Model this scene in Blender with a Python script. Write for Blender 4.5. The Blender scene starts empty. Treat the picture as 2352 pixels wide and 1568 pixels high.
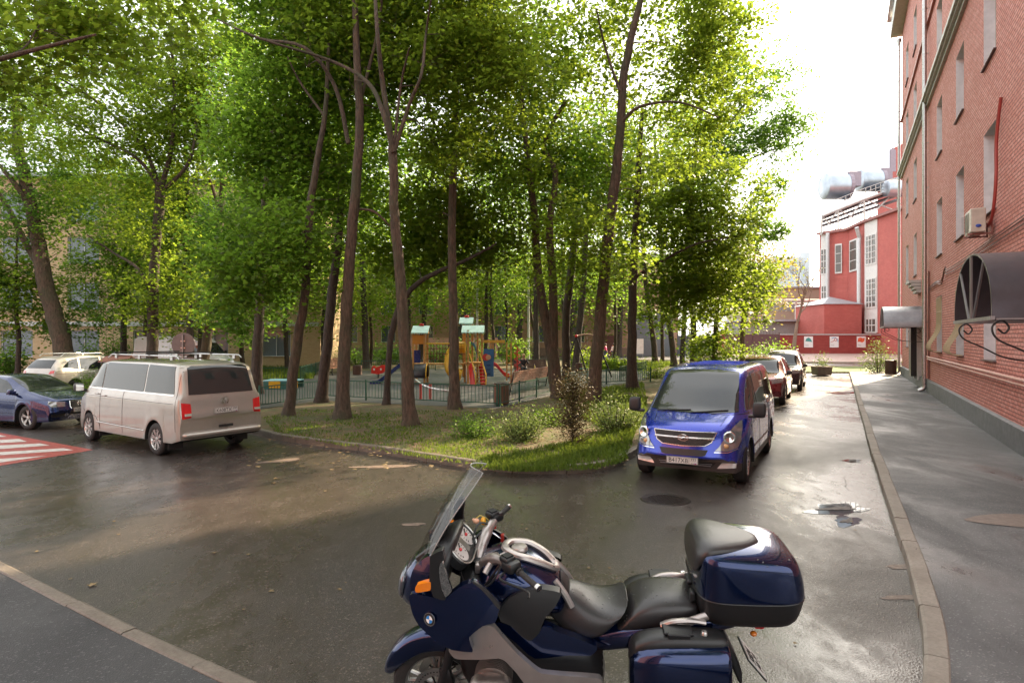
import bpy, bmesh, math, random
import numpy as np
from mathutils import Vector, Matrix
from mathutils.bvhtree import BVHTree
random.seed(7); RNG = np.random.default_rng(11)
S = bpy.context.scene; COL = S.collection
R = math.radians
# ---------------------------------------------------------------- camera, sky, sun
F, HC, HY = 1450.0, 2.48, 772.0          # focal length and horizon in pixels of a 2352 wide picture, eye height in metres
cd = bpy.data.cameras.new('camera'); cam = bpy.data.objects.new('camera', cd); COL.objects.link(cam)
cd.sensor_width = 36; cd.lens = 36*F/2352; cd.shift_y = -(784-HY)/2352
cd.clip_start = 0.05; cd.clip_end = 3000
cam.location = (0, 0, HC); cam.rotation_euler = (R(90), 0, 0); S.camera = cam
SUN_AZ, SUN_EL = R(41), R(27)            # azimuth from +Y towards +X
W = bpy.data.worlds.new('World'); S.world = W; W.use_nodes = True
nt = W.node_tree; bg = nt.nodes['Background']
sky = nt.nodes.new('ShaderNodeTexSky'); sky.sky_type = 'NISHITA'; sky.sun_disc = False
sky.sun_elevation = SUN_EL; sky.sun_rotation = SUN_AZ; sky.dust_density = 4; sky.air_density = 1.2; sky.ozone_density = 1
bg.inputs[1].default_value = 0.15
# thin bright cloud over the whole sky
tc = nt.nodes.new('ShaderNodeTexCoord'); nz = nt.nodes.new('ShaderNodeTexNoise'); nz.inputs['Scale'].default_value = 2.2; nz.inputs['Detail'].default_value = 5
nt.links.new(tc.outputs['Generated'], nz.inputs['Vector'])
cr = nt.nodes.new('ShaderNodeValToRGB'); cr.color_ramp.elements[0].position = .3; cr.color_ramp.elements[0].color = (.62, .62, .62, 1)
cr.color_ramp.elements[1].position = .6; cr.color_ramp.elements[1].color = (.92, .92, .92, 1)
nt.links.new(nz.outputs[0], cr.inputs[0])
mxw = nt.nodes.new('ShaderNodeMix'); mxw.data_type = 'RGBA'; mxw.inputs[7].default_value = (4.5, 4.45, 4.35, 1)
nt.links.new(cr.outputs[0], mxw.inputs[0]); nt.links.new(sky.outputs[0], mxw.inputs[6]); 
dv = nt.nodes.new('ShaderNodeVectorMath'); dv.operation = 'DOT_PRODUCT'; nt.links.new(tc.outputs['Generated'], dv.inputs[0])
dv.inputs[1].default_value = (math.sin(SUN_AZ)*math.cos(SUN_EL), math.cos(SUN_AZ)*math.cos(SUN_EL), math.sin(SUN_EL))
mp_ = nt.nodes.new('ShaderNodeMath'); mp_.operation = 'MAXIMUM'; nt.links.new(dv.outputs['Value'], mp_.inputs[0]); mp_.inputs[1].default_value = 0
pw0 = nt.nodes.new('ShaderNodeMath'); pw0.operation = 'POWER'; nt.links.new(mp_.outputs[0], pw0.inputs[0]); pw0.inputs[1].default_value = 7
ad = nt.nodes.new('ShaderNodeMix'); ad.data_type = 'RGBA'; ad.blend_type = 'ADD'; ad.clamp_result = False; nt.links.new(pw0.outputs[0], ad.inputs[0]); ad.inputs[7].default_value = (6.5, 6.3, 5.8, 1)   # bright hazy sky round the sun
nt.links.new(mxw.outputs[2], ad.inputs[6]); nt.links.new(ad.outputs[2], bg.inputs[0])
sd = bpy.data.lights.new('sun', 'SUN'); sun = bpy.data.objects.new('sun', sd); COL.objects.link(sun)
sd.energy = 5; sd.angle = R(.5); sd.color = (1, .77, .5)
sun.rotation_euler = (R(90)-SUN_EL, 0, math.pi-SUN_AZ)
S.view_settings.view_transform = 'Standard'; S.view_settings.look = 'None'; S.view_settings.gamma = 1
S.view_settings.exposure = 1.82
S.cycles.max_bounces = 9; S.cycles.diffuse_bounces = 6; S.cycles.transparent_max_bounces = 12; S.cycles.caustics_reflective = False; S.cycles.caustics_refractive = False
S.cycles.sample_clamp_indirect = 6
def G(px, py, z0=0.0):
    y = F*(HC-z0)/(py-HY); return Vector(((px-1176)/F*y, y, z0))
def P(px, py, y): return Vector(((px-1176)/F*y, y, HC-(py-HY)/F*y))
SD = Vector((math.cos(R(62.3)), math.sin(R(62.3)), 0)); SN = Vector((SD.y, -SD.x, 0))     # street direction, and its right hand side
# ---------------------------------------------------------------- materials
MC = {}
class N:
    """tiny node-graph writer"""
    def __init__(s, name):
        s.m = bpy.data.materials.new(name); s.m.use_nodes = True; s.t = s.m.node_tree
        s.b = s.t.nodes['Principled BSDF']; s.out = s.t.nodes['Material Output']
        s.tc = s.t.nodes.new('ShaderNodeTexCoord')
    def n(s, typ, **kw):
        x = s.t.nodes.new(typ)
        for k, v in kw.items(): setattr(x, k, v)
        return x
    def l(s, a, b): s.t.links.new(a, b)
    def noise(s, sc, det=4, rough=.6, vec=None, dist=0):
        x = s.n('ShaderNodeTexNoise'); x.inputs['Scale'].default_value = sc; x.inputs['Detail'].default_value = det
        x.inputs['Roughness'].default_value = rough; x.inputs['Distortion'].default_value = dist
        s.l(vec or s.tc.outputs['Object'], x.inputs['Vector']); return x.outputs[0]
    def ramp(s, fac, stops):
        x = s.n('ShaderNodeValToRGB'); e = x.color_ramp.elements
        while len(e) < len(stops): e.new(.5)
        for k, (p, c) in enumerate(stops):
            e[k].position = p; e[k].color = (c, c, c, 1) if not hasattr(c, '__len__') else (*c, 1)
        s.l(fac, x.inputs[0]); return x.outputs[0]
    def mix(s, fac, a, b, mode='MIX'):
        x = s.n('ShaderNodeMix'); x.data_type = 'RGBA'; x.blend_type = mode
        for v, i in ((fac, 0), (a, 6), (b, 7)):
            if hasattr(v, 'is_linked'): s.l(v, x.inputs[i])
            elif i == 0: x.inputs[0].default_value = v
            else: x.inputs[i].default_value = (*v, 1) if hasattr(v, '__len__') else (v, v, v, 1)
        return x.outputs[2]
    def math(s, op, a, b=0.0):
        x = s.n('ShaderNodeMath', operation=op)
        for v, i in ((a, 0), (b, 1)):
            if hasattr(v, 'is_linked'): s.l(v, x.inputs[i])
            else: x.inputs[i].default_value = v
        return x.outputs[0]
    def bump(s, h, st=.3, d=.01):
        x = s.n('ShaderNodeBump'); x.inputs['Strength'].default_value = st; x.inputs['Distance'].default_value = d
        s.l(h, x.inputs['Height']); s.l(x.outputs[0], s.b.inputs['Normal']); return x.outputs[0]
    def set(s, **kw):
        for k, v in kw.items():
            i = s.b.inputs[k.replace('_', ' ')]
            if hasattr(v, 'is_linked'): s.l(v, i)
            elif hasattr(v, '__len__'): i.default_value = (*v, 1)
            else: i.default_value = v
        return s
def M(name, c=(.5, .5, .5), rough=.6, metal=0, var=.12, sc=6, bump=0, coat=0, spec=.5, bsc=None):
    """plain painted / plastic / metal stuff with a little unevenness"""
    if name in MC: return MC[name]
    k = N(name); f = k.noise(sc, 5)
    lo = tuple(x*(1-var) for x in c); hi = tuple(min(1, x*(1+var)) for x in c)
    k.set(Base_Color=k.ramp(f, [(.3, lo), (.7, hi)]), Metallic=metal, Roughness=k.ramp(k.noise(sc*2.3, 3), [(.3, max(.02, rough*.85)), (.7, min(1, rough*1.15))]))
    k.b.inputs['Coat Weight'].default_value = coat; k.b.inputs['Coat Roughness'].default_value = .04
    k.b.inputs['Specular IOR Level'].default_value = spec
    if bump: k.bump(k.noise(bsc or sc*4, 6), bump, .01)
    MC[name] = k.m; return k.m
def asphalt(name, c0, c1, wet, seed=0, rlo=.12, rhi=.55, wsc=.35):
    k = N(name); mp = k.n('ShaderNodeMapping'); mp.inputs['Location'].default_value = (seed*13.1, seed*7.7, 0)
    mp.inputs['Rotation'].default_value = (0, 0, R(-27)); mp.inputs['Scale'].default_value = (1, .55, 1)
    k.l(k.tc.outputs['Object'], mp.inputs[0]); v = mp.outputs[0]
    big = k.noise(wsc, 6, .62, v, .6); mid = k.noise(3.2, 6, .7, v)
    vo = k.n('ShaderNodeTexVoronoi'); vo.inputs['Scale'].default_value = 75; k.l(k.tc.outputs['Object'], vo.inputs['Vector'])
    fine = k.noise(120, 3, .7)
    spk = k.ramp(vo.outputs['Color'], [(.80, 0.0), (.86, 1.0)])
    base = k.mix(k.ramp(big, [(.35, 0.0), (.65, 1.0)]), c0, c1)
    base = k.mix(k.ramp(mid, [(.3, 0.0), (.7, .5)]), base, tuple(x*.6 for x in c0))
    base = k.mix(k.math('MULTIPLY', spk, .38), base, tuple(min(.3, x*3.2) for x in c1))
    wetm = k.ramp(big, [(wet-.12, 0.0), (wet+.1, 1.0)])
    wetm = k.math('MULTIPLY', wetm, k.ramp(mid, [(.28, .45), (.6, 1.0)]))
    rough = k.math('ADD', k.math('MULTIPLY', wetm, rlo-rhi), rhi)
    rough = k.math('ADD', rough, k.math('MULTIPLY', fine, .08))
    k.set(Base_Color=base, Roughness=rough)
    h = k.math('ADD', k.math('MULTIPLY', fine, .5), vo.outputs['Distance'])
    h = k.math('ADD', h, k.math('MULTIPLY', mid, 1.5))
    b = k.n('ShaderNodeBump'); b.inputs['Distance'].default_value = .006; k.l(h, b.inputs['Height'])
    k.l(k.math('SUBTRACT', .75, k.math('MULTIPLY', wetm, .62)), b.inputs['Strength']); k.l(b.outputs[0], k.b.inputs['Normal'])
    return k.m
def brick(name, c0, c1, mortar, bw=.26, bh=.085, bump=.8, rough=.6, axis='xz', flake=None, ms=.008):
    k = N(name); sx = k.n('ShaderNodeSeparateXYZ'); k.l(k.tc.outputs['Object'], sx.inputs[0])
    cx = k.n('ShaderNodeCombineXYZ')
    u = sx.outputs[0] if axis == 'xz' else k.math('ADD', sx.outputs[0], sx.outputs[1])
    wob = k.noise(7, 3, .5)
    k.l(k.math('ADD', u, k.math('MULTIPLY', wob, .03)), cx.inputs[0]); k.l(k.math('ADD', sx.outputs[2], k.math('MULTIPLY', wob, .035)), cx.inputs[1])
    if axis == 'xy': k.l(u, cx.inputs[0]); k.l(sx.outputs[1], cx.inputs[1])
    br = k.n('ShaderNodeTexBrick'); k.l(cx.outputs[0], br.inputs['Vector'])
    br.inputs['Scale'].default_value = 1; br.inputs['Brick Width'].default_value = bw; br.inputs['Row Height'].default_value = bh
    br.inputs['Mortar Size'].default_value = ms; br.inputs['Mortar Smooth'].default_value = .35; br.inputs['Bias'].default_value = -.2
    br.inputs['Color1'].default_value = (*c0, 1); br.inputs['Color2'].default_value = (*c1, 1); br.inputs['Mortar'].default_value = (*mortar, 1)
    big = k.noise(.5, 6, .65); f2 = k.noise(14, 5, .7)
    c = k.mix(k.ramp(big, [(.42, 0.0), (.7, .45)]), br.outputs[0], tuple(x*.68 for x in c0))
    c = k.mix(k.ramp(f2, [(.35, 0.0), (.75, .3)]), c, tuple(min(1, x*1.35+.03) for x in c1))
    if flake: c = k.mix(k.ramp(k.noise(5, 7, .8), [(.52, 0.0), (.62, .55)]), c, flake)
    k.set(Base_Color=c, Roughness=rough); k.b.inputs['Specular IOR Level'].default_value = .3
    h = k.math('SUBTRACT', k.math('MULTIPLY', f2, .5), k.math('MULTIPLY', br.outputs['Fac'], 1.0))
    k.bump(h, bump, .035)
    return k.m
def leafmat(name, dark, light, trans, tw=.5, sp=.3):
    k = N(name); g = k.n('ShaderNodeNewGeometry'); rp = g.outputs['Random Per Island']
    big = k.noise(.35, 3)
    f = k.math('ADD', k.math('MULTIPLY', rp, .55), k.math('MULTIPLY', big, .5))
    c = k.ramp(f, [(.25, dark), (.8, light)])
    k.set(Base_Color=c, Roughness=.5); k.b.inputs['Specular IOR Level'].default_value = sp
    tr = k.n('ShaderNodeBsdfTranslucent'); k.l(k.ramp(f, [(.2, tuple(x*.7 for x in trans)), (.85, trans)]), tr.inputs[0])
    ms = k.n('ShaderNodeMixShader'); ms.inputs[0].default_value = tw
    k.l(k.b.outputs[0], ms.inputs[1]); k.l(tr.outputs[0], ms.inputs[2]); k.l(ms.outputs[0], k.out.inputs[0])
    return k.m
def glassy(name, tint=(.02, .025, .025), rough=.03):
    k = N(name); k.set(Base_Color=tint, Roughness=rough); k.b.inputs['Specular IOR Level'].default_value = .6; k.bump(k.noise(1.3, 2), .02, .02); return k.m
def paint(name, c, metal=.35, rough=.28, dirt_=.28):
    if name in MC: return MC[name]
    k = N(name); fl = k.noise(400, 2); dirt = k.noise(3.2, 6, .7)
    col = k.mix(k.ramp(fl, [(.45, 0.0), (.7, .25)]), c, tuple(min(1, x*1.6+.004) for x in c))
    col = k.mix(k.ramp(dirt, [(.52, 0.0), (.8, dirt_)]), col, (.16, .14, .12))
    k.set(Base_Color=col, Metallic=metal, Roughness=k.ramp(dirt, [(.4, rough), (.75, rough+.18)]))
    k.b.inputs['Coat Weight'].default_value = 1; k.b.inputs['Coat Roughness'].default_value = .03
    MC[name] = k.m; return k.m
# ---------------------------------------------------------------- mesh helpers
def tag(o, label=None, cat=None, group=None, kind=None):
    if label: o['label'] = label
    if cat: o['category'] = cat
    if group: o['group'] = group
    if kind: o['kind'] = kind
    return o
def thing(name, label, cat, loc=(0, 0, 0), rz=0, group=None):
    o = bpy.data.objects.new(name, None); COL.objects.link(o); o.empty_display_size = .2
    o.location = loc; o.rotation_euler = (0, 0, rz); return tag(o, label, cat, group)
def mesh_obj(name, verts, faces, mat, parent=None, smooth=False, world=False, mats=None, fmi=None):
    me = bpy.data.meshes.new(name)
    if world and parent is not None:
        mw = Matrix.Translation(parent.location) @ parent.rotation_euler.to_matrix().to_4x4()
        p = parent.parent
        while p is not None:
            mw = Matrix.Translation(p.location) @ p.rotation_euler.to_matrix().to_4x4() @ mw; p = p.parent
        iv = mw.inverted(); verts = [iv @ Vector(v) for v in verts]
    me.from_pydata([tuple(v) for v in verts], [], [tuple(f) for f in faces])
    for mm in (mats or [mat]): me.materials.append(mm)
    if fmi is not None: me.polygons.foreach_set('material_index', fmi)
    if smooth: me.polygons.foreach_set('use_smooth', [True]*len(me.polygons))
    me.validate(); me.update()
    o = bpy.data.objects.new(name, me); COL.objects.link(o)
    if parent is not None: o.parent = parent
    return o
def dup(root, loc=None, rz=None, label=None, group=None):
    def cp(o, par):
        c = o.copy(); COL.objects.link(c); c.parent = par
        for ch in [q for q in KIDS if q.parent == o]: cp(ch, c)
        return c
    KIDS = list(COL.objects)
    r = cp(root, None)
    if loc is not None: r.location = loc
    if rz is not None: r.rotation_euler = (0, 0, rz)
    if label: r['label'] = label
    if group: r['group'] = group
    return r
class MB:
    def __init__(s): s.v = []; s.f = []; s.mi = []; s.cm = 0
    def add(s, vs, fs):
        b = len(s.v); s.v += [Vector(v) for v in vs]; s.f += [tuple(b+i for i in f) for f in fs]; s.mi += [s.cm]*len(fs); return s
    def box(s, c, d, rz=0, ry=0, rx=0, taper=1.0, bev=0.0):
        """box with centre c and size d; bev rounds its vertical and horizontal edges"""
        x, y, z = d[0]/2, d[1]/2, d[2]/2; m = Matrix.Rotation(rz, 3, 'Z') @ Matrix.Rotation(ry, 3, 'Y') @ Matrix.Rotation(rx, 3, 'X'); c = Vector(c)
        if bev <= 0:
            vs = [(sx*x*(taper if sz > 0 else 1), sy*y*(taper if sz > 0 else 1), sz*z) for sz in (-1, 1) for sy in (-1, 1) for sx in (-1, 1)]
            return s.add([c+m @ Vector(v) for v in vs], [(0, 2, 3, 1), (4, 5, 7, 6), (0, 1, 5, 4), (2, 6, 7, 3), (0, 4, 6, 2), (1, 3, 7, 5)])
        b = min(bev, x*.98, y*.98, z*.98); rings = []
        for k, (dz, ins) in enumerate(((-z, b), (-z+b*.3, b*.3), (-z+b, 0), (z-b, 0), (z-b*.3, b*.3), (z, b))):
            t = 1+(taper-1)*(dz+z)/(2*z); X = (x-ins)*t; Y = (y-ins)*t; r = b*.7; ring = []
            for (qx, qy, a0) in ((X, Y, 0), (-X, Y, 90), (-X, -Y, 180), (X, -Y, 270)):
                for a in (0, 45, 90):
                    aa = R(a0+a); ring.append(Vector((qx-math.copysign(r, qx)+r*math.cos(aa), qy-math.copysign(r, qy)+r*math.sin(aa), dz)))
            rings.append([c+m @ q for q in ring])
        return s.loft(rings)
    def loft(s, rings, cap=True, closed=True):
        n = len(rings[0]); vs = [v for r in rings for v in r]; fs = []
        for i in range(len(rings)-1):
            for j in range(n if closed else n-1):
                a = i*n+j; b = i*n+(j+1) % n; fs.append((a, b, b+n, a+n))
        if cap and closed: fs.append(tuple(range(n))[::-1]); fs.append(tuple((len(rings)-1)*n+j for j in range(n)))
        return s.add(vs, fs)
    def tube(s, path, rad, n=8, cap=True, flat=1.0):
        path = [Vector(p) for p in path]; k = len(path)
        rad = rad if hasattr(rad, '__len__') else [rad]*k; rings = []; up = None
        for i, p in enumerate(path):
            t = (path[min(i+1, k-1)]-path[max(i-1, 0)]).normalized()
            if up is None: up = Vector((0, 0, 1)) if abs(t.z) < .9 else Vector((1, 0, 0))
            a = t.cross(up).normalized(); up = a.cross(t).normalized()
            rings.append([p+(a*math.cos(q*2*math.pi/n)*flat+up*math.sin(q*2*math.pi/n))*rad[i] for q in range(n)])
        return s.loft(rings, cap)
    def lathe(s, prof, c=(0, 0, 0), axis='z', n=24, cap=True):
        c = Vector(c); rings = []
        for (r, h) in prof:
            ring = []
            for q in range(n):
                a = q*2*math.pi/n; x, y = r*math.cos(a), r*math.sin(a)
                ring.append(c+(Vector((x, y, h)) if axis == 'z' else Vector((x, h, y)) if axis == 'y' else Vector((h, x, y))))
            rings.append(ring)
        return s.loft(rings, cap)
    def ball(s, c, r, n=12):
        r = r if hasattr(r, '__len__') else (r, r, r); c = Vector(c)
        return s.loft([[c+Vector((r[0]*math.sin(t)*math.cos(2*math.pi*q/n), r[1]*math.sin(t)*math.sin(2*math.pi*q/n), -r[2]*math.cos(t))) for q in range(n)] for t in [math.pi*(.04+.92*i/8) for i in range(9)]])
    def prism(s, pts, d):
        """closed outline pts extruded by vector d"""
        pts = [Vector(p) for p in pts]; d = Vector(d); n = len(pts)
        return s.add(pts+[p+d for p in pts], [tuple(range(n))[::-1], tuple(range(n, 2*n))]+[(i, (i+1) % n, n+(i+1) % n, n+i) for i in range(n)])
    def strip(s, left, right, up=None):
        n = len(left); return s.add(list(left)+list(right), [(i, i+1, n+i+1, n+i) for i in range(n-1)])
    def build(s, name, mat, parent=None, smooth=False, world=False, mats=None):
        o = mesh_obj(name, s.v, s.f, mat, parent, smooth, world, mats, s.mi if mats else None)
        bm = bmesh.new(); bm.from_mesh(o.data); bmesh.ops.recalc_face_normals(bm, faces=bm.faces)
        if smooth:
            for e in bm.edges:
                if len(e.link_faces) == 2 and e.calc_face_angle(0) > R(38): e.smooth = False
        bm.to_mesh(o.data); bm.free(); return o
def subsurf(o, lv=2):
    m = o.modifiers.new('s', 'SUBSURF'); m.levels = lv; m.render_levels = lv; return o
def text_mesh(name, txt, size, mat, parent, loc, rot, depth=.002, sx=1.0):
    cu = bpy.data.curves.new(name, 'FONT'); cu.body = txt; cu.size = size; cu.extrude = depth; cu.align_x = 'CENTER'; cu.align_y = 'CENTER'; cu.resolution_u = 2
    t = bpy.data.objects.new(name+'_src', cu); COL.objects.link(t); dg = bpy.context.evaluated_depsgraph_get()
    me = bpy.data.meshes.new_from_object(t.evaluated_get(dg)); bpy.data.objects.remove(t)
    me.name = name; me.materials.clear(); me.materials.append(mat)
    o = bpy.data.objects.new(name, me); COL.objects.link(o); o.parent = parent; o.location = loc; o.rotation_euler = rot; o.scale = (sx, 1, 1); return o
def lerp(xs, x):
    """piecewise-linear lookup in [(x, value), ...]"""
    if x <= xs[0][0]: return xs[0][1]
    for (a, va), (b, vb) in zip(xs, xs[1:]):
        if x <= b: return va+(vb-va)*(x-a)/(b-a) if b > a else vb
    return xs[-1][1]
def sm(xs, x, w=.06): return sum(lerp(xs, x+w*k) for k in (-1, -.5, 0, .5, 1))/5
def spline(pts, n=6):
    pts = [Vector(p) for p in pts]; out = []
    for i in range(len(pts)-1):
        p0, p1, p2, p3 = pts[max(i-1, 0)], pts[i], pts[i+1], pts[min(i+2, len(pts)-1)]
        for k in range(n):
            t = k/n; out.append(.5*((2*p1)+(p2-p0)*t+(2*p0-5*p1+4*p2-p3)*t*t+(3*p1-p0-3*p2+p3)*t**3))
    return out+[pts[-1]]
# shared materials
BLACK = M('black_plastic', (.018, .018, .019), .45, bump=.1, sc=40)
RUBBER = M('rubber', (.022, .021, .02), .8, bump=.3, sc=60)
GLASS = glassy('dark_glass'); CHROME = M('chrome', (.75, .74, .72), .12, 1, var=.05)
STEEL = M('brushed_steel', (.5, .49, .47), .3, 1, var=.1); LAMP = M('lamp_lens', (.62, .62, .6), .08, .3, coat=1)
REDL = M('red_lens', (.55, .012, .015), .12, coat=1); WHITE = M('white_paint', (.74, .74, .72), .45); GREY = M('grey_paint', (.28, .28, .29), .5)
# ================================================================ GROUND
def sheet(name, pts, z, mat, kind='structure', grid=None):
    vs = [Vector((p[0], p[1], z)) for p in pts]; o = mesh_obj(name, vs, [tuple(range(len(vs)))], mat)
    return tag(o, kind=kind)
A_ROAD = asphalt('wet_asphalt', (.040, .034, .030), (.076, .063, .055), .45, 1, rlo=.15, rhi=.4, wsc=.3)
A_WALK = asphalt('damp_asphalt', (.075, .075, .078), (.15, .15, .153), .56, 5, rlo=.2, rhi=.6, wsc=.6)
A_OLD = asphalt('old_asphalt', (.028, .029, .031), (.05, .051, .052), .7, 9, rlo=.3, rhi=.7, wsc=.5)
k = N('soil'); big = k.noise(.45, 6, .7); f2 = k.noise(22, 6, .75); f3 = k.noise(3, 5, .7)
soil = k.mix(k.ramp(big, [(.38, 0.0), (.62, 1.0)]), (.085, .055, .032), (.18, .115, .06))
soil = k.mix(k.ramp(k.math('MULTIPLY', f3, 1.0), [(.42, 0.0), (.58, .8)]), soil, (.055, .085, .02))
soil = k.mix(k.ramp(f2, [(.5, 0.0), (.75, .6)]), soil, (.2, .15, .07))
k.set(Base_Color=soil, Roughness=.95); k.bump(f2, 1, .03); SOIL = k.m
k = N('meadow'); f3 = k.noise(2.2, 6, .7); f2 = k.noise(30, 5, .7)
k.set(Base_Color=k.mix(k.ramp(f2, [(.3, 0.0), (.7, .6)]), k.ramp(f3, [(.3, (.05, .09, .015)), (.7, (.11, .17, .03))]), (.16, .2, .05)), Roughness=.9); k.bump(f2, 1, .04); MEADOW = k.m
k = N('playground_rubber'); f2 = k.noise(60, 4, .7); f3 = k.noise(1.2, 5, .7)
k.set(Base_Color=k.mix(k.ramp(f2, [(.45, 0.0), (.75, .35)]), k.ramp(f3, [(.3, (.018, .021, .024)), (.7, (.04, .043, .045))]), (.12, .12, .115)), Roughness=.6); k.bump(f2, .5, .01); PLAY = k.m
sheet('ground', [(-400, -60), (400, -60), (400, 900), (-400, 900)], -.03, M('far_ground', (.06, .065, .04), .9, sc=.2))
K0 = 0.12
# road sheet
sheet('road', [(-60, -6), (60, -6), (90, 95), (-70, 95)], 0, A_ROAD)
# right pavement, kerb polyline taken along its road side
kr = [G(2108, 1700), G(2118, 1567), G(2118, 1500), G(2112, 1435), G(2092, 1345), G(2068, 1262), G(2042, 1180), G(2020, 1110), G(2000, 1047), G(1984, 985), G(1968, 925), G(1957, 880)]
kr.append(G(1951, 858)); krs = spline(kr, 4)
k = N('kerb_concrete'); f2 = k.noise(35, 5, .7); f3 = k.noise(1.7, 5, .7)
k.set(Base_Color=k.mix(k.ramp(f2, [(.4, 0.0), (.7, .5)]), k.ramp(f3, [(.3, (.2, .17, .14)), (.7, (.32, .28, .235))]), (.13, .11, .09)), Roughness=.7); k.bump(f2, .6, .01); KERB = k.m
k = N('dirty_kerb'); f2 = k.noise(30, 5, .7); f3 = k.noise(2.3, 5, .7)
k.set(Base_Color=k.mix(k.ramp(f2, [(.4, 0.0), (.7, .6)]), k.ramp(f3, [(.3, (.11, .095, .075)), (.7, (.2, .175, .14))]), (.08, .055, .04)), Roughness=.62); k.bump(f2, .6, .01); KERBD = k.m
def kerb(name, path, w, h, mat, side=1, stone=1.0, gap=.006, round_=.035, jit=.006, label=None):
    """row of kerb stones along path (its road side), width w to the given side"""
    L = [0]
    for a, b in zip(path, path[1:]): L.append(L[-1]+(b-a).length)
    def at(s):
        s = max(0, min(L[-1], s)); i = 0
        while i < len(L)-2 and L[i+1] < s: i += 1
        t = (s-L[i])/max(1e-6, L[i+1]-L[i]); p = path[i].lerp(path[i+1], t); d = (path[i+1]-path[i]).normalized()
        return p, Vector((d.y, -d.x, 0))*side
    m = MB(); s = 0; rng = random.Random(3)
    while s < L[-1]-.05:
        e = min(L[-1], s+stone); dz = rng.uniform(-jit, jit); rings = []; dn = rng.uniform(-jit, jit)
        for q in (0, .5, 1):
            p, nrm = at(s+gap+(e-s-2*gap)*q); r = round_
            rings.append([p+nrm*(x+dn)+Vector((0, 0, z)) for x, z in ((0, -.08), (.006, h-r+dz), (r*.3, h-r*.3+dz), (r, h+dz), (w-.012, h+dz), (w, h-.012+dz), (w, -.08))])
        m.loft(rings); s = e
    return tag(m.build(name, mat), kind='structure')
kerb('pavement_kerb', krs, .17, .13, KERB, 1)
WC = G(2352, 1055); WX = WC.x-SD.x/SD.y*WC.y          # wall foot line: X = WX + SD.x/SD.y*Y
def wallpt(y, off=0.0, z=0.0): return Vector((WX+SD.x/SD.y*y, y, z))-SN*off
def pxwall(px, off=0.0):                                # depth at which a picture column meets the (offset) wall
    a = (px-1176)/F; c = WX-SN.x*off+SD.x/SD.y*SN.y*off; return c/(a-SD.x/SD.y)+SN.y*off
ke = krs[-1]; we = wallpt(43.5)
pav = [p+Vector((.16, 0, 0)) for p in krs]+[ke+Vector((1, .1, 0)), Vector((we.x+14, ke.y+.3, 0)), wallpt(-8)+SN*2, wallpt(-8)-SN*2.6]
sheet('pavement', [(p.x, p.y) for p in pav], .115, A_WALK)
# bottom-left pavement behind a flush kerb
kl = [G(-700, 1011), G(0, 1290), G(300, 1440), G(590, 1572), G(900, 1710)]
kerb('flush_kerb', kl, .14, .035, KERBD, 1, jit=.003)
q = [Vector((p.x+.06, p.y-.1, 0)) for p in kl]
sheet('near_pavement', [(p.x, p.y) for p in q]+[(q[-1].x, -4), (-30, -4), (-30, q[0].y)], .02, A_OLD)
# island
isl_near = [G(600, 1002), G(700, 1020), G(850, 1039), G(1000, 1063), G(1100, 1078), G(1200, 1087), G(1280, 1089), G(1370, 1083), G(1434, 1066), G(1470, 1042)]
far_r = isl_near[-1]+SD*36
isl = [G(150, 893), G(230, 903), G(330, 925), G(450, 958)]+isl_near+[isl_near[-1]+SD*12, far_r]
back = [G(1560, 828), G(1100, 827), G(640, 827), G(560, 838), G(420, 850), G(260, 866)]
islp = spline(isl, 5)
kerb('island_kerb', islp, .15, .15, KERBD, -1)
sheet('park_soil', [(p.x, p.y) for p in [Vector((a.x, a.y+.1, 0)) for a in islp]]+[(p.x, p.y) for p in back], .118, SOIL)
sheet('playground_surface', [(p.x, p.y) for p in (G(590, 940, .12), G(740, 920, .12), G(1142, 938, .12), G(1300, 900, .12), G(1400, 886, .12), G(1480, 872, .12), G(1497, 853, .12), G(1100, 845, .12), G(800, 852, .12), G(596, 880, .12))], .124, PLAY)
# cross street beyond the corner: grass verge, carriageway, brick paved footway
PAVE = brick('footway_paving', (.3, .19, .16), (.36, .25, .21), (.2, .15, .13), .4, .4, .3, .6, 'xy', ms=.02)
sheet('verge', [(G(1840, 857).x, G(1840, 857).y), (80, G(1840, 857).y), (80, 49.5), (G(1840, 857).x+1, 49.5)], .1, MEADOW)
kerb('cross_street_kerb', [Vector((19, 50, 0)), Vector((85, 50, 0))], .16, .14, KERB, -1)
sheet('footway', [(16, 58), (110, 58), (110, 87.5), (28, 87.5)], .14, PAVE)
kerb('footway_kerb', [Vector((14, 58, 0)), Vector((110, 58, 0))], .2, .15, KERB, 1)
sheet('lane', [(G(1497, 850).x+.5, 52), (21, 44), (30, 75), (10, 75)], .008, A_WALK)
sheet('far_lawn', [(-40, 66), (3, 66), (3, 76), (-40, 76)], .06, MEADOW)
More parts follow.
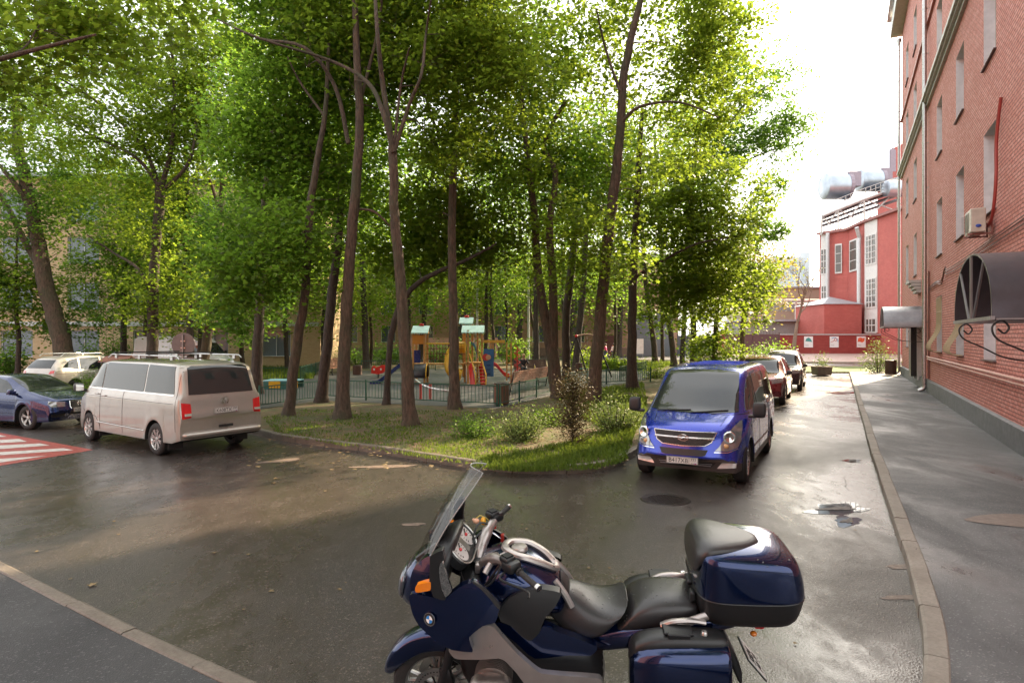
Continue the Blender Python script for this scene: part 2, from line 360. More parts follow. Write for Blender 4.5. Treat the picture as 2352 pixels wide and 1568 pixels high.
# painted hatching on the left
REDP = M('worn_red_paint', (.33, .055, .04), .5, var=.35, sc=9, bump=.3, bsc=60); WHP = M('worn_white_paint', (.55, .52, .48), .5, var=.22, sc=7, bump=.3, bsc=60)
m = MB(); P0 = [G(-260, 962), G(0, 993.6), G(214.5, 1033), G(0, 1069.5), G(-260, 1112)]
m.add([p+Vector((0, 0, .004)) for p in P0], [(0, 1, 2, 3, 4)]); tag(m.build('road_marking', REDP), kind='structure')
m = MB()
for pts in (((-200, 1004), (-60, 985), (0, 999), (16, 1003), (-200, 1012)), ((-200, 1032), (0, 1010.5), (44, 1008), (62, 1014.5), (0, 1017.5), (-200, 1040)), ((-200, 1050), (0, 1023), (92, 1018.5), (114, 1023), (0, 1031.5), (-200, 1062)),
            ((-200, 1074), (0, 1038.5), (146, 1029.5), (169, 1034), (0, 1045.5), (-200, 1086)), ((0, 1054), (109, 1047), (0, 1062.5), (-60, 1072), (-60, 1062))):
    m.add([G(*p)+Vector((0, 0, .008)) for p in pts], [tuple(range(5 if len(pts) == 5 else 6 if len(pts) == 6 else len(pts)))])
tag(m.build('road_marking_stripe', WHP), kind='structure')
# worn patches, puddles and cracks on the carriageway
def blob(c, rx, ry, z, mat, name, n=26, wob=.25, seed=1, rot=0, kind='structure'):
    rg = random.Random(seed); ph = [rg.uniform(0, 6.28) for _ in range(4)]; pts = []
    for i in range(n):
        a = i*2*math.pi/n; r = 1+wob*(math.sin(2*a+ph[0])*.4+math.sin(3*a+ph[1])*.35+math.sin(5*a+ph[2])*.3+math.sin(9*a+ph[3])*.15)
        x, y = rx*r*math.cos(a), ry*r*math.sin(a); pts.append((c.x+x*math.cos(rot)-y*math.sin(rot), c.y+x*math.sin(rot)+y*math.cos(rot)))
    return sheet(name, pts, z, mat, kind)
PALE = M('worn_concrete', (.16, .12, .095), .6, var=.3, sc=12, bump=.5, bsc=60)
k = N('puddle_water'); k.set(Base_Color=(.03, .028, .025), Roughness=.03); k.bump(k.noise(5, 2), .03, .01); PUD = k.m
for i, (px, py, rx, ry, rot) in enumerate(((644, 1058, .45, .13, .5), (884, 1071, .55, .14, .1), (948, 1204, .16, .07, 0), (2080, 1372, .2, .06, 0), (2085, 1300, .22, .08, .2))):
    blob(G(px, py), rx, ry, .004, PALE, 'road_patch', seed=i, rot=rot, wob=.35)
blob(G(2360, 1196, .115), .75, .3, .121, M('concrete_patch', (.2, .155, .13), .7, sc=9, bump=.5, bsc=50), 'pavement_patch', seed=5, wob=.12)
for i, (px, py, rx, ry, rot) in enumerate(((1925, 1168, .42, .17, .3), (1946, 1196, .2, .12, .8), (1937, 902, .7, .3, .2), (1956, 1058, .16, .1, 0))):
    blob(G(px, py), rx*1.25, ry*1.4, .004, PUD, 'puddle', seed=i+20, rot=rot, wob=.5)
    blob(G(px, py), rx*.6, ry*.5, .008, M('road_hollow', (.075, .06, .055), .6, sc=9, bump=.6, bsc=60), 'road_hollow', seed=i+40, rot=rot, wob=.6)
def crack(pts, z, w, name='asphalt_crack', seed=0):
    rg = random.Random(seed); pp = []
    for a, b in zip(pts, pts[1:]):
        for k_ in range(9): t = k_/9; q = a.lerp(b, t); n_ = Vector((-(b-a).y, (b-a).x, 0)).normalized(); pp.append((q+n_*rg.uniform(-1, 1)*.035, w*rg.uniform(.25, 1.2), n_))
    m = MB(); m.strip([p+n_*ww+Vector((0, 0, z)) for p, ww, n_ in pp], [p-n_*ww+Vector((0, 0, z)) for p, ww, n_ in pp]); return tag(m.build(name, CRK), kind='structure')
CRK = M('crack_dark', (.018, .017, .016), .9)  # plain dark colour of the crack lines
for i, (pl, z0) in enumerate(((((1938, 1092), (1946, 1130)), 0), (((2100, 1262), (2170, 1258), (2352, 1270)), .115))):
    crack([G(a, b, z0)*1 for a, b in pl], .004 if z0 == 0 else .010, .003, seed=i)
# manhole cover
mc = G(1528, 1147); t = thing('manhole_cover', 'round iron manhole cover sunk in the wet road in front of the blue minivan', 'manhole cover', mc)
IRON = M('cast_iron', (.04, .033, .028), .35, .6, var=.3, sc=30, bump=.3)
m = MB(); m.lathe([(.30, .0), (.33, .012), (.36, .012), (.375, .0)], n=36, cap=False); m.build('frame_ring', IRON, t, True)
m = MB(); m.lathe([(.0, .006), (.3, .006)], n=36, cap=False)
for i in range(-6, 7):
    for j in range(-6, 7):
        if (i*i+j*j)*.0021 < .078: m.box((i*.043, j*.043, .008), (.024, .024, .008), rz=.6)
m.build('lid', IRON, t)
# scattered leaves and grit
m = MB(); rg = random.Random(5); LEAFD = M('fallen_leaf', (.17, .12, .05), .6, var=.5, sc=3)
def flat_leaf(m, p, s, rg, zt=.01):
    a0 = rg.uniform(0, 6.28); pts = []
    for i in range(10):
        r = s*(1 if i % 2 == 0 else .55)*(.7 if i in (5,) else 1); a = a0+i*.628
        pts.append(p+Vector((r*math.cos(a), r*math.sin(a), zt+rg.uniform(0, s*.25))))
    m.add(pts, [tuple(range(10))])
for i in range(900):
    px, py = rg.uniform(560, 1480), rg.uniform(846, 1080)
    flat_leaf(m, G(px, py, .12), rg.uniform(.03, .06), rg)
for i in range(60):
    px = rg.uniform(0, 2050); flat_leaf(m, G(px, rg.triangular(1000, 1560, 1080), 0), rg.uniform(.012, .035), rg)
for p in ((633, 1100), (628, 1110), (212, 1345), (485, 1555)): flat_leaf(m, G(*p), .055, rg)
tag(m.build('fallen_leaves', LEAFD), kind='stuff')
# grass blades on the island
def grass(name, regions, mat, seed):
    rng = np.random.default_rng(seed); V = []; 
    for poly, n, hh in regions:
        xs = np.array([p[0] for p in poly]); ys = np.array([p[1] for p in poly]); c = 0
        while c < n:
            px = rng.uniform(xs.min(), xs.max(), 4000); py = rng.uniform(ys.min(), ys.max(), 4000)
            ins = np.zeros(4000, bool); j = len(poly)-1
            for i in range(len(poly)):
                cond = ((ys[i] > py) != (ys[j] > py)) & (px < (xs[j]-xs[i])*(py-ys[i])/(ys[j]-ys[i]+1e-9)+xs[i]); ins ^= cond; j = i
            px, py = px[ins], py[ins]
            Y = F*(HC-.12)/(py-HY); X = (px-1176)/F*Y
            keep = (np.sin(X*2.1+1)*np.sin(Y*1.3)+np.sin(X*5.3)*np.sin(Y*4.1)*.6+rng.uniform(-1, 1, len(X))) > -.15
            X, Y = X[keep], Y[keep]; take = min(len(X), n-c); X, Y = X[:take], Y[:take]; c += take
            h = hh*rng.uniform(.4, 1.2, take); a = rng.uniform(0, 6.28, take); w = .004+.0004*Y
            lx, ly = np.cos(a)*h*.5*rng.uniform(.2, 1.2, take), np.sin(a)*h*.5
            b = np.stack([X, Y, np.full(take, .115)], 1); s = np.stack([np.cos(a+1.57)*w, np.sin(a+1.57)*w, np.zeros(take)], 1)
            mid = b+np.stack([lx*.35, ly*.35, h*.6], 1); tip = b+np.stack([lx, ly, h], 1)
            V.append(np.stack([b-s, b+s, mid+s*.7, tip, mid-s*.7], 1))
    V = np.concatenate(V).reshape(-1, 3); n = len(V)//5
    me = bpy.data.meshes.new(name); me.vertices.add(len(V)); me.vertices.foreach_set('co', V.ravel().astype(np.float32))
    me.loops.add(n*5); me.loops.foreach_set('vertex_index', np.arange(n*5, dtype=np.int32)); me.polygons.add(n)
    me.polygons.foreach_set('loop_start', np.arange(0, n*5, 5, dtype=np.int32)); me.materials.append(mat); me.update(); me.validate()
    o = bpy.data.objects.new(name, me); COL.objects.link(o); return tag(o, kind='stuff')
GR = leafmat('grass_blade', (.04, .085, .012), (.13, .2, .03), (.3, .42, .05), .35)
grass('grass', [([(1080, 1075), (1200, 1083), (1370, 1078), (1440, 1058), (1460, 990), (1400, 985), (1280, 1025), (1150, 1030)], 8500, .11),
                ([(640, 1000), (900, 1040), (1100, 1072), (1200, 1030), (1250, 960), (1100, 945), (700, 940), (600, 960)], 9000, .06),
                ([(1290, 905), (1480, 880), (1490, 960), (1440, 1010), (1330, 960)], 7000, .16),
                ([(596, 872), (720, 870), (730, 835), (600, 833)], 5000, .3),
                ([(1300, 846), (1500, 848), (1560, 835), (1300, 832)], 5000, .35),
                ([(160, 880), (230, 897), (330, 915), (300, 870)], 2500, .2)], GR, 3)
# ================================================================ BUILDINGS
def facade(root, length, height, ops, wallm, revm, depth=.28, z0=0.0, frame_m=None, pane_m=None, sill_m=None, bars=(1, 1), name='wall', far=False, sill=.09, thick=.3):
    """wall in root's local frame: x along it, outward face y = 0 (outside is -y). ops: (x0, x1, z0, z1)"""
    xs = sorted({0, length}|{v for o in ops for v in o[:2]}); zs = sorted({z0, height}|{v for o in ops for v in o[2:4]})
    m = MB(); idx = {}
    def vid(x, z):
        if (x, z) not in idx: idx[(x, z)] = len(m.v); m.v.append(Vector((x, 0, z)))
        return idx[(x, z)]
    for a, b in zip(xs, xs[1:]):
        for c, d in zip(zs, zs[1:]):
            cx, cz = (a+b)/2, (c+d)/2
            if any(o[0] < cx < o[1] and o[2] < cz < o[3] for o in ops): continue
            m.f.append((vid(a, c), vid(b, c), vid(b, d), vid(a, d))); m.mi.append(0)
    w = m.build(name, wallm, root)
    def reveal(o, fo):
        r = MB(); x0, x1, a, b = o[:4]
        r.add([(x0, 0, a), (x0, depth, a), (x0, depth, b), (x0, 0, b)], [(0, 1, 2, 3)]); r.add([(x1, 0, a), (x1, depth, a), (x1, depth, b), (x1, 0, b)], [(0, 3, 2, 1)])
        r.add([(x0, 0, b), (x0, depth, b), (x1, depth, b), (x1, 0, b)], [(0, 1, 2, 3)]); r.add([(x0, 0, a), (x0, depth, a), (x1, depth, a), (x1, 0, a)], [(0, 3, 2, 1)])
        r.build('reveal', revm, fo)
    for o in ops:
        x0, x1, a, b = o[:4]; nb = o[4] if len(o) > 4 else bars
        f = MB(); t = .05; y = depth-.05
        for (cx, cz, sx, sz) in ((x0+t/2, (a+b)/2, t, b-a), (x1-t/2, (a+b)/2, t, b-a), ((x0+x1)/2, a+t/2, x1-x0-2*t, t), ((x0+x1)/2, b-t/2, x1-x0-2*t, t)): f.box((cx, y, cz), (sx, .06, sz))
        for i in range(1, nb[0]+1): f.box((x0+(x1-x0)*i/(nb[0]+1), y, (a+b)/2), (.035, .045, b-a-.1))
        for i in range(1, nb[1]+1): f.box(((x0+x1)/2, y+.002, a+(b-a)*i/(nb[1]+1)), (x1-x0-.1, .04, .035))
        fo = f.build('window', frame_m or WHITE, root); reveal(o, fo)
        g = MB(); g.box(((x0+x1)/2, depth+.005, (a+b)/2), (x1-x0, .01, b-a)); g.build('pane', pane_m or GLASS, fo)
        if sill_m:
            s = MB(); s.box(((x0+x1)/2, -.02+depth/2, a+.012), (x1-x0+.1, depth+sill, .024), rx=-.06); s.build('sill', sill_m, fo)
    return w
# ---- red brick apartment house on the right
RB = brick('painted_red_brick', (.66, .23, .185), (.8, .38, .33), (.2, .04, .032), .27, .088, 1.0, .75, flake=(.72, .36, .32), ms=.015)
REV = M('reveal_plaster', (.78, .75, .76), .6, var=.1, sc=5); PLINTH = M('plinth_cement', (.15, .155, .165), .6, var=.15, sc=4, bump=.4, bsc=40)
TRIM = M('cornice_paint', (.45, .48, .46), .55, var=.15, sc=8); SILLD = M('dark_sill', (.1, .05, .05), .5); ZINC = M('zinc', (.5, .5, .5), .3, .85, var=.1, sc=9)
yN, yS, yF = 2.0, pxwall(2132), pxwall(2072)
Lw = lambda y: (wallpt(y)-wallpt(yF)).length*(1 if y < yF else -1)
# local x runs from the far corner towards the camera; outside is towards the street
ang = math.atan2(-SD.y, -SD.x)
house = thing('brick_house', 'tall pink-red painted brick apartment house along the right pavement', 'apartment house', wallpt(yF), ang)
Ltot = (wallpt(yN)-wallpt(yF)).length
def lx(px, off=0.0):
    y = pxwall(px, off); return (wallpt(y)-wallpt(yF)).length
near_cols = [(lx(2148), lx(2168)), (lx(2194), lx(2216)), (lx(2257), lx(2291))]
cw = 1.5; cen = [(a+b)/2 for a, b in near_cols]; pitch = cen[2]-cen[1]
cen += [cen[2]+pitch*1.0, cen[2]+pitch*2.0]; cen = [c for c in cen if c < Ltot-1]
farc = [lx(2083)+.2, lx(2102)]
rows = [(1.85, 4.0), (5.5, 7.65), (9.3, 11.4), (13.1, 15.2), (16.9, 19.0)]
ops = []
for c in cen+farc:
    for ri, (a, b) in enumerate(rows):
        ops.append((c-cw/2, c+cw/2, a, b, (1, 1) if ri else (1, 1)))
ops = [o for o in ops if o[1] < Ltot-.2]
facade(house, Ltot, 21.2, ops, RB, REV, .32, .55, M('old_window_frame', (.5, .46, .42), .5), glassy('house_glass', (.05, .055, .06), .06), SILLD, thick=.4)
m = MB(); m.box((Ltot/2, -.03, .3), (Ltot+.06, .14, .62)); m.box((Ltot/2, -.035, .625), (Ltot+.07, .13, .03), rx=.3); m.build('plinth', PLINTH, house)
m = MB(); m.add([(0, 0, 0), (0, 13, 0), (0, 13, 21.2), (0, 0, 21.2)], [(0, 3, 2, 1)]); m.build('end_wall', RB, house)
m = MB()
for (z, h, d) in ((12.3, .12, .1), (12.42, .1, .2), (12.52, .14, .28)): m.box((Ltot/2, -d/2, z), (Ltot+.1, d, h))
m.build('cornice', TRIM, house)
m = MB(); m.box((Ltot/2, -.05, 15.75), (Ltot+.1, .1, .1)); m.box((Ltot/2, -.04, 12.62), (Ltot+.1, .36, .03)); m.build('string_course', M('string_red', (.35, .12, .1), .5), house)
m = MB(); m.box((Ltot/2, 6.2, 21.55), (Ltot+.8, 13.6, .7)); m.build('eaves', TRIM, house)
m = MB(); m.box((Ltot/2, 6.2, 22.3), (Ltot+.9, 14, .12)); m.build('roof', ZINC, house)
# wing of the house behind the viewpoint (it shows in the paintwork and the car windows)
m = MB(); wl_ = wallpt(-9)-wallpt(yF); o_l = Vector((Ltot, 0, 0))
wr = thing('brick_house_wing', 'pink-red brick wing closing the yard behind the viewpoint', 'apartment house', (wallpt(-9).x-2, -9, 0), math.pi)
facade(wr, 44, 17, [(2.2+i*4.4, 3.6+i*4.4, a, a+2.1, (1, 1)) for i in range(9) for a in (1.8, 5.5, 9.3, 13.1)], RB, REV, .3, 0, M('old_window_frame'), glassy('wing_glass', (.05, .055, .06), .06), None)
m = MB(); m.box((22, 5, 17.3), (44.6, 11, .5)); m.build('eaves', TRIM, wr)
# gas pipe ledge, cables, conduits
PIPEP = M('painted_pipe', (.5, .22, .18), .4, var=.15, sc=10)
sx_ = lx(2135)
m = MB(); m.tube([(sx_, -.1, 1.62), (Ltot, -.1, 1.6)], .035); m.tube([(sx_, -.1, 1.53), (Ltot, -.1, 1.5)], .03); m.tube([(sx_, -.1, 1.62), (sx_, -.1, .7)], .03); m.build('gas_pipe', PIPEP, house, True)
m = MB()
for dz in (0, .1, .16):
    m.tube(spline([(sx_-.1, -.05, 4.35+dz), (sx_+2.6, -.06, 4.5+dz*.5), (sx_+4.3, -.07, 4.38+dz), (sx_+5.2, -.06, 4.75+dz), (sx_+7.5, -.06, 4.6+dz), (Ltot, -.05, 4.9+dz)], 4), .014, 5)
m.tube([(sx_+.25, -.05, .7), (sx_+.25, -.05, 5.2)], .03); m.tube([(sx_+.4, -.05, 4.4), (sx_+.4, -.05, 2.2)], .015, 5)
m.build('wall_cable', M('cable_paint', (.16, .06, .05), .5), house, True)
m = MB()
cx = lx(2300); m.tube(spline([(lx(2268)+.3, -.1, 5.2), (lx(2285), -.12, 5.15), (cx-.2, -.12, 5.4), (cx, -.1, 6.1), (cx-.03, -.09, 6.9), (cx+.1, -.07, 7.5), (cx+.25, -.05, 7.9)], 6), .036, 8)
m.build('refrigerant_hose', M('red_hose', (.36, .05, .04), .45), house, True)
# window grilles bulging out at the foot (ground floor, first two columns)
GRI = M('yellow_bar_paint', (.5, .4, .26), .5)
for c in cen[:2]:
    m = MB()
    for i in range(11):
        x = c-cw/2+.06+i*(cw-.12)/10
        m.tube(spline([(x, -.02, 3.95), (x, -.02, 2.95), (x, -.1, 2.6), (x, -.32, 2.2), (x, -.34, 2.0), (x, -.2, 1.9), (x, -.02, 1.9)], 3), .011, 5)
    for z in (3.93, 3.4, 2.95): m.box((c, -.02, z), (cw-.08, .02, .02))
    m.build('window_grille', GRI, house, True)
# ornate white bracket + doorway at the step
dl = lx(2113)
m = MB(); m.box((dl, -.2, 1.9), (1.0, .42, 2.6)); m.build('door', M('black_door', (.02, .02, .022), .35), house)
m = MB(); m.box((dl+.78, -.08, 1.9), (.16, .22, 2.9)); m.box((dl-.78, -.08, 1.9), (.16, .22, 2.9))
for i, z in enumerate((4.6, 4.75, 4.9, 5.05)): m.box((dl-.2, -.1-.05*i, z), (1.5, .2+.1*i, .13))
m.build('door_surround', M('stone_white', (.5, .5, .48), .6, bump=.2), house)
# downpipes
def downpipe(px, top, rad, label, off=.16, foot=.25):
    y = pxwall(px, off); b = wallpt(y, off, 0); t = thing('downpipe', label, 'drainpipe', b, ang, 'zinc drainpipes on the brick house')
    m = MB(); m.tube([(0, 0, foot+.15), (0, 0, top)], rad, 14); m.tube(spline([(0, 0, foot+.18), (0, -.02, foot+.02), (0, -.22, foot-.1)], 4), rad, 14)
    m.build('pipe', ZINC, t, True)
    m = MB(); z = 1.2
    while z < top: m.lathe([(rad, z-.02), (rad+.012, z-.02), (rad+.012, z+.02), (rad, z+.02)], n=14, cap=False); m.box((0, off/2, z), (.03, off, .03)); z += 1.9
    m.build('clamp', STEEL, t)
    m = MB(); m.lathe([(rad, top-.1), (rad*2, top+.18), (rad*2, top+.32)], n=14, cap=False); m.build('hopper', ZINC, t, True)
downpipe(2123.5, 21.0, .085, 'thick zinc drainpipe beside the black door, nearest the camera')
downpipe(2065, 20.6, .07, 'thinner zinc drainpipe at the far corner of the brick house')
# air conditioners
def aircon(px, z, label):
    y = pxwall(px, .35); t = thing('air_conditioner', label, 'air conditioner', wallpt(y, .35, z), ang, 'air conditioners on the brick house')
    m = MB(); m.box((0, 0, .02), (.84, .3, .58), bev=.025); m.build('casing', M('ac_beige', (.55, .5, .42), .45, bump=.1), t)
    m = MB()
    for i in range(16): m.box((-.421+.0, -.12+0*i, -.2+i*.028), (.012, .2, .008))
    for i in range(15): m.box((-.1, -.153, -.19+i*.03), (.5, .012, .006))
    m.lathe([(.24, -.158), (.24, -.166), (.225, -.166)], (-.1, 0, .02), 'y', 24, False); m.lathe([(.05, -.162), (.0, -.162)], (-.1, 0, .02), 'y', 16, False)
    m.build('fan_grille', M('ac_grille', (.3, .29, .27), .5), t)
    m = MB()
    for s in (-.3, .3): m.box((s, .05, -.3), (.04, .5, .04)); m.box((s, .28, -.15), (.04, .04, .36))
    m.box((0, -.12, -.3), (.8, .03, .03)); m.build('bracket', M('bracket_red', (.3, .13, .11), .5), t)
    m = MB(); m.ball((.425, 0, -.12), (.02, .06, .04)); m.build('valve_cover', M('blue_tape', (.03, .08, .4), .4), t, True); return t
aircon(2240, 5.25, 'beige air conditioner box on a red bracket above the near arched canopy')
aircon(2168, 14.3, 'air conditioner box high on the brick house near the top of the picture')
# arched canopies
DKM = M('canopy_steel', (.075, .07, .08), .38, .35, var=.2, sc=2.5, bump=.15, bsc=3); IRONP = M('scroll_iron', (.05, .045, .045), .5, .3)
GRM = M('canopy_zinc', (.3, .31, .33), .35, .6, var=.2, sc=3, bump=.2, bsc=2)
def scroll(m, a, b, r=.14, turns=1.6):
    """spiral ending at a then a swooping bar to b"""
    pts = []
    for i in range(26):
        q = 1-i/25; an = turns*2*math.pi*q; rr = r*(1-.75*q)
        pts.append(Vector(a)+Vector((0, 0, 0))+Vector((rr*math.sin(an)*0, -rr*math.sin(an), rr*math.cos(an)-r)))
    m.tube(pts, .012, 6)
def canopy(px0, px1, off, zb, rise, label, mat, ribs):
    x0, x1 = lx(px0, off), lx(px1, off); c = (x0+x1)/2; hw = (x1-x0)/2; y0 = -off
    t = thing('arched_canopy', label, 'canopy', wallpt(yF)-SD*c+Vector((0, 0, zb)), ang, 'arched metal canopies on the brick house')
    prof = [Vector((hw*math.cos(a), 0, rise*math.sin(a)**.8)) for a in [math.pi*i/24 for i in range(25)]]
    m = MB(); o_ = [p+Vector((0, y0, 0)) for p in prof]; i_ = [p*.975+Vector((0, y0, 0)) for p in prof]
    w_ = Vector((0, off, 0)); n = 25
    m.add(o_+[p+w_ for p in o_], [(i, i+1, n+i+1, n+i) for i in range(n-1)]); m.add(i_+[p+w_ for p in i_], [(i, i+1, n+i+1, n+i) for i in range(n-1)])
    m.add(o_+i_, [(i, i+1, n+i+1, n+i) for i in range(n-1)]); m.build('vault', mat, t, True)
    m = MB()
    for yy in (y0+.01, -.05):
        m.box((0, yy, .0), (2*hw, .05, .05))
    for s in (-1, 1): m.box((s*hw*.98, y0/2, 0), (.045, off-.1, .05))
    m.box((0, y0+.01, rise*.5), (.05, .03, rise*.98))
    if ribs:
        for s in (-1, 1): m.tube([(s*hw*.12, y0+.01, .02), (s*hw*.62, y0+.01, rise*.8)], .02, 6); 
    m.box((0, y0/2, rise*.55), (2*hw*.8, .03, .03))
    m.build('rib_frame', M('canopy_frame', (.3, .29, .29), .4, .5), t)
    for s in (-1, 1):
        m = MB(); x = s*hw*.86
        m.tube([(x, -.03, -.75), (x, -.03, -.02)], .014, 6)
        pts = [Vector((x, y0+.16+.1*math.sin(q), -.16+.1*math.cos(q)))*1 for q in [i*.5 for i in range(-2, 11)]]
        m.tube(spline([(x, y0+.1, -.14), (x, y0+.17, -.2), (x, y0+.22, -.12), (x, y0+.14, -.03), (x, y0+.04, -.12), (x, y0+.1, -.28), (x, y0+.35, -.42), (x, y0+.75, -.62), (x, -.03, -.68)], 5), .014, 6)
        m.tube(spline([(x, -.35, -.2), (x, -.28, -.28), (x, -.18, -.2), (x, -.26, -.1), (x, -.4, -.16), (x, -.3, -.4), (x, -.05, -.6)], 5), .012, 6)
        m.build('scroll_bracket', IRONP, t, True)
    return t
canopy(2192, 2278, 1.5, 2.72, 1.0, 'large dark steel arched canopy with open ribbed front, near the right edge', DKM, True)
canopy(2021, 2030, 1.6, 2.9, .98, 'smaller dented grey metal canopy over the far door', GRM, False)
# bin by the far corner of the house, and the corner bush is added with the plants
def litter_bin(loc, label, mat, h=.85, r=.24, rz=0, square=False):
    t = thing('litter_bin', label, 'litter bin', loc, rz, 'litter bins')
    m = MB()
    if square:
        for i in range(7):
            for (ax, s) in (('x', 1), ('x', -1), ('y', 1), ('y', -1)):
                o = -r+.04+i*(2*r-.08)/6
                m.box((o, s*r, h/2) if ax == 'x' else (s*r, o, h/2), ((2*r/8, .025, h*.9) if ax == 'x' else (.025, 2*r/8, h*.9)))
    else:
        for i in range(18):
            a = i*2*math.pi/18; m.box((r*math.cos(a), r*math.sin(a), h/2), (.02, 2*math.pi*r/18*.82, h*.9), rz=a)
    m.build('slats', mat, t)
    m = MB(); m.lathe([(r*.9, .03), (r*.9, h*.92), (r*.82, h*.92), (r*.82, .1)], n=20); m.build('liner', BLACK, t)
    m = MB(); m.lathe([(r*1.05, h*.9), (r*1.08, h*.95), (r*.8, h*.97), (r*.8, h*.9)], n=24, cap=False); m.build('rim', M('bin_rim', (.05, .035, .03), .5), t)
    return t
WOODD = M('dark_slat_wood', (.085, .04, .026), .55, var=.3, sc=5, bump=.3); WOODR = M('red_brown_wood', (.2, .08, .045), .55, var=.35, sc=4, bump=.3)
litter_bin(G(2046, 861, .115), 'brown slatted litter bin at the far corner of the brick house', WOODD, .95, .3)
# ---- poster wall and gates across the cross street
PW = 86.0; WB_ = brick('maroon_brick', (.26, .04, .035), (.33, .06, .05), (.17, .04, .035), .5, .15, .5, .6)
x0, x1 = P(1792, 0, PW).x, 95
pw = thing('boundary_wall', 'low maroon brick wall carrying three posters across the cross street', 'wall', (x0, PW, .14))
m = MB(); m.box(((x1-x0)/2, .2, 1.25), (x1-x0, .4, 2.5)); m.build('wall', WB_, pw)
m = MB(); m.box(((x1-x0)/2, .2, 2.58), (x1-x0+.1, .6, .16)); m.build('coping', M('coping_stone', (.42, .4, .4), .6), pw)
m = MB(); m.box((-1.0+.1, .2, 1.2), (.9, .6, 2.4)); m.build('pillar', WB_, pw)
CANV = M('poster_paper', (.75, .76, .76), .5, var=.03)
def poster(px, kind, label):
    c = P(px, 785, PW-.06); t = thing('poster', label, 'poster', c, 0, 'posters on the maroon wall')
    m = MB(); m.box((0, 0, 0), (1.2, .05, 1.5)); m.build('board', CANV, t)
    if kind == 0:
        m = MB(); m.prism([(-.45, -.04, .1), (-.3, -.04, .45), (0, -.04, .6), (.3, -.04, .4), (.5, -.04, -.02), (.1, -.04, .05)], (0, .012, 0)); m.build('picture_shape', M('ink_teal', (.05, .28, .27), .5, var=.5, sc=3), t)
    elif kind == 1:
        m = MB(); m.tube(spline([(-.5, -.04, 0), (-.1, -.04, .12), (.1, -.04, .5), (.3, -.04, .45), (.25, -.04, .1), (-.05, -.04, .3)], 5), .035, 6); m.build('picture_shape', M('ink_red', (.5, .1, .08), .5), t)
        m = MB(); m.tube(spline([(-.35, -.045, .45), (0, -.045, .6), (.4, -.045, .4), (.5, -.045, 0)], 5), .04, 6); m.build('picture_shape', M('ink_blue', (.15, .35, .6), .5), t)
    else:
        m = MB(); m.prism([(-.5, -.04, .0), (-.42, -.04, .5), (-.1, -.04, .62), (.2, -.04, .5), (.48, -.04, .55), (.4, -.04, .1), (.1, -.04, -.1), (-.2, -.04, .05)], (0, .012, 0)); m.build('picture_shape', M('ink_orange', (.7, .12, .05), .5, var=.5, sc=4), t)
    m = MB()
    for i in range(3): m.box((-.25+.03*i, -.032, -.35-.09*i), (.5-.06*i, .012, .025))
    m.build('caption_lines', M('ink_grey', (.3, .32, .36), .6), t)
poster(1857, 0, 'white poster with a teal shape, leftmost on the maroon wall')
poster(1916, 1, 'white poster with red and blue arcs, middle of the maroon wall')
poster(1978, 2, 'white poster with an orange-red splash, rightmost on the maroon wall')
def gate(a, b, y, h, mat, label, rails=True):
    xa, xb = P(a, 0, y).x, P(b, 0, y).x; t = thing('metal_gate', label, 'gate', ((xa+xb)/2, y, .05)); w = xb-xa
    m = MB()
    for s in (-1, 1): m.box((s*w/4, 0, h/2), (w/2-.05, .06, h))
    m.build('gate_leaf', mat, t)
    m = MB()
    for s in (-1, 0, 1): m.box((s*w/2, 0, h/2+.1), (.14, .14, h+.2))
    for i in range(int(w/.4)): m.box((-w/2+.2+i*.4, 0, h+.25), (.03, .03, .5))
    m.build('gate_post', mat, t)
gate(1668, 1790, 84, 2.7, M('gate_maroon', (.09, .035, .035), .5), 'wide dark maroon metal gate left of the poster wall')
gate(1557, 1640, 76, 2.5, M('gate_slate', (.06, .075, .095), .5), 'slate blue metal gate beside the tan brick building')
gp = thing('gate_pillar', 'red brick gate pillar between the blue and maroon gates', 'pillar', (P(1652, 0, 80).x, 80, .05))
m = MB(); m.box((0, 0, 1.5), (1.3, .8, 3)); m.build('shaft', WB_, gp); m = MB(); m.box((0, 0, 3.08), (1.5, 1, .16)); m.build('cap', TRIM, gp)
# ---- red factory behind the poster wall (facade follows four corner points)
RED = brick('hazed_factory_red', (.46, .115, .10), (.52, .15, .13), (.34, .075, .065), .5, .15, .35, .7, 'sum')  # red paled towards pink, standing in for haze over the distance
FW = M('factory_white', (.7, .69, .68), .6); ROOFG = M('zinc_roof', (.4, .42, .45), .45, .4)
fac = thing('red_factory', 'red factory with white window bays and grey roof behind the maroon wall', 'factory', (49, 100, 0))
FH = 2.48+11.8*1.37
fpx = [(1882, 540), (1948, 530), (1987, 512), (2074, 481), (2140, 455)]
fp = []
for (a, b) in fpx: d = (FH-2.48)*F/(HY-b); fp.append(Vector(((a-1176)/F*d, d, 0)))
fo_ = Vector((49, 100, 0))
m = MB(); m.strip([p-fo_ for p in fp]+[Vector((12, 0, 0))], [p-fo_+Vector((0, 0, FH)) for p in fp]+[Vector((12, 0, FH))])
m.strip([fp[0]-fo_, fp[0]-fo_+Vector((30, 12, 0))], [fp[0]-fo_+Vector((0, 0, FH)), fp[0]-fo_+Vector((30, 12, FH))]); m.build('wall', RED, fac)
m = MB(); up = Vector((0, 0, FH)); outl = [p-fo_ for p in fp]
for a, b in zip(outl, outl[1:]):
    d = (b-a).normalized(); nrm = Vector((-abs(d.y), -abs(d.x)*.2, 0)).normalized()
    m.prism([a+up+nrm*.5, b+up+nrm*.5, b+up-nrm*.2, a+up-nrm*.2], (0, 0, .35))
m.prism([a+Vector((0, 0, FH+.36)) for a in outl]+[outl[-1]+Vector((20, 5, FH+.36)), outl[0]+Vector((30, 12, FH+.36))], (0, 0, .12))
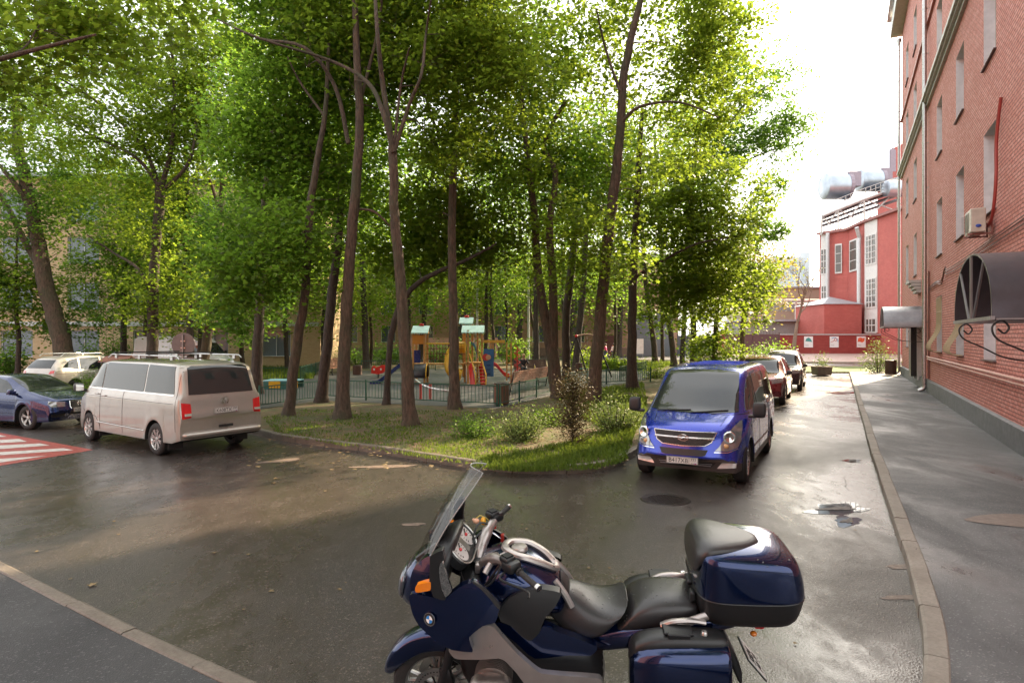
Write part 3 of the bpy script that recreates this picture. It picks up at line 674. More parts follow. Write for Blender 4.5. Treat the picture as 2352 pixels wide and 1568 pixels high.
m.build('roof_edge', M('factory_cornice', (.3, .12, .11), .6), fac)
def fseg(px):   # point on the facade line for a picture column, with direction
    for a, b in zip(fp, fp[1:]):
        pa, pb = 1176+F*a.x/a.y, 1176+F*b.x/b.y
        if px <= pb or b is fp[-1]:
            r_ = (px-1176)/F; d = b-a; t_ = (r_*a.y-a.x)/(d.x-r_*d.y); return a+d*t_, d.normalized()
def fpanel(name, pxa, pxb, ya, yb, mat, out, parent, thick=.06):
    A, d = fseg((pxa+pxb)/2); A, _ = fseg(pxa+.01); B, _ = fseg(pxb-.01)
    d = (B-A).normalized(); nrm = Vector((-d.y, d.x, 0)); nrm = nrm if nrm.x < 0 else -nrm
    zt = lambda p, y: HC-(y-HY)/F*p.y
    mid = (A+B)/2; z1, z2 = zt(mid, yb), zt(mid, ya); q = [A, B]
    m = MB(); o = nrm*out-fo_
    m.prism([A+o+Vector((0, 0, z1)), B+o+Vector((0, 0, z1)), B+o+Vector((0, 0, z2)), A+o+Vector((0, 0, z2))], nrm*thick); return m.build(name, mat, parent), A, B, z1, z2, nrm
FWIN = [(1888, 1900, 573, 628, 2, 4), (1889, 1900, 657, 685, 2, 2), (1921, 1933, 563, 625, 1, 3), (1955, 1969, 553, 620, 1, 3), (1992, 2013, 540, 605, 3, 5), (1993, 2013, 640, 705, 3, 5), (1993, 2013, 732, 762, 3, 2)]
fpanel('white_bay', 1886, 1905, 536, 764, FW, .02, fac)
fpanel('white_bay', 1987, 2016, 508, 764, FW, .02, fac)
for (a, b, c, d, nx, nz_) in FWIN:
    f, A, B, z1, z2, nr = fpanel('window', a-2, b+2, c-3, d+3, FW, .1, fac)
    A, _ = fseg(a); B, _ = fseg(b)
    m = MB(); 
    m.prism([A+nr*.18+Vector((0, 0, z1+.25))-fo_, B+nr*.18+Vector((0, 0, z1+.25))-fo_, B+nr*.18+Vector((0, 0, z2-.25))-fo_, A+nr*.18+Vector((0, 0, z2-.25))-fo_], nr*.02); m.build('pane', glassy('factory_glass', (.12, .11, .1), .1) if 'fg' not in MC else MC['fg'], f)
    m = MB()
    for i in range(1, nx): p = A.lerp(B, i/nx)+nr*.22-fo_; m.box(p+Vector((0, 0, (z1+z2)/2)), (.12, .12, z2-z1-.4))
    for i in range(1, nz_): 
        z = z1+(z2-z1)*i/nz_; m.tube([A+nr*.22-fo_+Vector((0, 0, z)), B+nr*.22-fo_+Vector((0, 0, z))], .07, 4)
    if m.v: m.build('glazing_bar', FW, f)
# annex with hipped zinc roof
A = P(1893, 0, 90); B = P(1979, 0, 90); hz = P(0, 698, 90).z
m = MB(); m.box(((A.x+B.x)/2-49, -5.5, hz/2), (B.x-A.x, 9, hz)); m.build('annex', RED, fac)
m = MB(); c = Vector(((A.x+B.x)/2-49, -5.5, hz)); w2 = (B.x-A.x)/2+.25
m.add([c+Vector((-w2, -4.7, 0)), c+Vector((w2, -4.7, 0)), c+Vector((w2, 4.7, 0)), c+Vector((-w2, 4.7, 0)), c+Vector((.4, 0, 1.3))], [(0, 1, 4), (1, 2, 4), (2, 3, 4), (3, 0, 4), (0, 3, 2, 1)]); m.build('annex_roof', ROOFG, fac)
for (pa, pt, lab) in ((1907, 535, 'white drainpipe at the left end of the red factory'), (1979, 520, 'white drainpipe with a swan neck in the middle of the red factory')):
    p, d = fseg(pa); q = p+Vector((-.6, -.4, 0)); tp = HC-(pt-HY)/F*q.y
    t = thing('drainpipe', lab, 'drainpipe', q); m = MB()
    m.tube([(0, 0, 2.0), (0, 0, tp-2.2), (.15, .1, tp-1.6), (-.5, -.3, tp-.2)] if pa > 1950 else [(0, 0, 2.0), (0, 0, tp)], .28, 10); m.build('pipe', M('pipe_white', (.55, .56, .57), .4, .3), t, True)
# tall red block behind, rooftop steelwork and ducts
tb = thing('tall_red_block', 'tall red block rising behind the rooftop ducts', 'building', (P(2060, 0, 118).x+6, 122, 0))
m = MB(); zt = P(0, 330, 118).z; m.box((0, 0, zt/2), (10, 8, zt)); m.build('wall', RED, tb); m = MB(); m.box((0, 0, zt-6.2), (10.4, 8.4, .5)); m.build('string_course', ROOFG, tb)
DUCT = M('duct_metal', (.42, .47, .53), .35, .8, var=.2, sc=.6); DUCTD = M('duct_end', (.3, .25, .29), .5, .3)
STL = M('frame_steel', (.5, .47, .45), .5, .3, var=.2, sc=1)
ymid = 100.0
pf = thing('rooftop_platform', 'rusty white steel platform with railings on the factory roof', 'steel platform', (P(1960, 0, ymid).x, ymid, 0))
def pfp(px, py, dy=0): return P(px, py, ymid+dy)-pf.location
m = MB()
top = [(1888, 497), (1925, 482), (1985, 458), (2062, 432)]; bot = [(1886, 540), (1925, 532), (1985, 512), (2062, 486)]
for dy in (0, 7):
    for (a, b) in zip(top, top[1:]): m.tube([pfp(*a, dy), pfp(*b, dy)], .22, 4)
    for a, b in zip(top, bot): m.tube([pfp(*a, dy), pfp(*b, dy)], .16, 4)
    for i in range(3): m.tube([pfp(*top[i], dy), pfp(*bot[i+1], dy)], .11, 4); m.tube([pfp(*bot[i], dy), pfp(*top[i+1], dy)], .11, 4)
for a in top: m.tube([pfp(*a, 0), pfp(*a, 7)], .14, 4)
m.build('truss', STL, pf)
m = MB(); m.strip([pfp(*a, 0)+Vector((0, 0, .2)) for a in top], [pfp(*a, 7)+Vector((0, 0, .2)) for a in top]); m.strip([pfp(*a, 0)+Vector((0, 0, -.1)) for a in top], [pfp(*a, 7)+Vector((0, 0, -.1)) for a in top]); m.build('deck', M('deck_dark', (.13, .13, .15), .5, .3), pf)
m = MB()
for j, dy in enumerate((1.5, 3, 4.5, 6)):
    for fr in (.12, .3, .5): m.tube([pfp(a_[0], a_[1]+(b_[1]-a_[1])*fr, dy) for a_, b_ in zip(top, bot)], .16+.08*(j % 2), 5)
m.build('pipework', M('pipework_grey', (.2, .21, .23), .45, .5), pf)
m = MB()
for k in range(15):
    t_ = k/14; px = 1897+t_*160; py = lerp(top, px) if False else np.interp(px, [a[0] for a in top], [a[1] for a in top])
    m.tube([pfp(px, py), pfp(px, py-25)], .06, 4)
for dz in (25, 16, 8): m.tube([pfp(1897, np.interp(1897, [a[0] for a in top], [a[1] for a in top])-dz)]+[pfp(x, np.interp(x, [a[0] for a in top], [a[1] for a in top])-dz) for x in (1925, 1985, 2057)], .06, 4)
m.build('railing', STL, pf)
def duct(px, py, w, h, label, y=ymid+4, L=7.0):
    c = P(px, py, y); t = thing('air_duct', label, 'air duct', c, 0, 'metal air ducts on the factory roof'); r = h/2*y/F; hw = w/2*y/F
    prof = [Vector((0, 0, 0))]; m = MB(); n = 20
    ring = [Vector((r*math.cos(a), 0, r*math.sin(a))) for a in [math.pi*.5+math.pi*i/n for i in range(n+1)]]
    ring += [Vector((hw, 0, -r*.55)), Vector((hw, 0, r))]
    fr = [q+Vector((0, -2, 0)) for q in ring]; bk = [q+Vector((3, 3, 0)) for q in ring]
    m.loft([fr, bk], True); m.build('drum', DUCT, t, True)
    m = MB(); m.prism([q*.55+Vector((hw*.75, -2.05, 0)) for q in ring], (0, -.05, 0)); m.build('end_plate', DUCTD, t); return t
def drum(px0, px1, py0, py1, label, y, endpx):
    """big rolled duct: cylinder lying to the right, dark end plate at its right end"""
    a = P(px0, py1, y); b = P(px1, py0, y); r = (b.z-a.z)/2; zc = (a.z+b.z)/2
    t = thing('air_duct', label, 'air duct', (a.x+r*.6, y, zc), 0, 'metal air ducts on the factory roof'); L = b.x-a.x
    m = MB(); prof = []
    ring = lambda x, s: [Vector((x, r*s*math.cos(q), r*s*math.sin(q))) for q in [i*2*math.pi/24 for i in range(24)]]
    m.loft([ring(-r*.6, .93), ring(-r*.55, 1), ring(L*.55, 1)]); m.build('drum', DUCT, t, True)
    m = MB(); m.lathe([(r*1.03, L*.55-.05), (r*1.03, L*.55+.5)], (0, 0, 0), 'x', 24); m.box((L*.55+r*.45, 0, r*.45), (r*.9, r*1.2, r*1.1)); m.build('end_plate', DUCTD, t)
drum(1891, 1950, 398, 458, 'large shiny rolled duct, leftmost on the factory roof', 103, 0)
drum(1972, 2030, 390, 440, 'shiny rolled duct in the middle of the factory roof', 106, 0)
drum(2034, 2075, 415, 452, 'small pale duct beside the drainpipe on the factory roof', 99, 0)
t = thing('air_duct', 'tall curved pale duct rising against the tall red block', 'air duct', P(2040, 380, 111), 0, 'metal air ducts on the factory roof')
m = MB(); q = [P(2015, 395, 111), P(2015, 345, 111), P(2025, 322, 111), P(2046, 313, 111), P(2062, 311, 111), P(2062, 330, 111), P(2046, 340, 111), P(2044, 395, 111)]
m.prism([a-t.location for a in q], (0, 4, 0)); m.build('duct_shell', M('duct_pale', (.62, .63, .66), .3, .7), t); m = MB(); q = [P(2045, 394, 110.9), P(2045, 345, 110.9), P(2050, 338, 110.9), P(2058, 345, 110.9), P(2058, 394, 110.9)]
m.prism([a-t.location for a in q], (0, .1, 0)); m.build('duct_side', DUCTD, t)
# ---- low buildings left of the factory, distant tower
lb = thing('low_tan_building', 'low tan industrial building with ribbon windows left of the red factory', 'building', (P(1820, 0, 118).x, 122, 0)); zt = P(0, 662, 118).z
m = MB(); m.box((0, 0, zt/2), (19, 8, zt)); m.build('wall', M('tan_wall', (.42, .34, .27), .7, var=.1, sc=.4), lb)
for zz in (.32, .62): m = MB(); m.box((0, -4.03, zt*zz+1), (17.5, .06, 1.9)); m.build('window_band', M('band_glass', (.3, .33, .33), .25), lb)
m = MB(); m.box((0, 0, zt+.15), (19.6, 8.6, .3)); m.build('roof', ROOFG, lb)
lb = thing('flat_shed', 'low grey flat-roofed shed behind the maroon gate', 'shed', (P(1800, 0, 100).x, 102, 0)); zt = P(0, 738, 98).z
m = MB(); m.box((0, 0, zt/2), (15, 7, zt)); m.build('wall', M('shed_wall', (.3, .28, .27), .7), lb); m = MB(); m.box((0, -.3, zt+.15), (16, 8, .3)); m.build('roof', ROOFG, lb)
ps = thing('overhead_pipe', 'horizontal pale pipe bridge left of the red factory', 'pipe bridge', P(1830, 690, 104))
m = MB(); m.tube([(-10, 0, 0), (5.2, 0, 0)], .22, 8); m.tube([(-10, .6, -.5), (5.2, .6, -.5)], .15, 8); m.build('pipe', STL, ps, True)
m = MB(); [m.box((x, .3, -3.2), (.25, .25, 6)) for x in (-8, 0, 4.5)]; m.build('support', STL, ps)
tw = thing('distant_tower', 'pale grey-white high-rise far behind the bare tree', 'tower block', (P(1818, 0, 330).x, 335, 0)); zt = P(0, 578, 330).z
PT = M('hazed_tower', (.62, .66, .7), .6, var=.03)  # distance haze put into the wall colour as a pale tint
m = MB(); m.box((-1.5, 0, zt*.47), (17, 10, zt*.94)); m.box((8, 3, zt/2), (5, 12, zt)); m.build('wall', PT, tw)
for i in range(6): m = MB(); m.box((-8.5+i*2.9, -5.1, zt*.5), (1.3, .2, zt*.8)); m.build('window_strip', M('tower_glass', (.5, .56, .62), .3), tw)
# ---- tan brick building on the left, behind the trees
TB = brick('tan_brick', (.5, .36, .2), (.58, .43, .26), (.38, .3, .2), .28, .09, .3, .7)
bl = thing('tan_apartment_block', 'long tan brick apartment block behind the trees on the left', 'apartment block', Vector((-47, 43, 0)), 0.10)
ops = [(2.5+i*4.4, 4.6+i*4.4, a, a+1.9, (1, 0)) for i in range(7) for a in (1.0, 4.4, 7.6, 10.6) if not (i == 6 and a > 9)]
facade(bl, 33, 13.6, ops, TB, M('tan_reveal', (.5, .45, .38), .7), .2, 0, M('pvc_white', (.7, .7, .7), .4), glassy('pale_glass', (.16, .19, .22), .08), M('pale_sill', (.55, .57, .56), .5), far=True)
m = MB(); m.box((16.5, -.06, 3.35), (33, .14, .3)); m.build('string_course', M('pale_band', (.5, .53, .5), .6), bl)
m = MB(); m.box((16.5, 5, 13.75), (33.6, 11, .3)); m.build('roof', ROOFG, bl)
m = MB(); m.box((33.05, 5, 6.8), (.1, 10, 13.6)); m.build('end_wall', TB, bl)
# ---- brick building across the park
T2 = brick('brown_brick', (.36, .21, .14), (.44, .28, .19), (.25, .17, .13), .4, .13, .3, .7)
bb = thing('brown_brick_building', 'brown brick building with grey entrance panel beyond the playground', 'building', (-34, 80, 0))
ops = [(3+i*4.8, 4.8+i*4.8, a, a+2.1, (1, 0)) for i in range(10) for a in (1.7, 5.2, 8.7)]
xe = P(1556, 0, 80).x+34
facade(bb, xe, 12.5, [o for o in ops if o[1] < xe-8], T2, M('tan_reveal', (.5, .45, .38), .7), .2, 0, M('pvc_white', (.7, .7, .7), .4), glassy('dim_glass', (.1, .12, .14), .1), None)
xg = P(1466, 0, 80).x+34
m = MB(); m.box((xg+2, -.05, 2.7), (4.6, .3, 5.4)); m.build('entrance_panel', M('panel_slate', (.16, .17, .2), .5), bb)
m = MB(); m.box((xg-3.6, -.12, 1.3), (1.3, .2, 2.5)); m.build('door', M('door_maroon', (.12, .04, .035), .5), bb)
m = MB(); m.box((xe/2, 4, 12.65), (xe+.6, 9, .3)); m.build('roof', ROOFG, bb)
m = MB(); m.box((xe+.05, 4, 6.2), (.1, 8, 12.4)); m.build('end_wall', T2, bb)
m = MB(); m.box((xe/2, -.06, .5), (xe, .12, 1)); m.build('plinth', M('plinth_brown', (.2, .13, .1), .7), bb)
sg = thing('notice_board', 'small white notice board standing before the grey entrance', 'notice board', P(1470, 0, 68)*1)
sg.location.z = .1
m = MB(); m.box((0, 0, 1.3), (.75, .06, 1.6)); m.build('board', M('notice_paper', (.66, .58, .55), .5), sg); m = MB(); [m.box((s*.3, .04, .8), (.05, .05, 1.6)) for s in (-1, 1)]; m.build('post', GREY, sg)
pk = thing('pink_kiosk', 'low pink plastered entrance with red parapet beyond the playground', 'kiosk', (P(1035, 0, 74).x, 74, 0))
m = MB(); m.box((0, 0, 1.15), (11, 2, 2.3)); m.build('wall', M('pink_plaster', (.5, .26, .22), .7), pk)
m = MB(); [m.box((-4.5+.35*i*0, -1.3-.28*i, .75-.18*i), (3.2, .3, .18)) for i in range(4)]; m.build('steps', M('step_stone', (.35, .27, .25), .7), pk)
DEBUG = False; DENS = 1.12; BEHIND = 2.2
# ================================================================ TREES AND PLANTS
def np_mesh(name, V, nper, loops_tpl, mat, parent=None):
    """V: (n, nper, 3) vertices; loops_tpl: list of polygons (index tuples) repeated for every item"""
    n = len(V); me = bpy.data.meshes.new(name); me.vertices.add(n*nper); me.vertices.foreach_set('co', V.reshape(-1).astype(np.float32))
    li = np.concatenate([np.array(p) for p in loops_tpl]); sizes = np.array([len(p) for p in loops_tpl])
    L = (li[None, :]+(np.arange(n)*nper)[:, None]).ravel().astype(np.int32); me.loops.add(len(L)); me.loops.foreach_set('vertex_index', L)
    st = np.concatenate([[0], np.cumsum(sizes)[:-1]]); starts = (st[None, :]+(np.arange(n)*sizes.sum())[:, None]).ravel().astype(np.int32)
    me.polygons.add(len(starts)); me.polygons.foreach_set('loop_start', starts); me.materials.append(mat); me.update(calc_edges=True)
    o = bpy.data.objects.new(name, me); COL.objects.link(o)
    if parent is not None: o.parent = parent
    return o
MAPLE = np.array([(0, -.42), (.16, -.30), (.46, -.30), (.36, -.08), (.52, .16), (.26, .14), (.0, .58), (-.26, .14), (-.52, .16), (-.36, -.08), (-.46, -.30), (-.16, -.30)])
MT = [(0, 1, 3, 5, 7, 9, 11), (1, 2, 3), (3, 4, 5), (5, 6, 7), (7, 8, 9), (9, 10, 11)]
OVAL = np.array([(0, -.5), (.28, -.1), (.22, .25), (0, .5), (-.22, .25), (-.28, -.1)]); OT = [(0, 1, 2, 3, 4, 5)]
STAR = np.array([(0, -.42), (.48, -.28), (.3, 0), (.5, .22), (.12, .18), (0, .56), (-.12, .18), (-.5, .22), (-.3, 0), (-.48, -.28)]); ST_ = [tuple(range(10))]
DIAM = np.array([(0, -.5), (.42, -.05), (0, .5), (-.42, -.05)]); DT = [(0, 1, 2, 3)]
def leaves(name, C, size, mat, parent, kind='maple', droop=.35, rng=RNG, up=.45):
    """C: (n,3) leaf positions, in world space; parent at a location without rotation"""
    n = len(C); tpl, tp = {'maple': (MAPLE, MT), 'oval': (OVAL, OT), 'star': (STAR, ST_), 'diam': (DIAM, DT)}[kind]
    nr = rng.normal(0, .55, (n, 3)); nr[:, 2] = np.abs(nr[:, 2])+up; nr /= np.linalg.norm(nr, axis=1)[:, None]
    a = rng.uniform(0, 6.283, n); t = np.stack([np.cos(a), np.sin(a), np.full(n, -droop)], 1)
    t -= nr*(t*nr).sum(1)[:, None]; t /= np.linalg.norm(t, axis=1)[:, None]; b = np.cross(nr, t)
    s = size*rng.uniform(.6, 1.25, n)
    bend = -(tpl[:, 0]**2)*.35*1.0
    V = C[:, None, :]+s[:, None, None]*(b[:, None, :]*tpl[None, :, 0, None]+t[:, None, :]*tpl[None, :, 1, None]+nr[:, None, :]*bend[None, :, None])
    if parent is not None: V = V-np.array(parent.location)[None, None, :]
    return np_mesh(name, V, len(tpl), tp, mat, parent)
k = N('bark'); v = k.n('ShaderNodeMapping'); v.inputs['Scale'].default_value = (1, 1, .22); k.l(k.tc.outputs['Object'], v.inputs[0])
f1 = k.noise(16, 6, .7, v.outputs[0], .5); f2 = k.noise(1.3, 4)
bk = k.mix(k.ramp(f1, [(.35, 0.0), (.7, 1.0)]), (.04, .027, .018), (.16, .105, .07)); bk = k.mix(k.ramp(f2, [(.45, 0.0), (.65, .65)]), bk, (.055, .06, .03))
k.set(Base_Color=bk, Roughness=.85); k.bump(f1, 1, .08); BARK = k.m
k = N('dark_bark'); v = k.n('ShaderNodeMapping'); v.inputs['Scale'].default_value = (1, 1, .25); k.l(k.tc.outputs['Object'], v.inputs[0]); f1 = k.noise(18, 6, .7, v.outputs[0], .5); f2 = k.noise(1.1, 4)
bk = k.mix(k.ramp(f1, [(.35, 0.0), (.7, 1.0)]), (.025, .018, .014), (.085, .06, .045)); k.set(Base_Color=k.mix(k.ramp(f2, [(.5, 0.0), (.75, .5)]), bk, (.04, .05, .02)), Roughness=.88); k.bump(f1, 1, .03); BARKD = k.m
LF = [leafmat('maple_leaf', (.05, .11, .01), (.12, .19, .018), (.28, .48, .045), .56),
      leafmat('lime_maple_leaf', (.06, .12, .008), (.13, .2, .016), (.35, .49, .045), .56),  # yellower green leaf, chosen tree by tree
      leafmat('deep_maple_leaf', (.035, .09, .014), (.08, .15, .025), (.24, .44, .05), .56),
      leafmat('yellowing_leaf', (.14, .14, .03), (.3, .25, .06), (.5, .42, .08), .5)]
SUNV = np.array([math.sin(SUN_AZ)*math.cos(SUN_EL), math.cos(SUN_AZ)*math.cos(SUN_EL), math.sin(SUN_EL)])
# breaks in the canopy through which the sun reaches the ground (outlines of the sunny patches, as ground points)
GAPS = [[(-60, 1340), (240, 1215), (420, 1150), (620, 1130), (1010, 1085), (1080, 1100), (1090, 1150), (720, 1240), (330, 1320)], [(1180, 1050), (1300, 1030), (1470, 1015), (1460, 1062), (1330, 1092), (1200, 1092)], [(590, 1050), (760, 1035), (900, 1062), (760, 1085)],
        [(960, 962), (1090, 930), (1330, 880), (1350, 895), (1120, 950)], [(1120, 866), (1300, 850), (1400, 850), (1260, 872)], [(620, 1000), (780, 984), (770, 996), (640, 1008)], [(1290, 985), (1460, 930), (1470, 960), (1340, 1010)]]
def inpoly(px, py, poly):
    ins = np.zeros(len(px), bool); j = len(poly)-1
    for i in range(len(poly)):
        (xi, yi), (xj, yj) = poly[i], poly[j]; ins ^= ((yi > py) != (yj > py)) & (px < (xj-xi)*(py-yi)/(yj-yi+1e-9)+xi); j = i
    return ins
def sun_gaps(C, rng):
    g = C-SUNV[None, :]*(C[:, 2:3]/SUNV[2]); ok = g[:, 1] > 1; Y = np.where(ok, g[:, 1], 1); px = 1176+F*g[:, 0]/Y; py = HY+F*HC/Y
    hit = np.zeros(len(C), bool)
    for po in GAPS: hit |= inpoly(px, py, po)
    return C[~(hit & ok & (rng.uniform(0, 1, len(C)) < .98))]
def tree(label, trunk, rads, crown, mat=0, bark=None, n_leaf=9000, leaf=.17, kind='maple', forks=(), cat='tree', group='park trees', depth=None, seed=0, clump=.72, name='maple_tree', twig=True, fl=.6, yr=.6, z0=.1):
    """trunk: picture points, first one the foot; rads in pixels of width; crown: (px, py, rx, ry, weight[, dy]) ellipsoids"""
    n_leaf = int(n_leaf*DENS); rg = random.Random(seed+101); rng = np.random.default_rng(seed+5)
    foot = G(trunk[0][0], trunk[0][1], z0) if depth is None else P(trunk[0][0], trunk[0][1], depth); Y = foot.y; foot.z = z0-.02 if depth is None else foot.z
    t = thing(name, label, cat, foot, 0, group); L = foot
    w = Y/F; sw = rg.uniform(-1, 1)
    pts = [P(x, y, Y+sw*.012*(trunk[0][1]-y)*w) for x, y in trunk]; pts[0].z = foot.z
    path = spline(pts, 5); rr = [r*.5*w for r in rads]; rp = [lerp([(i*5, r) for i, r in enumerate(rr)], j) for j in range(len(path))]
    rp[0] *= 1.45; rp[1] *= 1.15
    m = MB(); rings = []
    pj = [p-L+Vector((rg.uniform(-1, 1), rg.uniform(-1, 1), 0))*rp[i]*.12 for i, p in enumerate(path)]
    m.tube(pj, rp, 12); nodes = [(path[j], rp[j]) for j in range(len(path)//3, len(path))]
    for fk in forks:
        fp_ = [P(x, y, Y+(rg.uniform(-1, 1) if i else 0)*w*25*i) for i, (x, y) in enumerate(fk[0])]; fpath = spline(fp_, 4)
        k0, k1 = fk[1]; fr = [(k0+(k1-k0)*j/(len(fpath)-1))*.5*w for j in range(len(fpath))]
        m.tube([p-L for p in fpath], fr, 9); nodes += list(zip(fpath[2:], fr[2:]))
    # clump centres inside the crown ellipsoids, each hung on the nearest limb by a thin bough
    tot = sum(c[4] for c in crown); n_leaf = int(n_leaf*(1.75 if leaf < .21 else 1.25)); leaf *= .88 if leaf < .21 else .9
    if kind == 'maple' and Y > 21: kind = 'star'
    nc = max(6, int(n_leaf/34)); C = []
    npos = np.array([tuple(p) for p, r in nodes]); cl = []
    for c in crown:
        k_ = max(1, int(nc*c[4]/tot)); dy = c[5] if len(c) > 5 else 0
        for _ in range(k_):
            while True:
                u = np.array([rg.uniform(-1, 1) for _ in range(3)]); q = u@u
                if q < 1 and q > .12*rg.random():
                    if q > .5: u = u*rg.uniform(.95, 1.32)
                    break
            ctr = P(c[0]+u[0]*c[2]*1.2, c[1]+u[2]*c[3]*1.2, Y+dy+BEHIND*(Y < 30))+Vector((0, u[1]*yr*(c[2]+c[3])*.5*w, 0)); cl.append(ctr)
    cl.sort(key=lambda c_: float(np.linalg.norm(npos-np.array(tuple(c_)), axis=1).min())); gpos = [tuple(p) for p, r in nodes]; grad = [r for p, r in nodes]
    for ctr in cl:
        cv = np.array(tuple(ctr)); npos = np.array(gpos); d = np.linalg.norm(npos-cv-np.array([0, 0, .0]), axis=1)+np.maximum(0, npos[:, 2]-cv[2]+.3)*1.5; i = int(d.argmin())
        R_ = clump*rg.uniform(.65, 1.35); nl = int(34*rg.uniform(.6, 1.4))
        rad = rng.normal(0, 1, (nl, 3)); rad /= np.linalg.norm(rad, axis=1)[:, None]; rad *= (rng.uniform(0, 1, nl)**.5)[:, None]
        sl = rg.uniform(0, 6.28); tilt = rg.uniform(.0, .35)
        pz = rad*np.array([R_, R_, R_*fl]); pz[:, 2] -= tilt*(pz[:, 0]*math.cos(sl)+pz[:, 1]*math.sin(sl))+.12*(pz[:, 0]**2+pz[:, 1]**2)/R_
        far_ = rng.uniform(0, 1, nl) < .22; pz[far_] *= rng.uniform(1.2, 1.9, (far_.sum(), 1)); C.append(cv+pz)
        if twig:
            a, r0 = Vector(gpos[i]), grad[i]; r0 = min(r0*.55, .010+.007*d[i]); gpos.append(tuple(ctr)); grad.append(max(.006, r0*.8)); mid = a.lerp(ctr, .5)+Vector((rg.uniform(-.2, .2), rg.uniform(-.2, .2), .12*d[i]*rg.uniform(-.3, 1)))
            tp = spline([a-L, mid-L, ctr-L], 3); m.tube(tp, [r0*(1-.35*j/(len(tp)-1)) for j in range(len(tp))], 5, False)
            if True:
                for _ in range(2):
                    e = ctr+Vector((rg.uniform(-1, 1), rg.uniform(-1, 1), rg.uniform(-.3, .3)))*R_*.9; m.tube([tp[-1], (ctr+e)/2-L+Vector((0, 0, .05)), e-L], [r0*.5, r0*.35, .003], 4, False)
    m.build('trunk', bark or BARK, t, True)
    leaves('crown', sun_gaps(np.concatenate(C), rng), leaf, LF[mat] if isinstance(mat, int) else mat, t, kind, rng=rng)
    return t
def T(*a, **k):
    if DEBUG: k["n_leaf"] = 300
    return tree(*a, **k)
A_ = 3.0
# nearest row
T('tall maple trunk rising straight through the picture, left of the forked maple', [(785, 962), (793, 760), (803, 600), (813, 480), (826, 300), (820, 150), (815, 0), (812, -160)], [34, 27, 25, 24, 20, 17, 13, 7],
  [(800, 60, 230, 130, 3), (700, -120, 300, 120, 2), (640, 560, 120, 70, .9, -2), (560, 640, 70, 60, .5, -2.5), (930, 180, 120, 90, .8)], 0, n_leaf=12500, leaf=.17, forks=[([(815, 480), (860, 486), (895, 520)], (7, 4)), ([(820, 260), (870, 60), (880, -80)], (9, 4)), ([(800, 330), (770, 200), (700, 110), (600, 90), (520, 55)], (11, 4))], seed=1)
T('forked maple with three rising limbs in the middle of the park', [(943, 978), (933, 830), (921, 660), (906, 500), (904, 400), (902, 335)], [34, 28, 25, 22, 21, 21],
  [(960, 60, 220, 130, 2.6), (1100, 180, 130, 90, 1), (900, -130, 280, 110, 2), (1020, 330, 60, 50, .4)], 1, n_leaf=12000, leaf=.17,
  forks=[([(904, 350), (880, 260), (845, 190), (760, 140), (600, 90), (500, 45)], (14, 3)), ([(903, 345), (880, 200), (868, 90), (862, 0)], (14, 8)), ([(906, 345), (940, 240), (968, 170), (978, 80), (990, 0)], (10, 4)), ([(905, 345), (920, 200), (940, 110)], (8, 3))], seed=2)
T('slim straight maple behind the slide', [(1044, 940), (1042, 760), (1038, 560), (1040, 420), (1046, 250), (1044, 80), (1040, -60)], [27, 21, 19, 18, 16, 12, 8],
  [(1050, 60, 130, 120, 1.4), (1120, 340, 130, 90, 1), (1000, 480, 90, 70, .7), (1060, -120, 200, 90, 1.3)], 1, n_leaf=10000, leaf=.18, seed=3, forks=[([(1030, 360), (985, 250), (960, 150)], (8, 3))])
T('leaning maple with red-brown trunk left of the blue minivan', [(1360, 925), (1378, 740), (1395, 560), (1412, 420), (1425, 290), (1432, 180), (1452, 80), (1478, -30), (1500, -150)], [32, 27, 25, 23, 20, 19, 17, 13, 9],
  [(1450, 60, 190, 120, 2), (1600, 190, 120, 90, 1.2), (1640, 40, 90, 80, .9), (1350, 560, 110, 90, .9, -3), (1450, -140, 260, 110, 1.8), (1520, 330, 120, 100, .9), (1290, 200, 120, 110, 1)], 1, n_leaf=15000, leaf=.18, seed=4,
  forks=[([(1428, 280), (1470, 245), (1560, 235), (1650, 270)], (9, 3)), ([(1424, 210), (1390, 110), (1370, 20)], (8, 3))])
T('double-stemmed maple whose stems meet behind the near bench', [(1283, 915), (1262, 780), (1238, 640), (1228, 500), (1214, 380), (1200, 250), (1195, 120)], [34, 26, 19, 17, 14, 10, 6],
  [(1220, 330, 140, 120, 2), (1180, 120, 130, 110, 1.2), (1300, 420, 110, 90, 1)], 0, n_leaf=9000, leaf=.18, seed=5, bark=BARK,
  forks=[([(1272, 800), (1270, 650), (1262, 520), (1276, 400), (1250, 330), (1300, 230)], (22, 8))])
T('dark leaning trunk just behind the double-stemmed maple', [(1302, 880), (1300, 740), (1310, 640), (1320, 540), (1322, 400)], [20, 18, 18, 15, 9],
  [(1330, 420, 90, 90, 1), (1380, 330, 90, 80, 1)], 0, n_leaf=6000, leaf=.2, seed=6, bark=BARKD, kind='oval')
T('straight dark maple beside the fence corner, nearest the blue minivan', [(1452, 895), (1452, 740), (1456, 600), (1462, 480), (1466, 400), (1475, 250)], [25, 20, 18, 16, 14, 8],
  [(1540, 560, 130, 100, 1.8, -1), (1640, 620, 110, 80, 1.4, -1), (1500, 420, 120, 90, 1.2), (1620, 460, 120, 80, 1.3), (1560, 690, 90, 50, .7, -1)], 1, n_leaf=13000, leaf=.2, seed=7, bark=BARKD, forks=[([(1454, 640), (1520, 600), (1600, 560), (1680, 545)], (8, 3))])
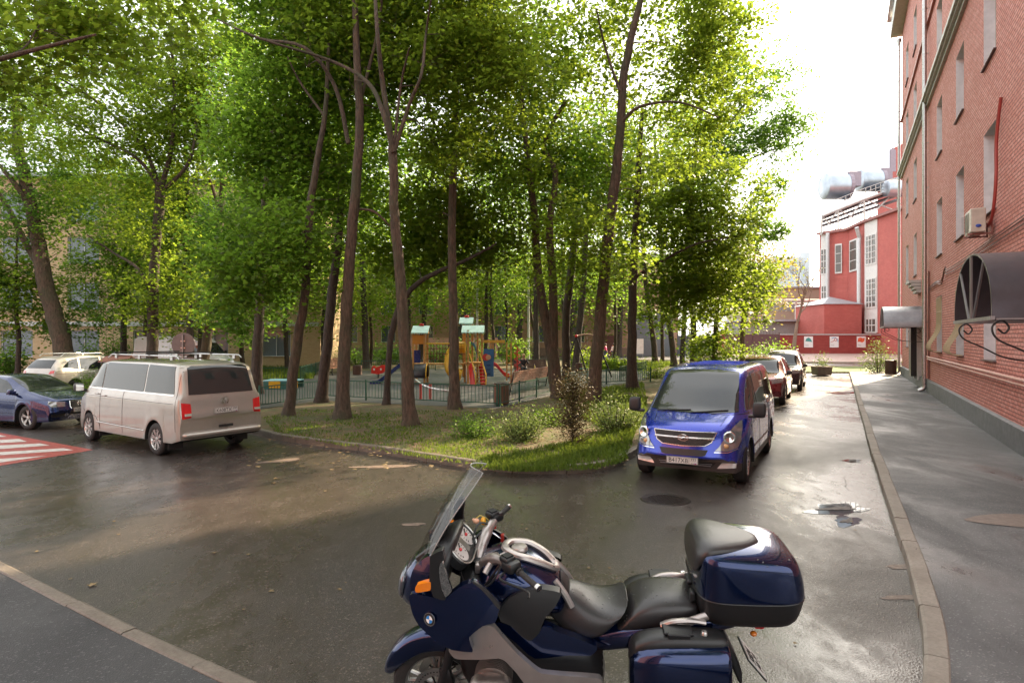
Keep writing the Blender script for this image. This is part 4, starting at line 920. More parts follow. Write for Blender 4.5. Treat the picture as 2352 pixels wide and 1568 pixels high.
T('brown leaning maple with its foot on the dirt left of the tall straight maple', [(663, 955), (676, 830), (697, 700), (707, 590), (712, 480), (730, 360), (748, 250), (755, 100)], [25, 23, 20, 18, 18, 14, 11, 7],
  [(760, 200, 110, 120, 1.3), (700, 420, 120, 90, 1.1), (620, 300, 120, 90, 1.1), (730, 40, 150, 100, 1)], 0, n_leaf=11000, leaf=.18, seed=8, forks=[([(712, 520), (660, 560), (560, 600)], (8, 3)), ([(748, 270), (690, 190), (660, 130)], (7, 3))])
T('dark maple trunk between the leaning brown maple and the tall straight one', [(738, 925), (752, 790), (766, 640), (780, 520), (786, 400), (796, 250)], [27, 23, 21, 18, 14, 8],
  [(840, 420, 140, 130, 1.6), (820, 240, 130, 120, 1.1), (720, 560, 90, 80, .6)], 0, n_leaf=7500, leaf=.19, seed=9, bark=BARKD)
T('dark maple growing just behind the silver van', [(590, 905), (592, 800), (598, 690), (604, 560), (606, 480), (620, 330), (640, 150)], [26, 24, 20, 17, 14, 9, 6],
  [(590, 540, 110, 90, 1.6, -1), (640, 420, 110, 90, 1.2), (560, 700, 80, 60, .8, -1), (620, 230, 120, 110, 1.2)], 2, n_leaf=11000, leaf=.18, seed=10, bark=BARKD)
T('ragged lopped tree leaning right behind the silver van', [(462, 880), (474, 790), (488, 700), (500, 560), (512, 440), (510, 400)], [24, 21, 18, 16, 15, 12],
  [(480, 300, 110, 90, 1), (530, 200, 100, 90, 1), (470, 120, 120, 90, 1)], 1, n_leaf=7500, leaf=.2, seed=11, forks=[([(508, 500), (488, 430), (466, 370), (455, 250)], (9, 4)), ([(512, 430), (528, 340), (530, 240)], (9, 4))], name='lopped_tree')
T('thin dark tree standing directly behind the back of the round sign', [(437, 870), (437, 760), (432, 640), (427, 520), (430, 400), (420, 250)], [17, 15, 14, 12, 8, 5],
  [(420, 560, 90, 80, 1.2), (400, 440, 90, 80, 1), (410, 250, 90, 90, .8)], 0, n_leaf=7000, leaf=.2, seed=12, bark=BARKD)
T('dark forked maple standing behind the front door of the silver van', [(349, 885), (350, 790), (352, 650), (358, 560), (366, 480), (370, 420)], [25, 24, 22, 20, 21, 20],
  [(250, 210, 210, 110, 2.4), (330, 80, 200, 100, 1.6), (300, 480, 110, 80, 1.0), (430, 290, 100, 80, .9), (220, 330, 160, 90, 1.2), (400, 660, 110, 70, 1)], 1, n_leaf=15000, leaf=.19, seed=13, bark=BARKD,
  forks=[([(368, 440), (330, 340), (230, 240), (120, 170)], (11, 3)), ([(371, 430), (395, 330), (400, 200), (390, 60)], (13, 4)), ([(372, 440), (430, 380), (450, 300), (455, 200)], (10, 3)), ([(366, 430), (310, 360), (190, 300), (60, 210)], (9, 3)), ([(352, 690), (320, 620), (260, 580), (200, 540)], (8, 3))])
T('slender tree between the leaning trunk and the forked maple on the left', [(283, 858), (284, 760), (286, 640), (290, 520), (300, 380)], [15, 13, 12, 10, 5],
  [(290, 560, 90, 80, 1), (260, 430, 110, 90, 1), (230, 650, 80, 60, .6)], 0, n_leaf=7000, leaf=.2, seed=14, bark=BARKD)
T('thick tree leaning left at the left edge beside the blue sedan', [(158, 872), (140, 780), (118, 700), (102, 640), (85, 540), (62, 430), (40, 320), (35, 150)], [44, 38, 34, 33, 29, 25, 20, 10],
  [(20, 660, 70, 60, .6, 1), (190, 740, 70, 45, .4, 1), (90, 500, 110, 80, .9), (60, 330, 130, 100, 1.5), (160, 420, 110, 80, 1), (80, 150, 170, 110, 1.8), (30, -20, 200, 100, 1.6)], 2, n_leaf=15000, leaf=.19, seed=15,
  forks=[([(98, 620), (60, 560), (20, 480), (-20, 420)], (17, 8)), ([(72, 480), (40, 430), (0, 380)], (14, 8))], kind='maple')
# overhanging boughs of a tree just outside the picture on the left
T('maple bough hanging in at the top left corner, its trunk outside the picture', [(-420, 1090), (-420, 800), (-400, 500), (-330, 250), (-200, 80)], [60, 50, 44, 34, 20],
  [(60, 50, 290, 130, 1.6), (260, -10, 220, 110, 1), (-140, 220, 170, 150, .9)], 1, n_leaf=4200, leaf=.17, seed=16, forks=[([(-330, 260), (-150, 180), (60, 120), (220, 80)], (20, 5))])
# second rank, in and behind the playground
T('bent dark tree leaning right across the playground', [(888, 930), (893, 820), (905, 740), (925, 690), (960, 650), (1010, 622), (1065, 600), (1140, 560)], [16, 14, 15, 13, 12, 10, 8, 4],
  [(1020, 560, 100, 70, 1), (930, 600, 80, 50, .5), (1120, 540, 100, 70, 1)], 1, n_leaf=3800, leaf=.2, seed=17, bark=BARKD, name='bent_tree')
back_rows = [
 # px, foot py, lean, width, label bits
 (650, 846, -12, 17, 'mossy trunk far behind the silver van beside the lawn'),
 (700, 838, 10, 12, 'thin trunk left of the low table in the far park'),
 (842, 846, -10, 17, 'dark ragged trunk behind the red spring rocker'),
 (775, 836, -14, 9, 'very thin tree far behind the slatted bench'),
 (965, 840, 20, 14, 'pale slanting trunk just right of the bent tree'),
 (1115, 838, 4, 10, 'thin trunk behind the play tower with the mint roof'),
 (1166, 836, -6, 7, 'thinnest sapling behind the seated woman'),
 (1232, 848, -2, 14, 'straight dark trunk behind the far bench'),
 (1322, 852, 22, 17, 'trunk leaning right inside the swing frame'),
 (1506, 838, -28, 14, 'dark trunk leaning left before the grey entrance panel'),
 (1522, 836, -3, 9, 'thin upright trunk before the tan brick wall'),
 (1549, 842, -30, 15, 'dark trunk leaning left, nearest the slate blue gate'),
 (1566, 850, 12, 13, 'straight slim trunk in front of the slate blue gate'),
 (610, 838, 4, 11, 'pale trunk far behind the silver van near the sky gap'),
]
for i, (px, py, ln, wd, lab) in enumerate(back_rows):
    rg = random.Random(50+i); top = 330+rg.randint(-60, 80)
    kx = .9 if px < 1480 else .8
    T(lab, [(px, py), (px+ln*.3, py-80), (px+ln*.8, py-190), (px+ln*1.1, 540), (px+ln*1.4, 420), (px+ln*1.5, 300)], [wd, wd*.88, wd*.78, wd*.66, wd*.5, wd*.3],
      [(px+ln+rg.randint(-30, 30), 520+rg.randint(-40, 30), 100, 85, 1.3), (px+ln+rg.randint(-40, 40), 380+rg.randint(-30, 40), 110, 100, 1.5), (px+rg.randint(-60, 60), 640+rg.randint(-20, 25), 75, 48, .6), (px+rg.randint(-40, 40), top-120, 110, 90, .9)] if px < 1480 else
      [(px+ln+30, 480, 90, 80, 1.2), (px+60, 600, 90, 70, 1), (px+20, 330, 90, 90, .9)],
      [0, 1, 0, 0, 1][i % 5], n_leaf=4300, leaf=.24, kind='oval', seed=60+i, bark=BARKD, clump=1.2, cat='tree', name='park_tree', group='trees in the back of the park', yr=.8)
for i, (px, Y, top, lab) in enumerate(((40, 37, 520, 'at the left edge'), (330, 40, 430, 'above the bin shelter'), (455, 38, 500, 'above the white high-roof van'), (560, 41, 400, 'right of the white high-roof van'), (660, 44, 380, 'left of the dark straight maple'), (745, 47, 420, 'above the slatted bench'))):
    rg = random.Random(300+i); fy = HY+HC*F/Y
    T('light leafy young tree before the tan block, '+lab, [(px, fy), (px+rg.randint(-8, 8), fy-90), (px+rg.randint(-15, 15), (fy+top)/2), (px, top)], [11, 10, 8, 3], [(px, top+60, 85, 90, 1.2), (px-20, top+180, 80, 75, 1.1), (px+30, 700, 80, 55, .9), (px-30, 640, 70, 50, .6)],
      (1, 0, 1, 0, 1)[i % 5], n_leaf=3600, leaf=.25, kind='oval', seed=330+i, bark=BARKD, clump=1.1, name='young_tree', group='young trees before the tan block', yr=.6)
for i, (px, Y, top, lab) in enumerate(((850, 52, 560, 'behind the red spring rocker'), (935, 50, 590, 'behind the blue slide'), (1030, 56, 540, 'behind the net bridge'), (1130, 54, 570, 'behind the play ladder'), (1225, 58, 560, 'behind the maroon bench'), (1300, 52, 520, 'behind the double-stemmed maple'), (1410, 58, 560, 'above the distant walkers'))):
    rg = random.Random(400+i); fy = HY+HC*F/Y
    T('light green understory tree '+lab, [(px, fy), (px+4, fy-60), (px+rg.randint(-10, 10), (fy+top)/2), (px, top)], [8, 7, 6, 3], [(px, top+50, 75, 60, 1.2), (px-15, top+110, 75, 45, .9), (px+20, 460, 80, 70, .9)],
      (1, 0, 1, 1, 0)[i % 5], n_leaf=3000, leaf=.28, kind='oval', seed=430+i, bark=BARKD, clump=1.2, name='understory_tree', group='understory trees behind the playground', yr=.6)
# trees along the right edge of the park beside the street
T('tall tree overhanging the street behind the blue minivan', [(1590, 858), (1592, 740), (1588, 600), (1585, 480), (1600, 330), (1620, 180), (1640, 40)], [15, 14, 13, 12, 9, 7, 4],
  [(1740, 200, 95, 70, 1.1), (1790, 300, 65, 50, .75), (1700, 350, 95, 70, 1), (1640, 90, 80, 95, 1), (1740, 420, 60, 40, .45), (1600, 300, 100, 110, 1.1), (1755, 525, 45, 30, .3), (1690, 480, 60, 60, .6)], 2, n_leaf=15000, leaf=.2, seed=31, bark=BARKD, group='street side trees',
  forks=[([(1590, 420), (1650, 320), (1720, 230), (1790, 180)], (8, 2)), ([(1588, 470), (1660, 400), (1760, 350), (1840, 330)], (7, 2))], yr=.7)
T('bright green young maple beside the far end of the park, above the red car', [(1640, 862), (1644, 760), (1650, 660), (1662, 560)], [14, 12, 9, 5],
  [(1640, 700, 95, 60, 1.4), (1710, 650, 65, 40, .8), (1660, 600, 80, 60, 1), (1640, 800, 60, 35, .6)], 1, n_leaf=8000, leaf=.22, seed=32, group='street side trees', kind='maple', yr=.8)
T('yellowing tree at the far corner before the maroon gate', [(1704, 842), (1706, 770), (1712, 700), (1726, 620), (1740, 560)], [13, 12, 10, 7, 4],
  [(1735, 590, 60, 45, 1.2), (1755, 650, 42, 50, .9), (1690, 640, 50, 60, .7), (1745, 700, 40, 25, .3)], 3, n_leaf=5200, leaf=.24, seed=33, group='street side trees', kind='oval', clump=1.1, yr=.8, name='yellow_tree', z0=.02)
# bare thin tree before the poster wall
bt = thing('bare_tree', 'thin nearly bare tree with brown twigs left of the red factory', 'tree', (P(1822, 0, 84).x, 84, 0)); m = MB(); rg = random.Random(4)
def limb(p, d, L, r, lv):
    q = p+d*L; mid = (p+q)/2+Vector((rg.uniform(-1, 1), rg.uniform(-1, 1), 0))*L*.07; m.tube([p, mid, q], [r, r*.8, r*.62], 6 if lv > 2 else 4, False); ends.append(q)
    if lv > 0:
        for _ in range(2 if lv > 3 else 3):
            nd = (d+Vector((rg.uniform(-.75, .75), rg.uniform(-.75, .75), rg.uniform(-.15, .55)))).normalized(); limb(q if rg.random() < .7 else mid, nd, L*rg.uniform(.62, .82), r*.58, lv-1)
ends = []; limb(Vector((0, 0, 0)), Vector((.12, 0, 1)).normalized(), 4.2, .3, 6)
m.build('trunk', M('pale_bark', (.22, .16, .12), .8, var=.2), bt, True)
E_ = np.array([tuple(e+bt.location) for e in ends[20:]]); E_ = E_[RNG.uniform(0, 1, len(E_)) < .55]; leaves('crown', E_+RNG.normal(0, .15, E_.shape), .22, LF[3], bt, 'diam')
# ---- far wood: trees behind the park, across the grounds
fw = [(-60, 60, 430), (120, 66, 560), (250, 62, 520), (420, 64, 440), (540, 70, 380), (660, 72, 330), (800, 70, 330), (930, 74, 300), (1060, 72, 320), (1190, 74, 330), (1310, 74, 300), (1420, 76, 340)]
for i, (px, Y, top) in enumerate(fw):
    rg = random.Random(200+i); foot = HY+HC*F/Y
    mid = (top+780)/2; hh = (780-top)/2
    T('%s broad tree in the back row, %s' % (('deep green', 'mid green', 'light green')[i % 3], ('at the left edge', 'left of the leaning trunk', 'behind the thin tree on the left', 'above the white high-roof van', 'right of the white high-roof van', 'over the far lawn', 'behind the slatted bench', 'above the red spring rocker', 'behind the play tower', 'behind the seated woman', 'above the swing', 'beside the grey entrance panel')[i]),
      [(px, foot), (px+4, foot-90), (px+8, mid+60), (px, top+90)], [14, 12, 10, 4],
      [(px, mid-hh*.2, 95, hh*.75, 2), (px-40, mid+hh*.35, 80, hh*.45, 1), (px+50, mid+hh*.3, 80, hh*.5, 1)], (0, 1, 0)[i % 3], n_leaf=5200, leaf=.42, kind='oval', seed=230+i, bark=BARKD, clump=1.9, name='background_tree', group='back row of trees', fl=.7, yr=.7, depth=Y, z0=0)
# ---- shrubs
def shrub(label, px, py, w, h, n, leaf, mat, kind='oval', name='shrub', seed=0, cat='shrub', group=None, conif=False, z0=.12, Yd=None):
    """bushy plant whose foot is at picture point; w, h in pixels"""
    f = G(px, py, z0) if Yd is None else P(px, py, Yd); k_ = f.y/F; W_, H_ = w*k_, h*k_; rg = random.Random(seed+900); rng = np.random.default_rng(seed+77)
    t = thing(name, label, cat, f, 0, group); m = MB(); C = []
    ns = max(8, int(n/60))
    for s in range(ns):
        a = rg.uniform(0, 6.28); q = math.sqrt(rg.random()); hz = H_*rg.uniform(.45, 1.05)*(1-.45*q if not conif else 1-.2*q)
        if conif:
            zc = H_*rg.uniform(.12, 1.0); rr_ = W_*.5*(1-zc/H_)**.7+.04; e = Vector((rr_*q*math.cos(a), rr_*q*math.sin(a), zc)); st = Vector((0, 0, max(0, zc-rr_*.5)))
        else: e = Vector((W_*.5*q*math.cos(a), W_*.5*q*math.sin(a), hz)); st = Vector((e.x*.25, e.y*.25, 0))
        mid = (st+e)/2+Vector((e.x*.15, e.y*.15, 0)); m.tube([st, mid, e], [.008+.004*H_, .006+.003*H_, .003], 4, False)
        for j in range(int(n/ns)):
            u = rg.uniform(.2, 1.05); p = st.lerp(mid, u*2) if u < .5 else mid.lerp(e, min(1.05, u*2-1)); sp = .07+.09*W_
            C.append((p.x+rg.gauss(0, sp), p.y+rg.gauss(0, sp), max(.02, p.z+rg.gauss(0, sp*.8))))
    if conif: m.tube([(0, 0, 0), (0, 0, H_*.95)], [.03, .006], 6)
    m.build('stems', BARKD, t)
    leaves('foliage', np.array(C)+np.array(tuple(f)), leaf, mat, t, kind, rng=rng, up=.5); return t
SPI = leafmat('spirea_leaf', (.09, .14, .04), (.17, .23, .08), (.26, .36, .08), .35, .1); JUN = leafmat('dry_thuja', (.07, .065, .025), (.13, .10, .045), (.1, .08, .03), .2, .05)
shrub('sparse brownish thuja at the front of the bed, in front of the leaning maple', 1315, 1020, 115, 160, 5200, .05, JUN, 'oval', 'thuja', 1, conif=True, cat='thuja')
shrub('pale grey-green shrub left of the blue minivan', 1415, 990, 125, 95, 3600, .055, SPI, 'oval', 'shrub', 2, group='shrubs in the front bed')
shrub('pale low shrub left of the thuja', 1195, 1010, 110, 78, 3000, .055, SPI, 'oval', 'shrub', 3, group='shrubs in the front bed')
shrub('low feathery shrub at the left end of the front bed', 1095, 1002, 90, 58, 2200, .05, LF[2], 'oval', 'shrub', 4, group='shrubs in the front bed')
shrub('green weeds in the middle of the bed between the pale shrubs', 1255, 975, 90, 45, 1600, .06, LF[0], 'oval', 'weed_clump', 5)
shrub('dense bush at the foot of the thick leaning tree', 205, 905, 90, 62, 2600, .07, LF[2], 'oval', 'shrub', 6, group=None)
shrub('small leafy bush behind the fence corner near the blue minivan', 1510, 868, 70, 52, 1500, .09, LF[1], 'oval', 'shrub', 7)
shrub('leafy bush with thin stems at the far corner of the brick house', 2018, 856, 75, 88, 1500, .12, SPI, 'oval', 'shrub', 8, z0=.1)
shrub('round green bush before the maroon gate, above the far white car', 1775, 842, 90, 75, 2600, .16, LF[0], 'oval', 'shrub', 9, z0=.05)
shrub('bright bush beside the slate blue gate', 1625, 850, 85, 100, 2200, .14, LF[1], 'oval', 'shrub', 10, z0=.05)
for i, (px, py, w, h, lab) in enumerate(((820, 838, 110, 60, 'dark bush behind the slatted bench'), (1090, 836, 120, 90, 'rounded bush behind the play bridge'), (1000, 834, 90, 60, 'low bush right of the blue slide'),
      (1185, 838, 80, 100, 'tall bush behind the seated woman'), (1340, 842, 90, 70, 'bright bush inside the swing frame'), (1395, 850, 70, 30, 'low bright hedge bush beneath the swing'), (1440, 850, 70, 30, 'low bright hedge bush left of the straight dark maple'),
      (560, 842, 90, 70, 'bush behind the roof of the silver van'), (250, 852, 100, 110, 'dense dark bush behind the bin shelter'), (20, 862, 90, 90, 'bush beside the tan apartment block at the left edge'), (430, 856, 110, 150, 'tall bush left of the ragged lopped tree'), (900, 836, 80, 60, 'bush beyond the red spring rocker'))):
    shrub(lab, px, py, w, h, 1500, .2, LF[(2, 0, 2, 0, 1, 1, 1, 0, 2, 2, 0, 2)[i]], 'oval', 'shrub', 20+i, group='bushes round the park', z0=.1)

# tree overhanging from behind the viewpoint; it shows in windscreens and paintwork
rt = thing('overhanging_tree', 'broad tree behind the viewpoint whose crown is mirrored in the windscreens', 'tree', (-4.5, -4.5, .02)); m = MB(); rg = random.Random(9)
m.tube(spline([(0, 0, 0), (.3, .2, 4), (1.5, 1, 8), (4, 2, 11)], 5), [.32-.012*i for i in range(16)], 12)
C = []
for _ in range(190):
    while True:
        u = Vector([rg.uniform(-1, 1) for _ in range(3)])
        if .2 < u.length < 1: break
    c = Vector((3.2+u.x*5.5, .5+u.y*4.2, 11.5+u.z*2.6)); C.append(np.array(tuple(c)) + RNG.normal(0, .45, (26, 3))); m.tube([Vector((2, 1, 8.5)).lerp(c-rt.location, .35), c-rt.location], [.03, .006], 4, False)
m.build('trunk', BARKD, rt, True); C = np.concatenate(C); keep = (C[:, 1] < 1) | ((C[:, 2]-HC) > .62*C[:, 1]); leaves('crown', C[keep], .2, LF[0], rt, 'star')
# ================================================================ VEHICLES (local x forward from the front axle, y left, z up)
TYRE = M('tyre', (.02, .019, .018), .75, bump=.3, sc=50); UNDER = M('underbody', (.01, .01, .01), .9)
ALLOY = M('alloy', (.5, .48, .46), .25, .9, var=.1, sc=20)
def wheel(root, x, y, r, w=.22, spokes=5, double=False, name='wheel', dark=False, rimr=None):
    s = 1 if y > 0 else -1; rr = rimr or r*.66
    m = MB(); yo, yi = y+s*w*.5, y-s*w*.5
    prof = [(rr, yi), (r*.93, yi), (r, yi+s*w*.12), (r, yo-s*w*.16), (r*.94, yo-s*.012), (r*.82, yo), (rr*1.02, yo-s*.006), (rr, yo-s*.03)]
    m.lathe([(a, b) for a, b in prof], (x, 0, r), 'y', 40, False); wo = m.build(name, TYRE, root, True)
    m = MB(); m.lathe([(rr*1.0, yo-s*.012), (rr*.93, yo-s*.03), (rr*.9, yo-s*.09), (rr*.9, yi)], (x, 0, r), 'y', 36, False)
    for i in range(spokes):
        for dd in ((-.13, .13) if double else (0,)):
            a = i*2*math.pi/spokes+.3; c, sn = math.cos(a), math.sin(a); ca, sa = math.cos(a+dd), math.sin(a+dd)
            p0 = Vector((x+c*r*.1, yo-s*.035, r+sn*r*.1)); p1 = Vector((x+ca*rr*.95, yo-s*.022, r+sa*rr*.95)); tq = Vector((-sn, 0, c))
            b0, b1 = r*(.05 if double else .085), r*(.045 if double else .07)
            m.prism([p0-tq*b0, p1-tq*b1, p1+tq*b1, p0+tq*b0], (0, -s*.03, 0))
    m.lathe([(0, yo-s*.02), (r*.13, yo-s*.025), (r*.17, yo-s*.06)], (x, 0, r), 'y', 20, False); m.build('rim', ALLOY if not dark else STEEL, wo, True)
    m = MB(); m.lathe([(0, yo-s*.1), (rr*.88, yo-s*.1)], (x, 0, r), 'y', 28, False); m.lathe([(rr*.55, yo-s*.085), (rr*.5, yo-s*.08), (0, yo-s*.08)], (x, 0, r), 'y', 24, False)
    m.build('brake_disc', M('brake_dark', (.05, .045, .042), .5, .5), wo)
def car_body(root, c, matl, lower=None):
    """loft of cross sections along x; returns a BVH of the skin for fitting panels"""
    zc, zs, hw, hr, zl = c['zc'], c['zs'], c['hw'], c['hr'], c['zl']; x0, x1 = zc[0][0], zc[-1][0]
    xs = set(np.round(np.arange(x0, x1+.001, .05), 4).tolist())|{x0, x1}
    ar = c['arch']
    for xa in c['axles']:
        for q in np.linspace(-1, 1, 25): xs.add(round(xa+ar*math.sin(q*math.pi/2)*1.0, 4))
        xs |= {round(xa-ar-.004, 4), round(xa+ar+.004, 4)}
    for p in zc: xs.add(p[0])
    xs |= {round(x0+.012, 4), round(x0+.03, 4), round(x1-.012, 4), round(x1-.03, 4)}
    xs = sorted(x for x in xs if x0 <= x <= x1); rings = []; spans = []
    w = c.get('soft', .03)
    for x in xs:
        z1, zsh, H_, Rr, b = sm(zc, x, w), sm(zs, x, .1), sm(hw, x, .05), sm(hr, x, .1), lerp(zl, x)
        z1 = max(z1, b+.06); zsh = min(zsh, z1-.03)
        for xa in c['axles']:
            if abs(x-xa) < ar: b = max(b, c['r']+math.sqrt(max(0, ar*ar-(x-xa)**2))-.0)
        b = min(b, zsh-.03); t = max(0, min(1, (z1-zsh)/c.get('gh', .5))); t = t*t*(3-2*t)
        hre = H_*.84*(1-t)+Rr*t; zr = z1-(.03*(1-t)+.075*t); flare = .0
        for xa in c['axles']:
            d = abs(x-xa)/ar
            if d < 1.25: flare = max(flare, .022*(1-max(0, d-1)/.25))
        pr = [(H_-.05, b), (H_-.012+flare, b+.0), (H_+flare, b+.05), (H_+.004, b+(zsh-b)*.4), (H_, b+(zsh-b)*.72), (H_-.018, zsh-.03), (H_-.045, zsh+.0), (hre+(H_-.05-hre)*.5, zsh+(zr-zsh)*.5+.02*t), (hre+.01, zr-.02), (hre*.93, zr+.035), (hre*.7, z1-.018), (hre*.35, z1-.003), (0, z1)]
        if b > zsh-.08: pass
        pr = [(y, max(b, z)) for y, z in pr]
        q = [Vector((0, y, z)) for y, z in pr]
        out = [q[0], q[1]]
        for i in range(1, len(q)-1):
            out += [q[i].lerp(q[i+1], .25), q[i].lerp(q[i+1], .5), q[i].lerp(q[i+1], .75)]
        out.append(q[-1])
        for _ in range(2): out = [out[0], out[1]]+[(out[i-1]+out[i]*2+out[i+1])/4 for i in range(2, len(out)-1)]+[out[-1]]
        bow = c['bow'][1]*max(0, (x-(x1-1.4))/1.4)-c['bow'][0]*max(0, ((x0+1.2)-x)/1.2)
        Wm = max(.3, lerp(hw, (x0+x1)/2)); half = [Vector((x-bow*min(1.1, p.y/Wm)**2.4, p.y, p.z)) for p in out]
        full = half+[Vector((p.x, -p.y, p.z)) for p in half[-2::-1]]; rings.append(full)
    n = len(rings[0]); vs = [v for r in rings for v in r]; fs = []; mi = []
    for i in range(len(rings)-1):
        for j in range(n-1):
            a = i*n+j; fs.append((a, a+1, a+1+n, a+n)); lo = min(j, n-2-j) < 2
            zz = (vs[a].z+vs[a+1].z)/2; mi.append(1 if min(j, n-2-j) < 1 else (2 if lower and zz < lower(vs[a].x) else 0))
        fs.append((i*n+n-1, i*n, i*n+n, i*n+2*n-1)); mi.append(1)
    fs.append(tuple(range(n))); mi.append(2 if lower else 0); fs.append(tuple((len(rings)-1)*n+j for j in range(n))[::-1]); mi.append(2 if lower else 0)
    o = mesh_obj('body', vs, fs, None, root, True, mats=[matl, UNDER, c.get('lowmat', matl)], fmi=mi)
    bm = bmesh.new(); bm.from_mesh(o.data); bmesh.ops.recalc_face_normals(bm, faces=bm.faces)
    for e in bm.edges:
        if len(e.link_faces) == 2 and (e.calc_face_angle(0) > R(50) or e.link_faces[0].material_index == 1 != e.link_faces[1].material_index): e.smooth = False
    bm.to_mesh(o.data); bv = BVHTree.FromBMesh(bm); bm.free(); return bv
def panel(name, root, bv, pts, axis, side, mat, off=.005, grid=.07, depth=.012, smooth=True, mats=None):
    """panel cut to outline pts and laid on the body skin. axis 'y': pts (x, z) seen from side; 'x': pts (y, z) seen from front (+1) or rear (-1); 'z': pts (x, y) seen from above"""
    bm = bmesh.new(); I = {'y': (0, 2, 1), 'x': (1, 2, 0), 'z': (0, 1, 2)}[axis]
    vs = []
    for p in pts:
        v = [0, 0, 0]; v[I[0]], v[I[1]] = p; vs.append(bm.verts.new(v))
    bm.faces.new(vs)
    for k_ in (0, 1):
        lo, hi = min(p[k_] for p in pts), max(p[k_] for p in pts); no = [0, 0, 0]; no[I[k_]] = 1; q = math.floor(lo/grid)*grid+grid
        while q < hi-1e-4:
            co = [0, 0, 0]; co[I[k_]] = q; bmesh.ops.bisect_plane(bm, geom=bm.verts[:]+bm.edges[:]+bm.faces[:], dist=1e-5, plane_co=co, plane_no=no); q += grid
    d = Vector((0, 0, 0)); d[I[2]] = -side; miss = 0; last = None; nm = {}
    for v in bm.verts:
        o = v.co.copy(); o[I[2]] = side*9; h, nrm, _, _ = bv.ray_cast(o, d)
        if h is None:
            q = v.co.copy(); q[I[2]] = side*.9 if axis != 'x' else (root['xf'] if side > 0 else root['xr'])
            h, nrm, _, _ = bv.find_nearest(q)
        if nrm.dot(-d) < 0: nrm = -nrm
        nn = (nrm-d*.6).normalized(); v.co = h+nn*off; nm[v.index] = nn
    bm.normal_update(); be = [e for e in bm.edges if e.is_boundary]
    for e in be: e.smooth = False
    r = bmesh.ops.extrude_edge_only(bm, edges=be); nv = [g for g in r['geom'] if isinstance(g, bmesh.types.BMVert)]
    for v in nv: v.co += d*depth
    bmesh.ops.recalc_face_normals(bm, faces=bm.faces)
    me = bpy.data.meshes.new(name); bm.to_mesh(me); bm.free(); me.materials.append(mat)
    if smooth:
        me.polygons.foreach_set('use_smooth', [True]*len(me.polygons))
    o = bpy.data.objects.new(name, me); COL.objects.link(o); o.parent = root; return o
def both(name, root, bv, pts, mat, **kw):
    for s in (1, -1): panel(name, root, bv, pts, 'y', s, mat, **kw)
def sidelines(root, bv, lines, mat, w=.007, name='panel_gap', sides=(1, -1)):
    for s in sides:
        m = MB()
        for ln in lines:
            pp = []
            for a, b in zip(ln, ln[1:]):
                nseg = max(1, int(math.dist(a, b)/.08))
                for k_ in range(nseg+(1 if b == ln[-1] else 0)):
                    t = k_/nseg; x, z = a[0]+(b[0]-a[0])*t, a[1]+(b[1]-a[1])*t; h, nr, _, _ = bv.ray_cast(Vector((x, s*9, z)), Vector((0, -s, 0)))
                    if h is not None: pp.append(h+Vector((0, s*.001, 0)))
            if len(pp) > 1: m.tube(pp, w, 5, False, 1)
        if m.v: m.build(name, mat, root, True)
def rrect(x0, x1, z0, z1, r, n=4):
    out = []
    for cx, cz, a0 in ((x1-r, z1-r, 0), (x0+r, z1-r, 90), (x0+r, z0+r, 180), (x1-r, z0+r, 270)):
        for i in range(n+1): a = R(a0+90*i/n); out.append((cx+r*math.cos(a), cz+r*math.sin(a)))
    return out
def mir(p): return [(-a, b) for a, b in p][::-1]
GAP = M('panel_gap', (.008, .008, .008), .8); PLW = M('plate_white', (.62, .6, .56), .45, var=.03); PLB = M('plate_black', (.01, .01, .01), .5)
LENS = M('head_lens', (.3, .3, .3), .06, .55, coat=1, var=.2, sc=18); BOWL = M('lamp_bowl', (.75, .75, .73), .1, 1); ORANGE = M('orange_lens', (.75, .2, .01), .12, coat=1)
def plate(root, x, y, z, face, txt, reg, tilt=0):
    """face +1 looks forward, -1 looks back"""
    rz = R(90) if face > 0 else R(-90)
    m = MB(); m.box((x, y, z), (.012, .52, .115), bev=0); p = m.build('number_plate', PLW, root)
    m = MB(); q = x+face*.0085
    for (cy, cz, sy, sz) in ((y, z+.053, .51, .004), (y, z-.053, .51, .004), (y+.254, z, .004, .11), (y-.254, z, .004, .11), (y-face*-.12 if False else y+face*.115*1, z, .004, .1)): m.box((q, cy, cz), (.004, sy, sz))
    m.build('plate_border', PLB, p)
    text_mesh('plate_characters', txt, .105, PLB, p, (x+face*.008, y-face*.062, z-.004), (R(90), 0, rz), .001, .93)
    text_mesh('plate_region', reg, .068, PLB, p, (x+face*.008, y+face*.185, z+.014), (R(90), 0, rz), .001, .95)
    text_mesh('plate_country', 'RUS', .026, PLB, p, (x+face*.008, y+face*.17, z-.038), (R(90), 0, rz), .001, 1)
    m = MB(); m.box((x+face*.0085, y+face*.218, z-.035), (.003, .035, .009)); m.build('flag_blue', M('flag_b', (.03, .08, .4), .5), p)
    m = MB(); m.box((x+face*.0085, y+face*.218, z-.044), (.003, .035, .008)); m.build('flag_red', M('flag_r', (.5, .02, .02), .5), p)
    return p
def mirror(root, x, y, z, mat, sx=.16, sy=.22, sz=.24, arm=True):
    s = 1 if y > 0 else -1
    m = MB(); m.box((x, y+s*sy*.5, z), (sx, sy, sz), bev=.05); 
    if arm: m.box((x-.01, y, z-sz*.42), (.09, .14, .06), bev=.02)
    o = subsurf(m.build('door_mirror', mat, root, True), 1)
    m = MB(); m.box((x-sx*.5-.002, y+s*sy*.5, z), (.006, sy*.82, sz*.82)); m.build('mirror_glass', CHROME, o)
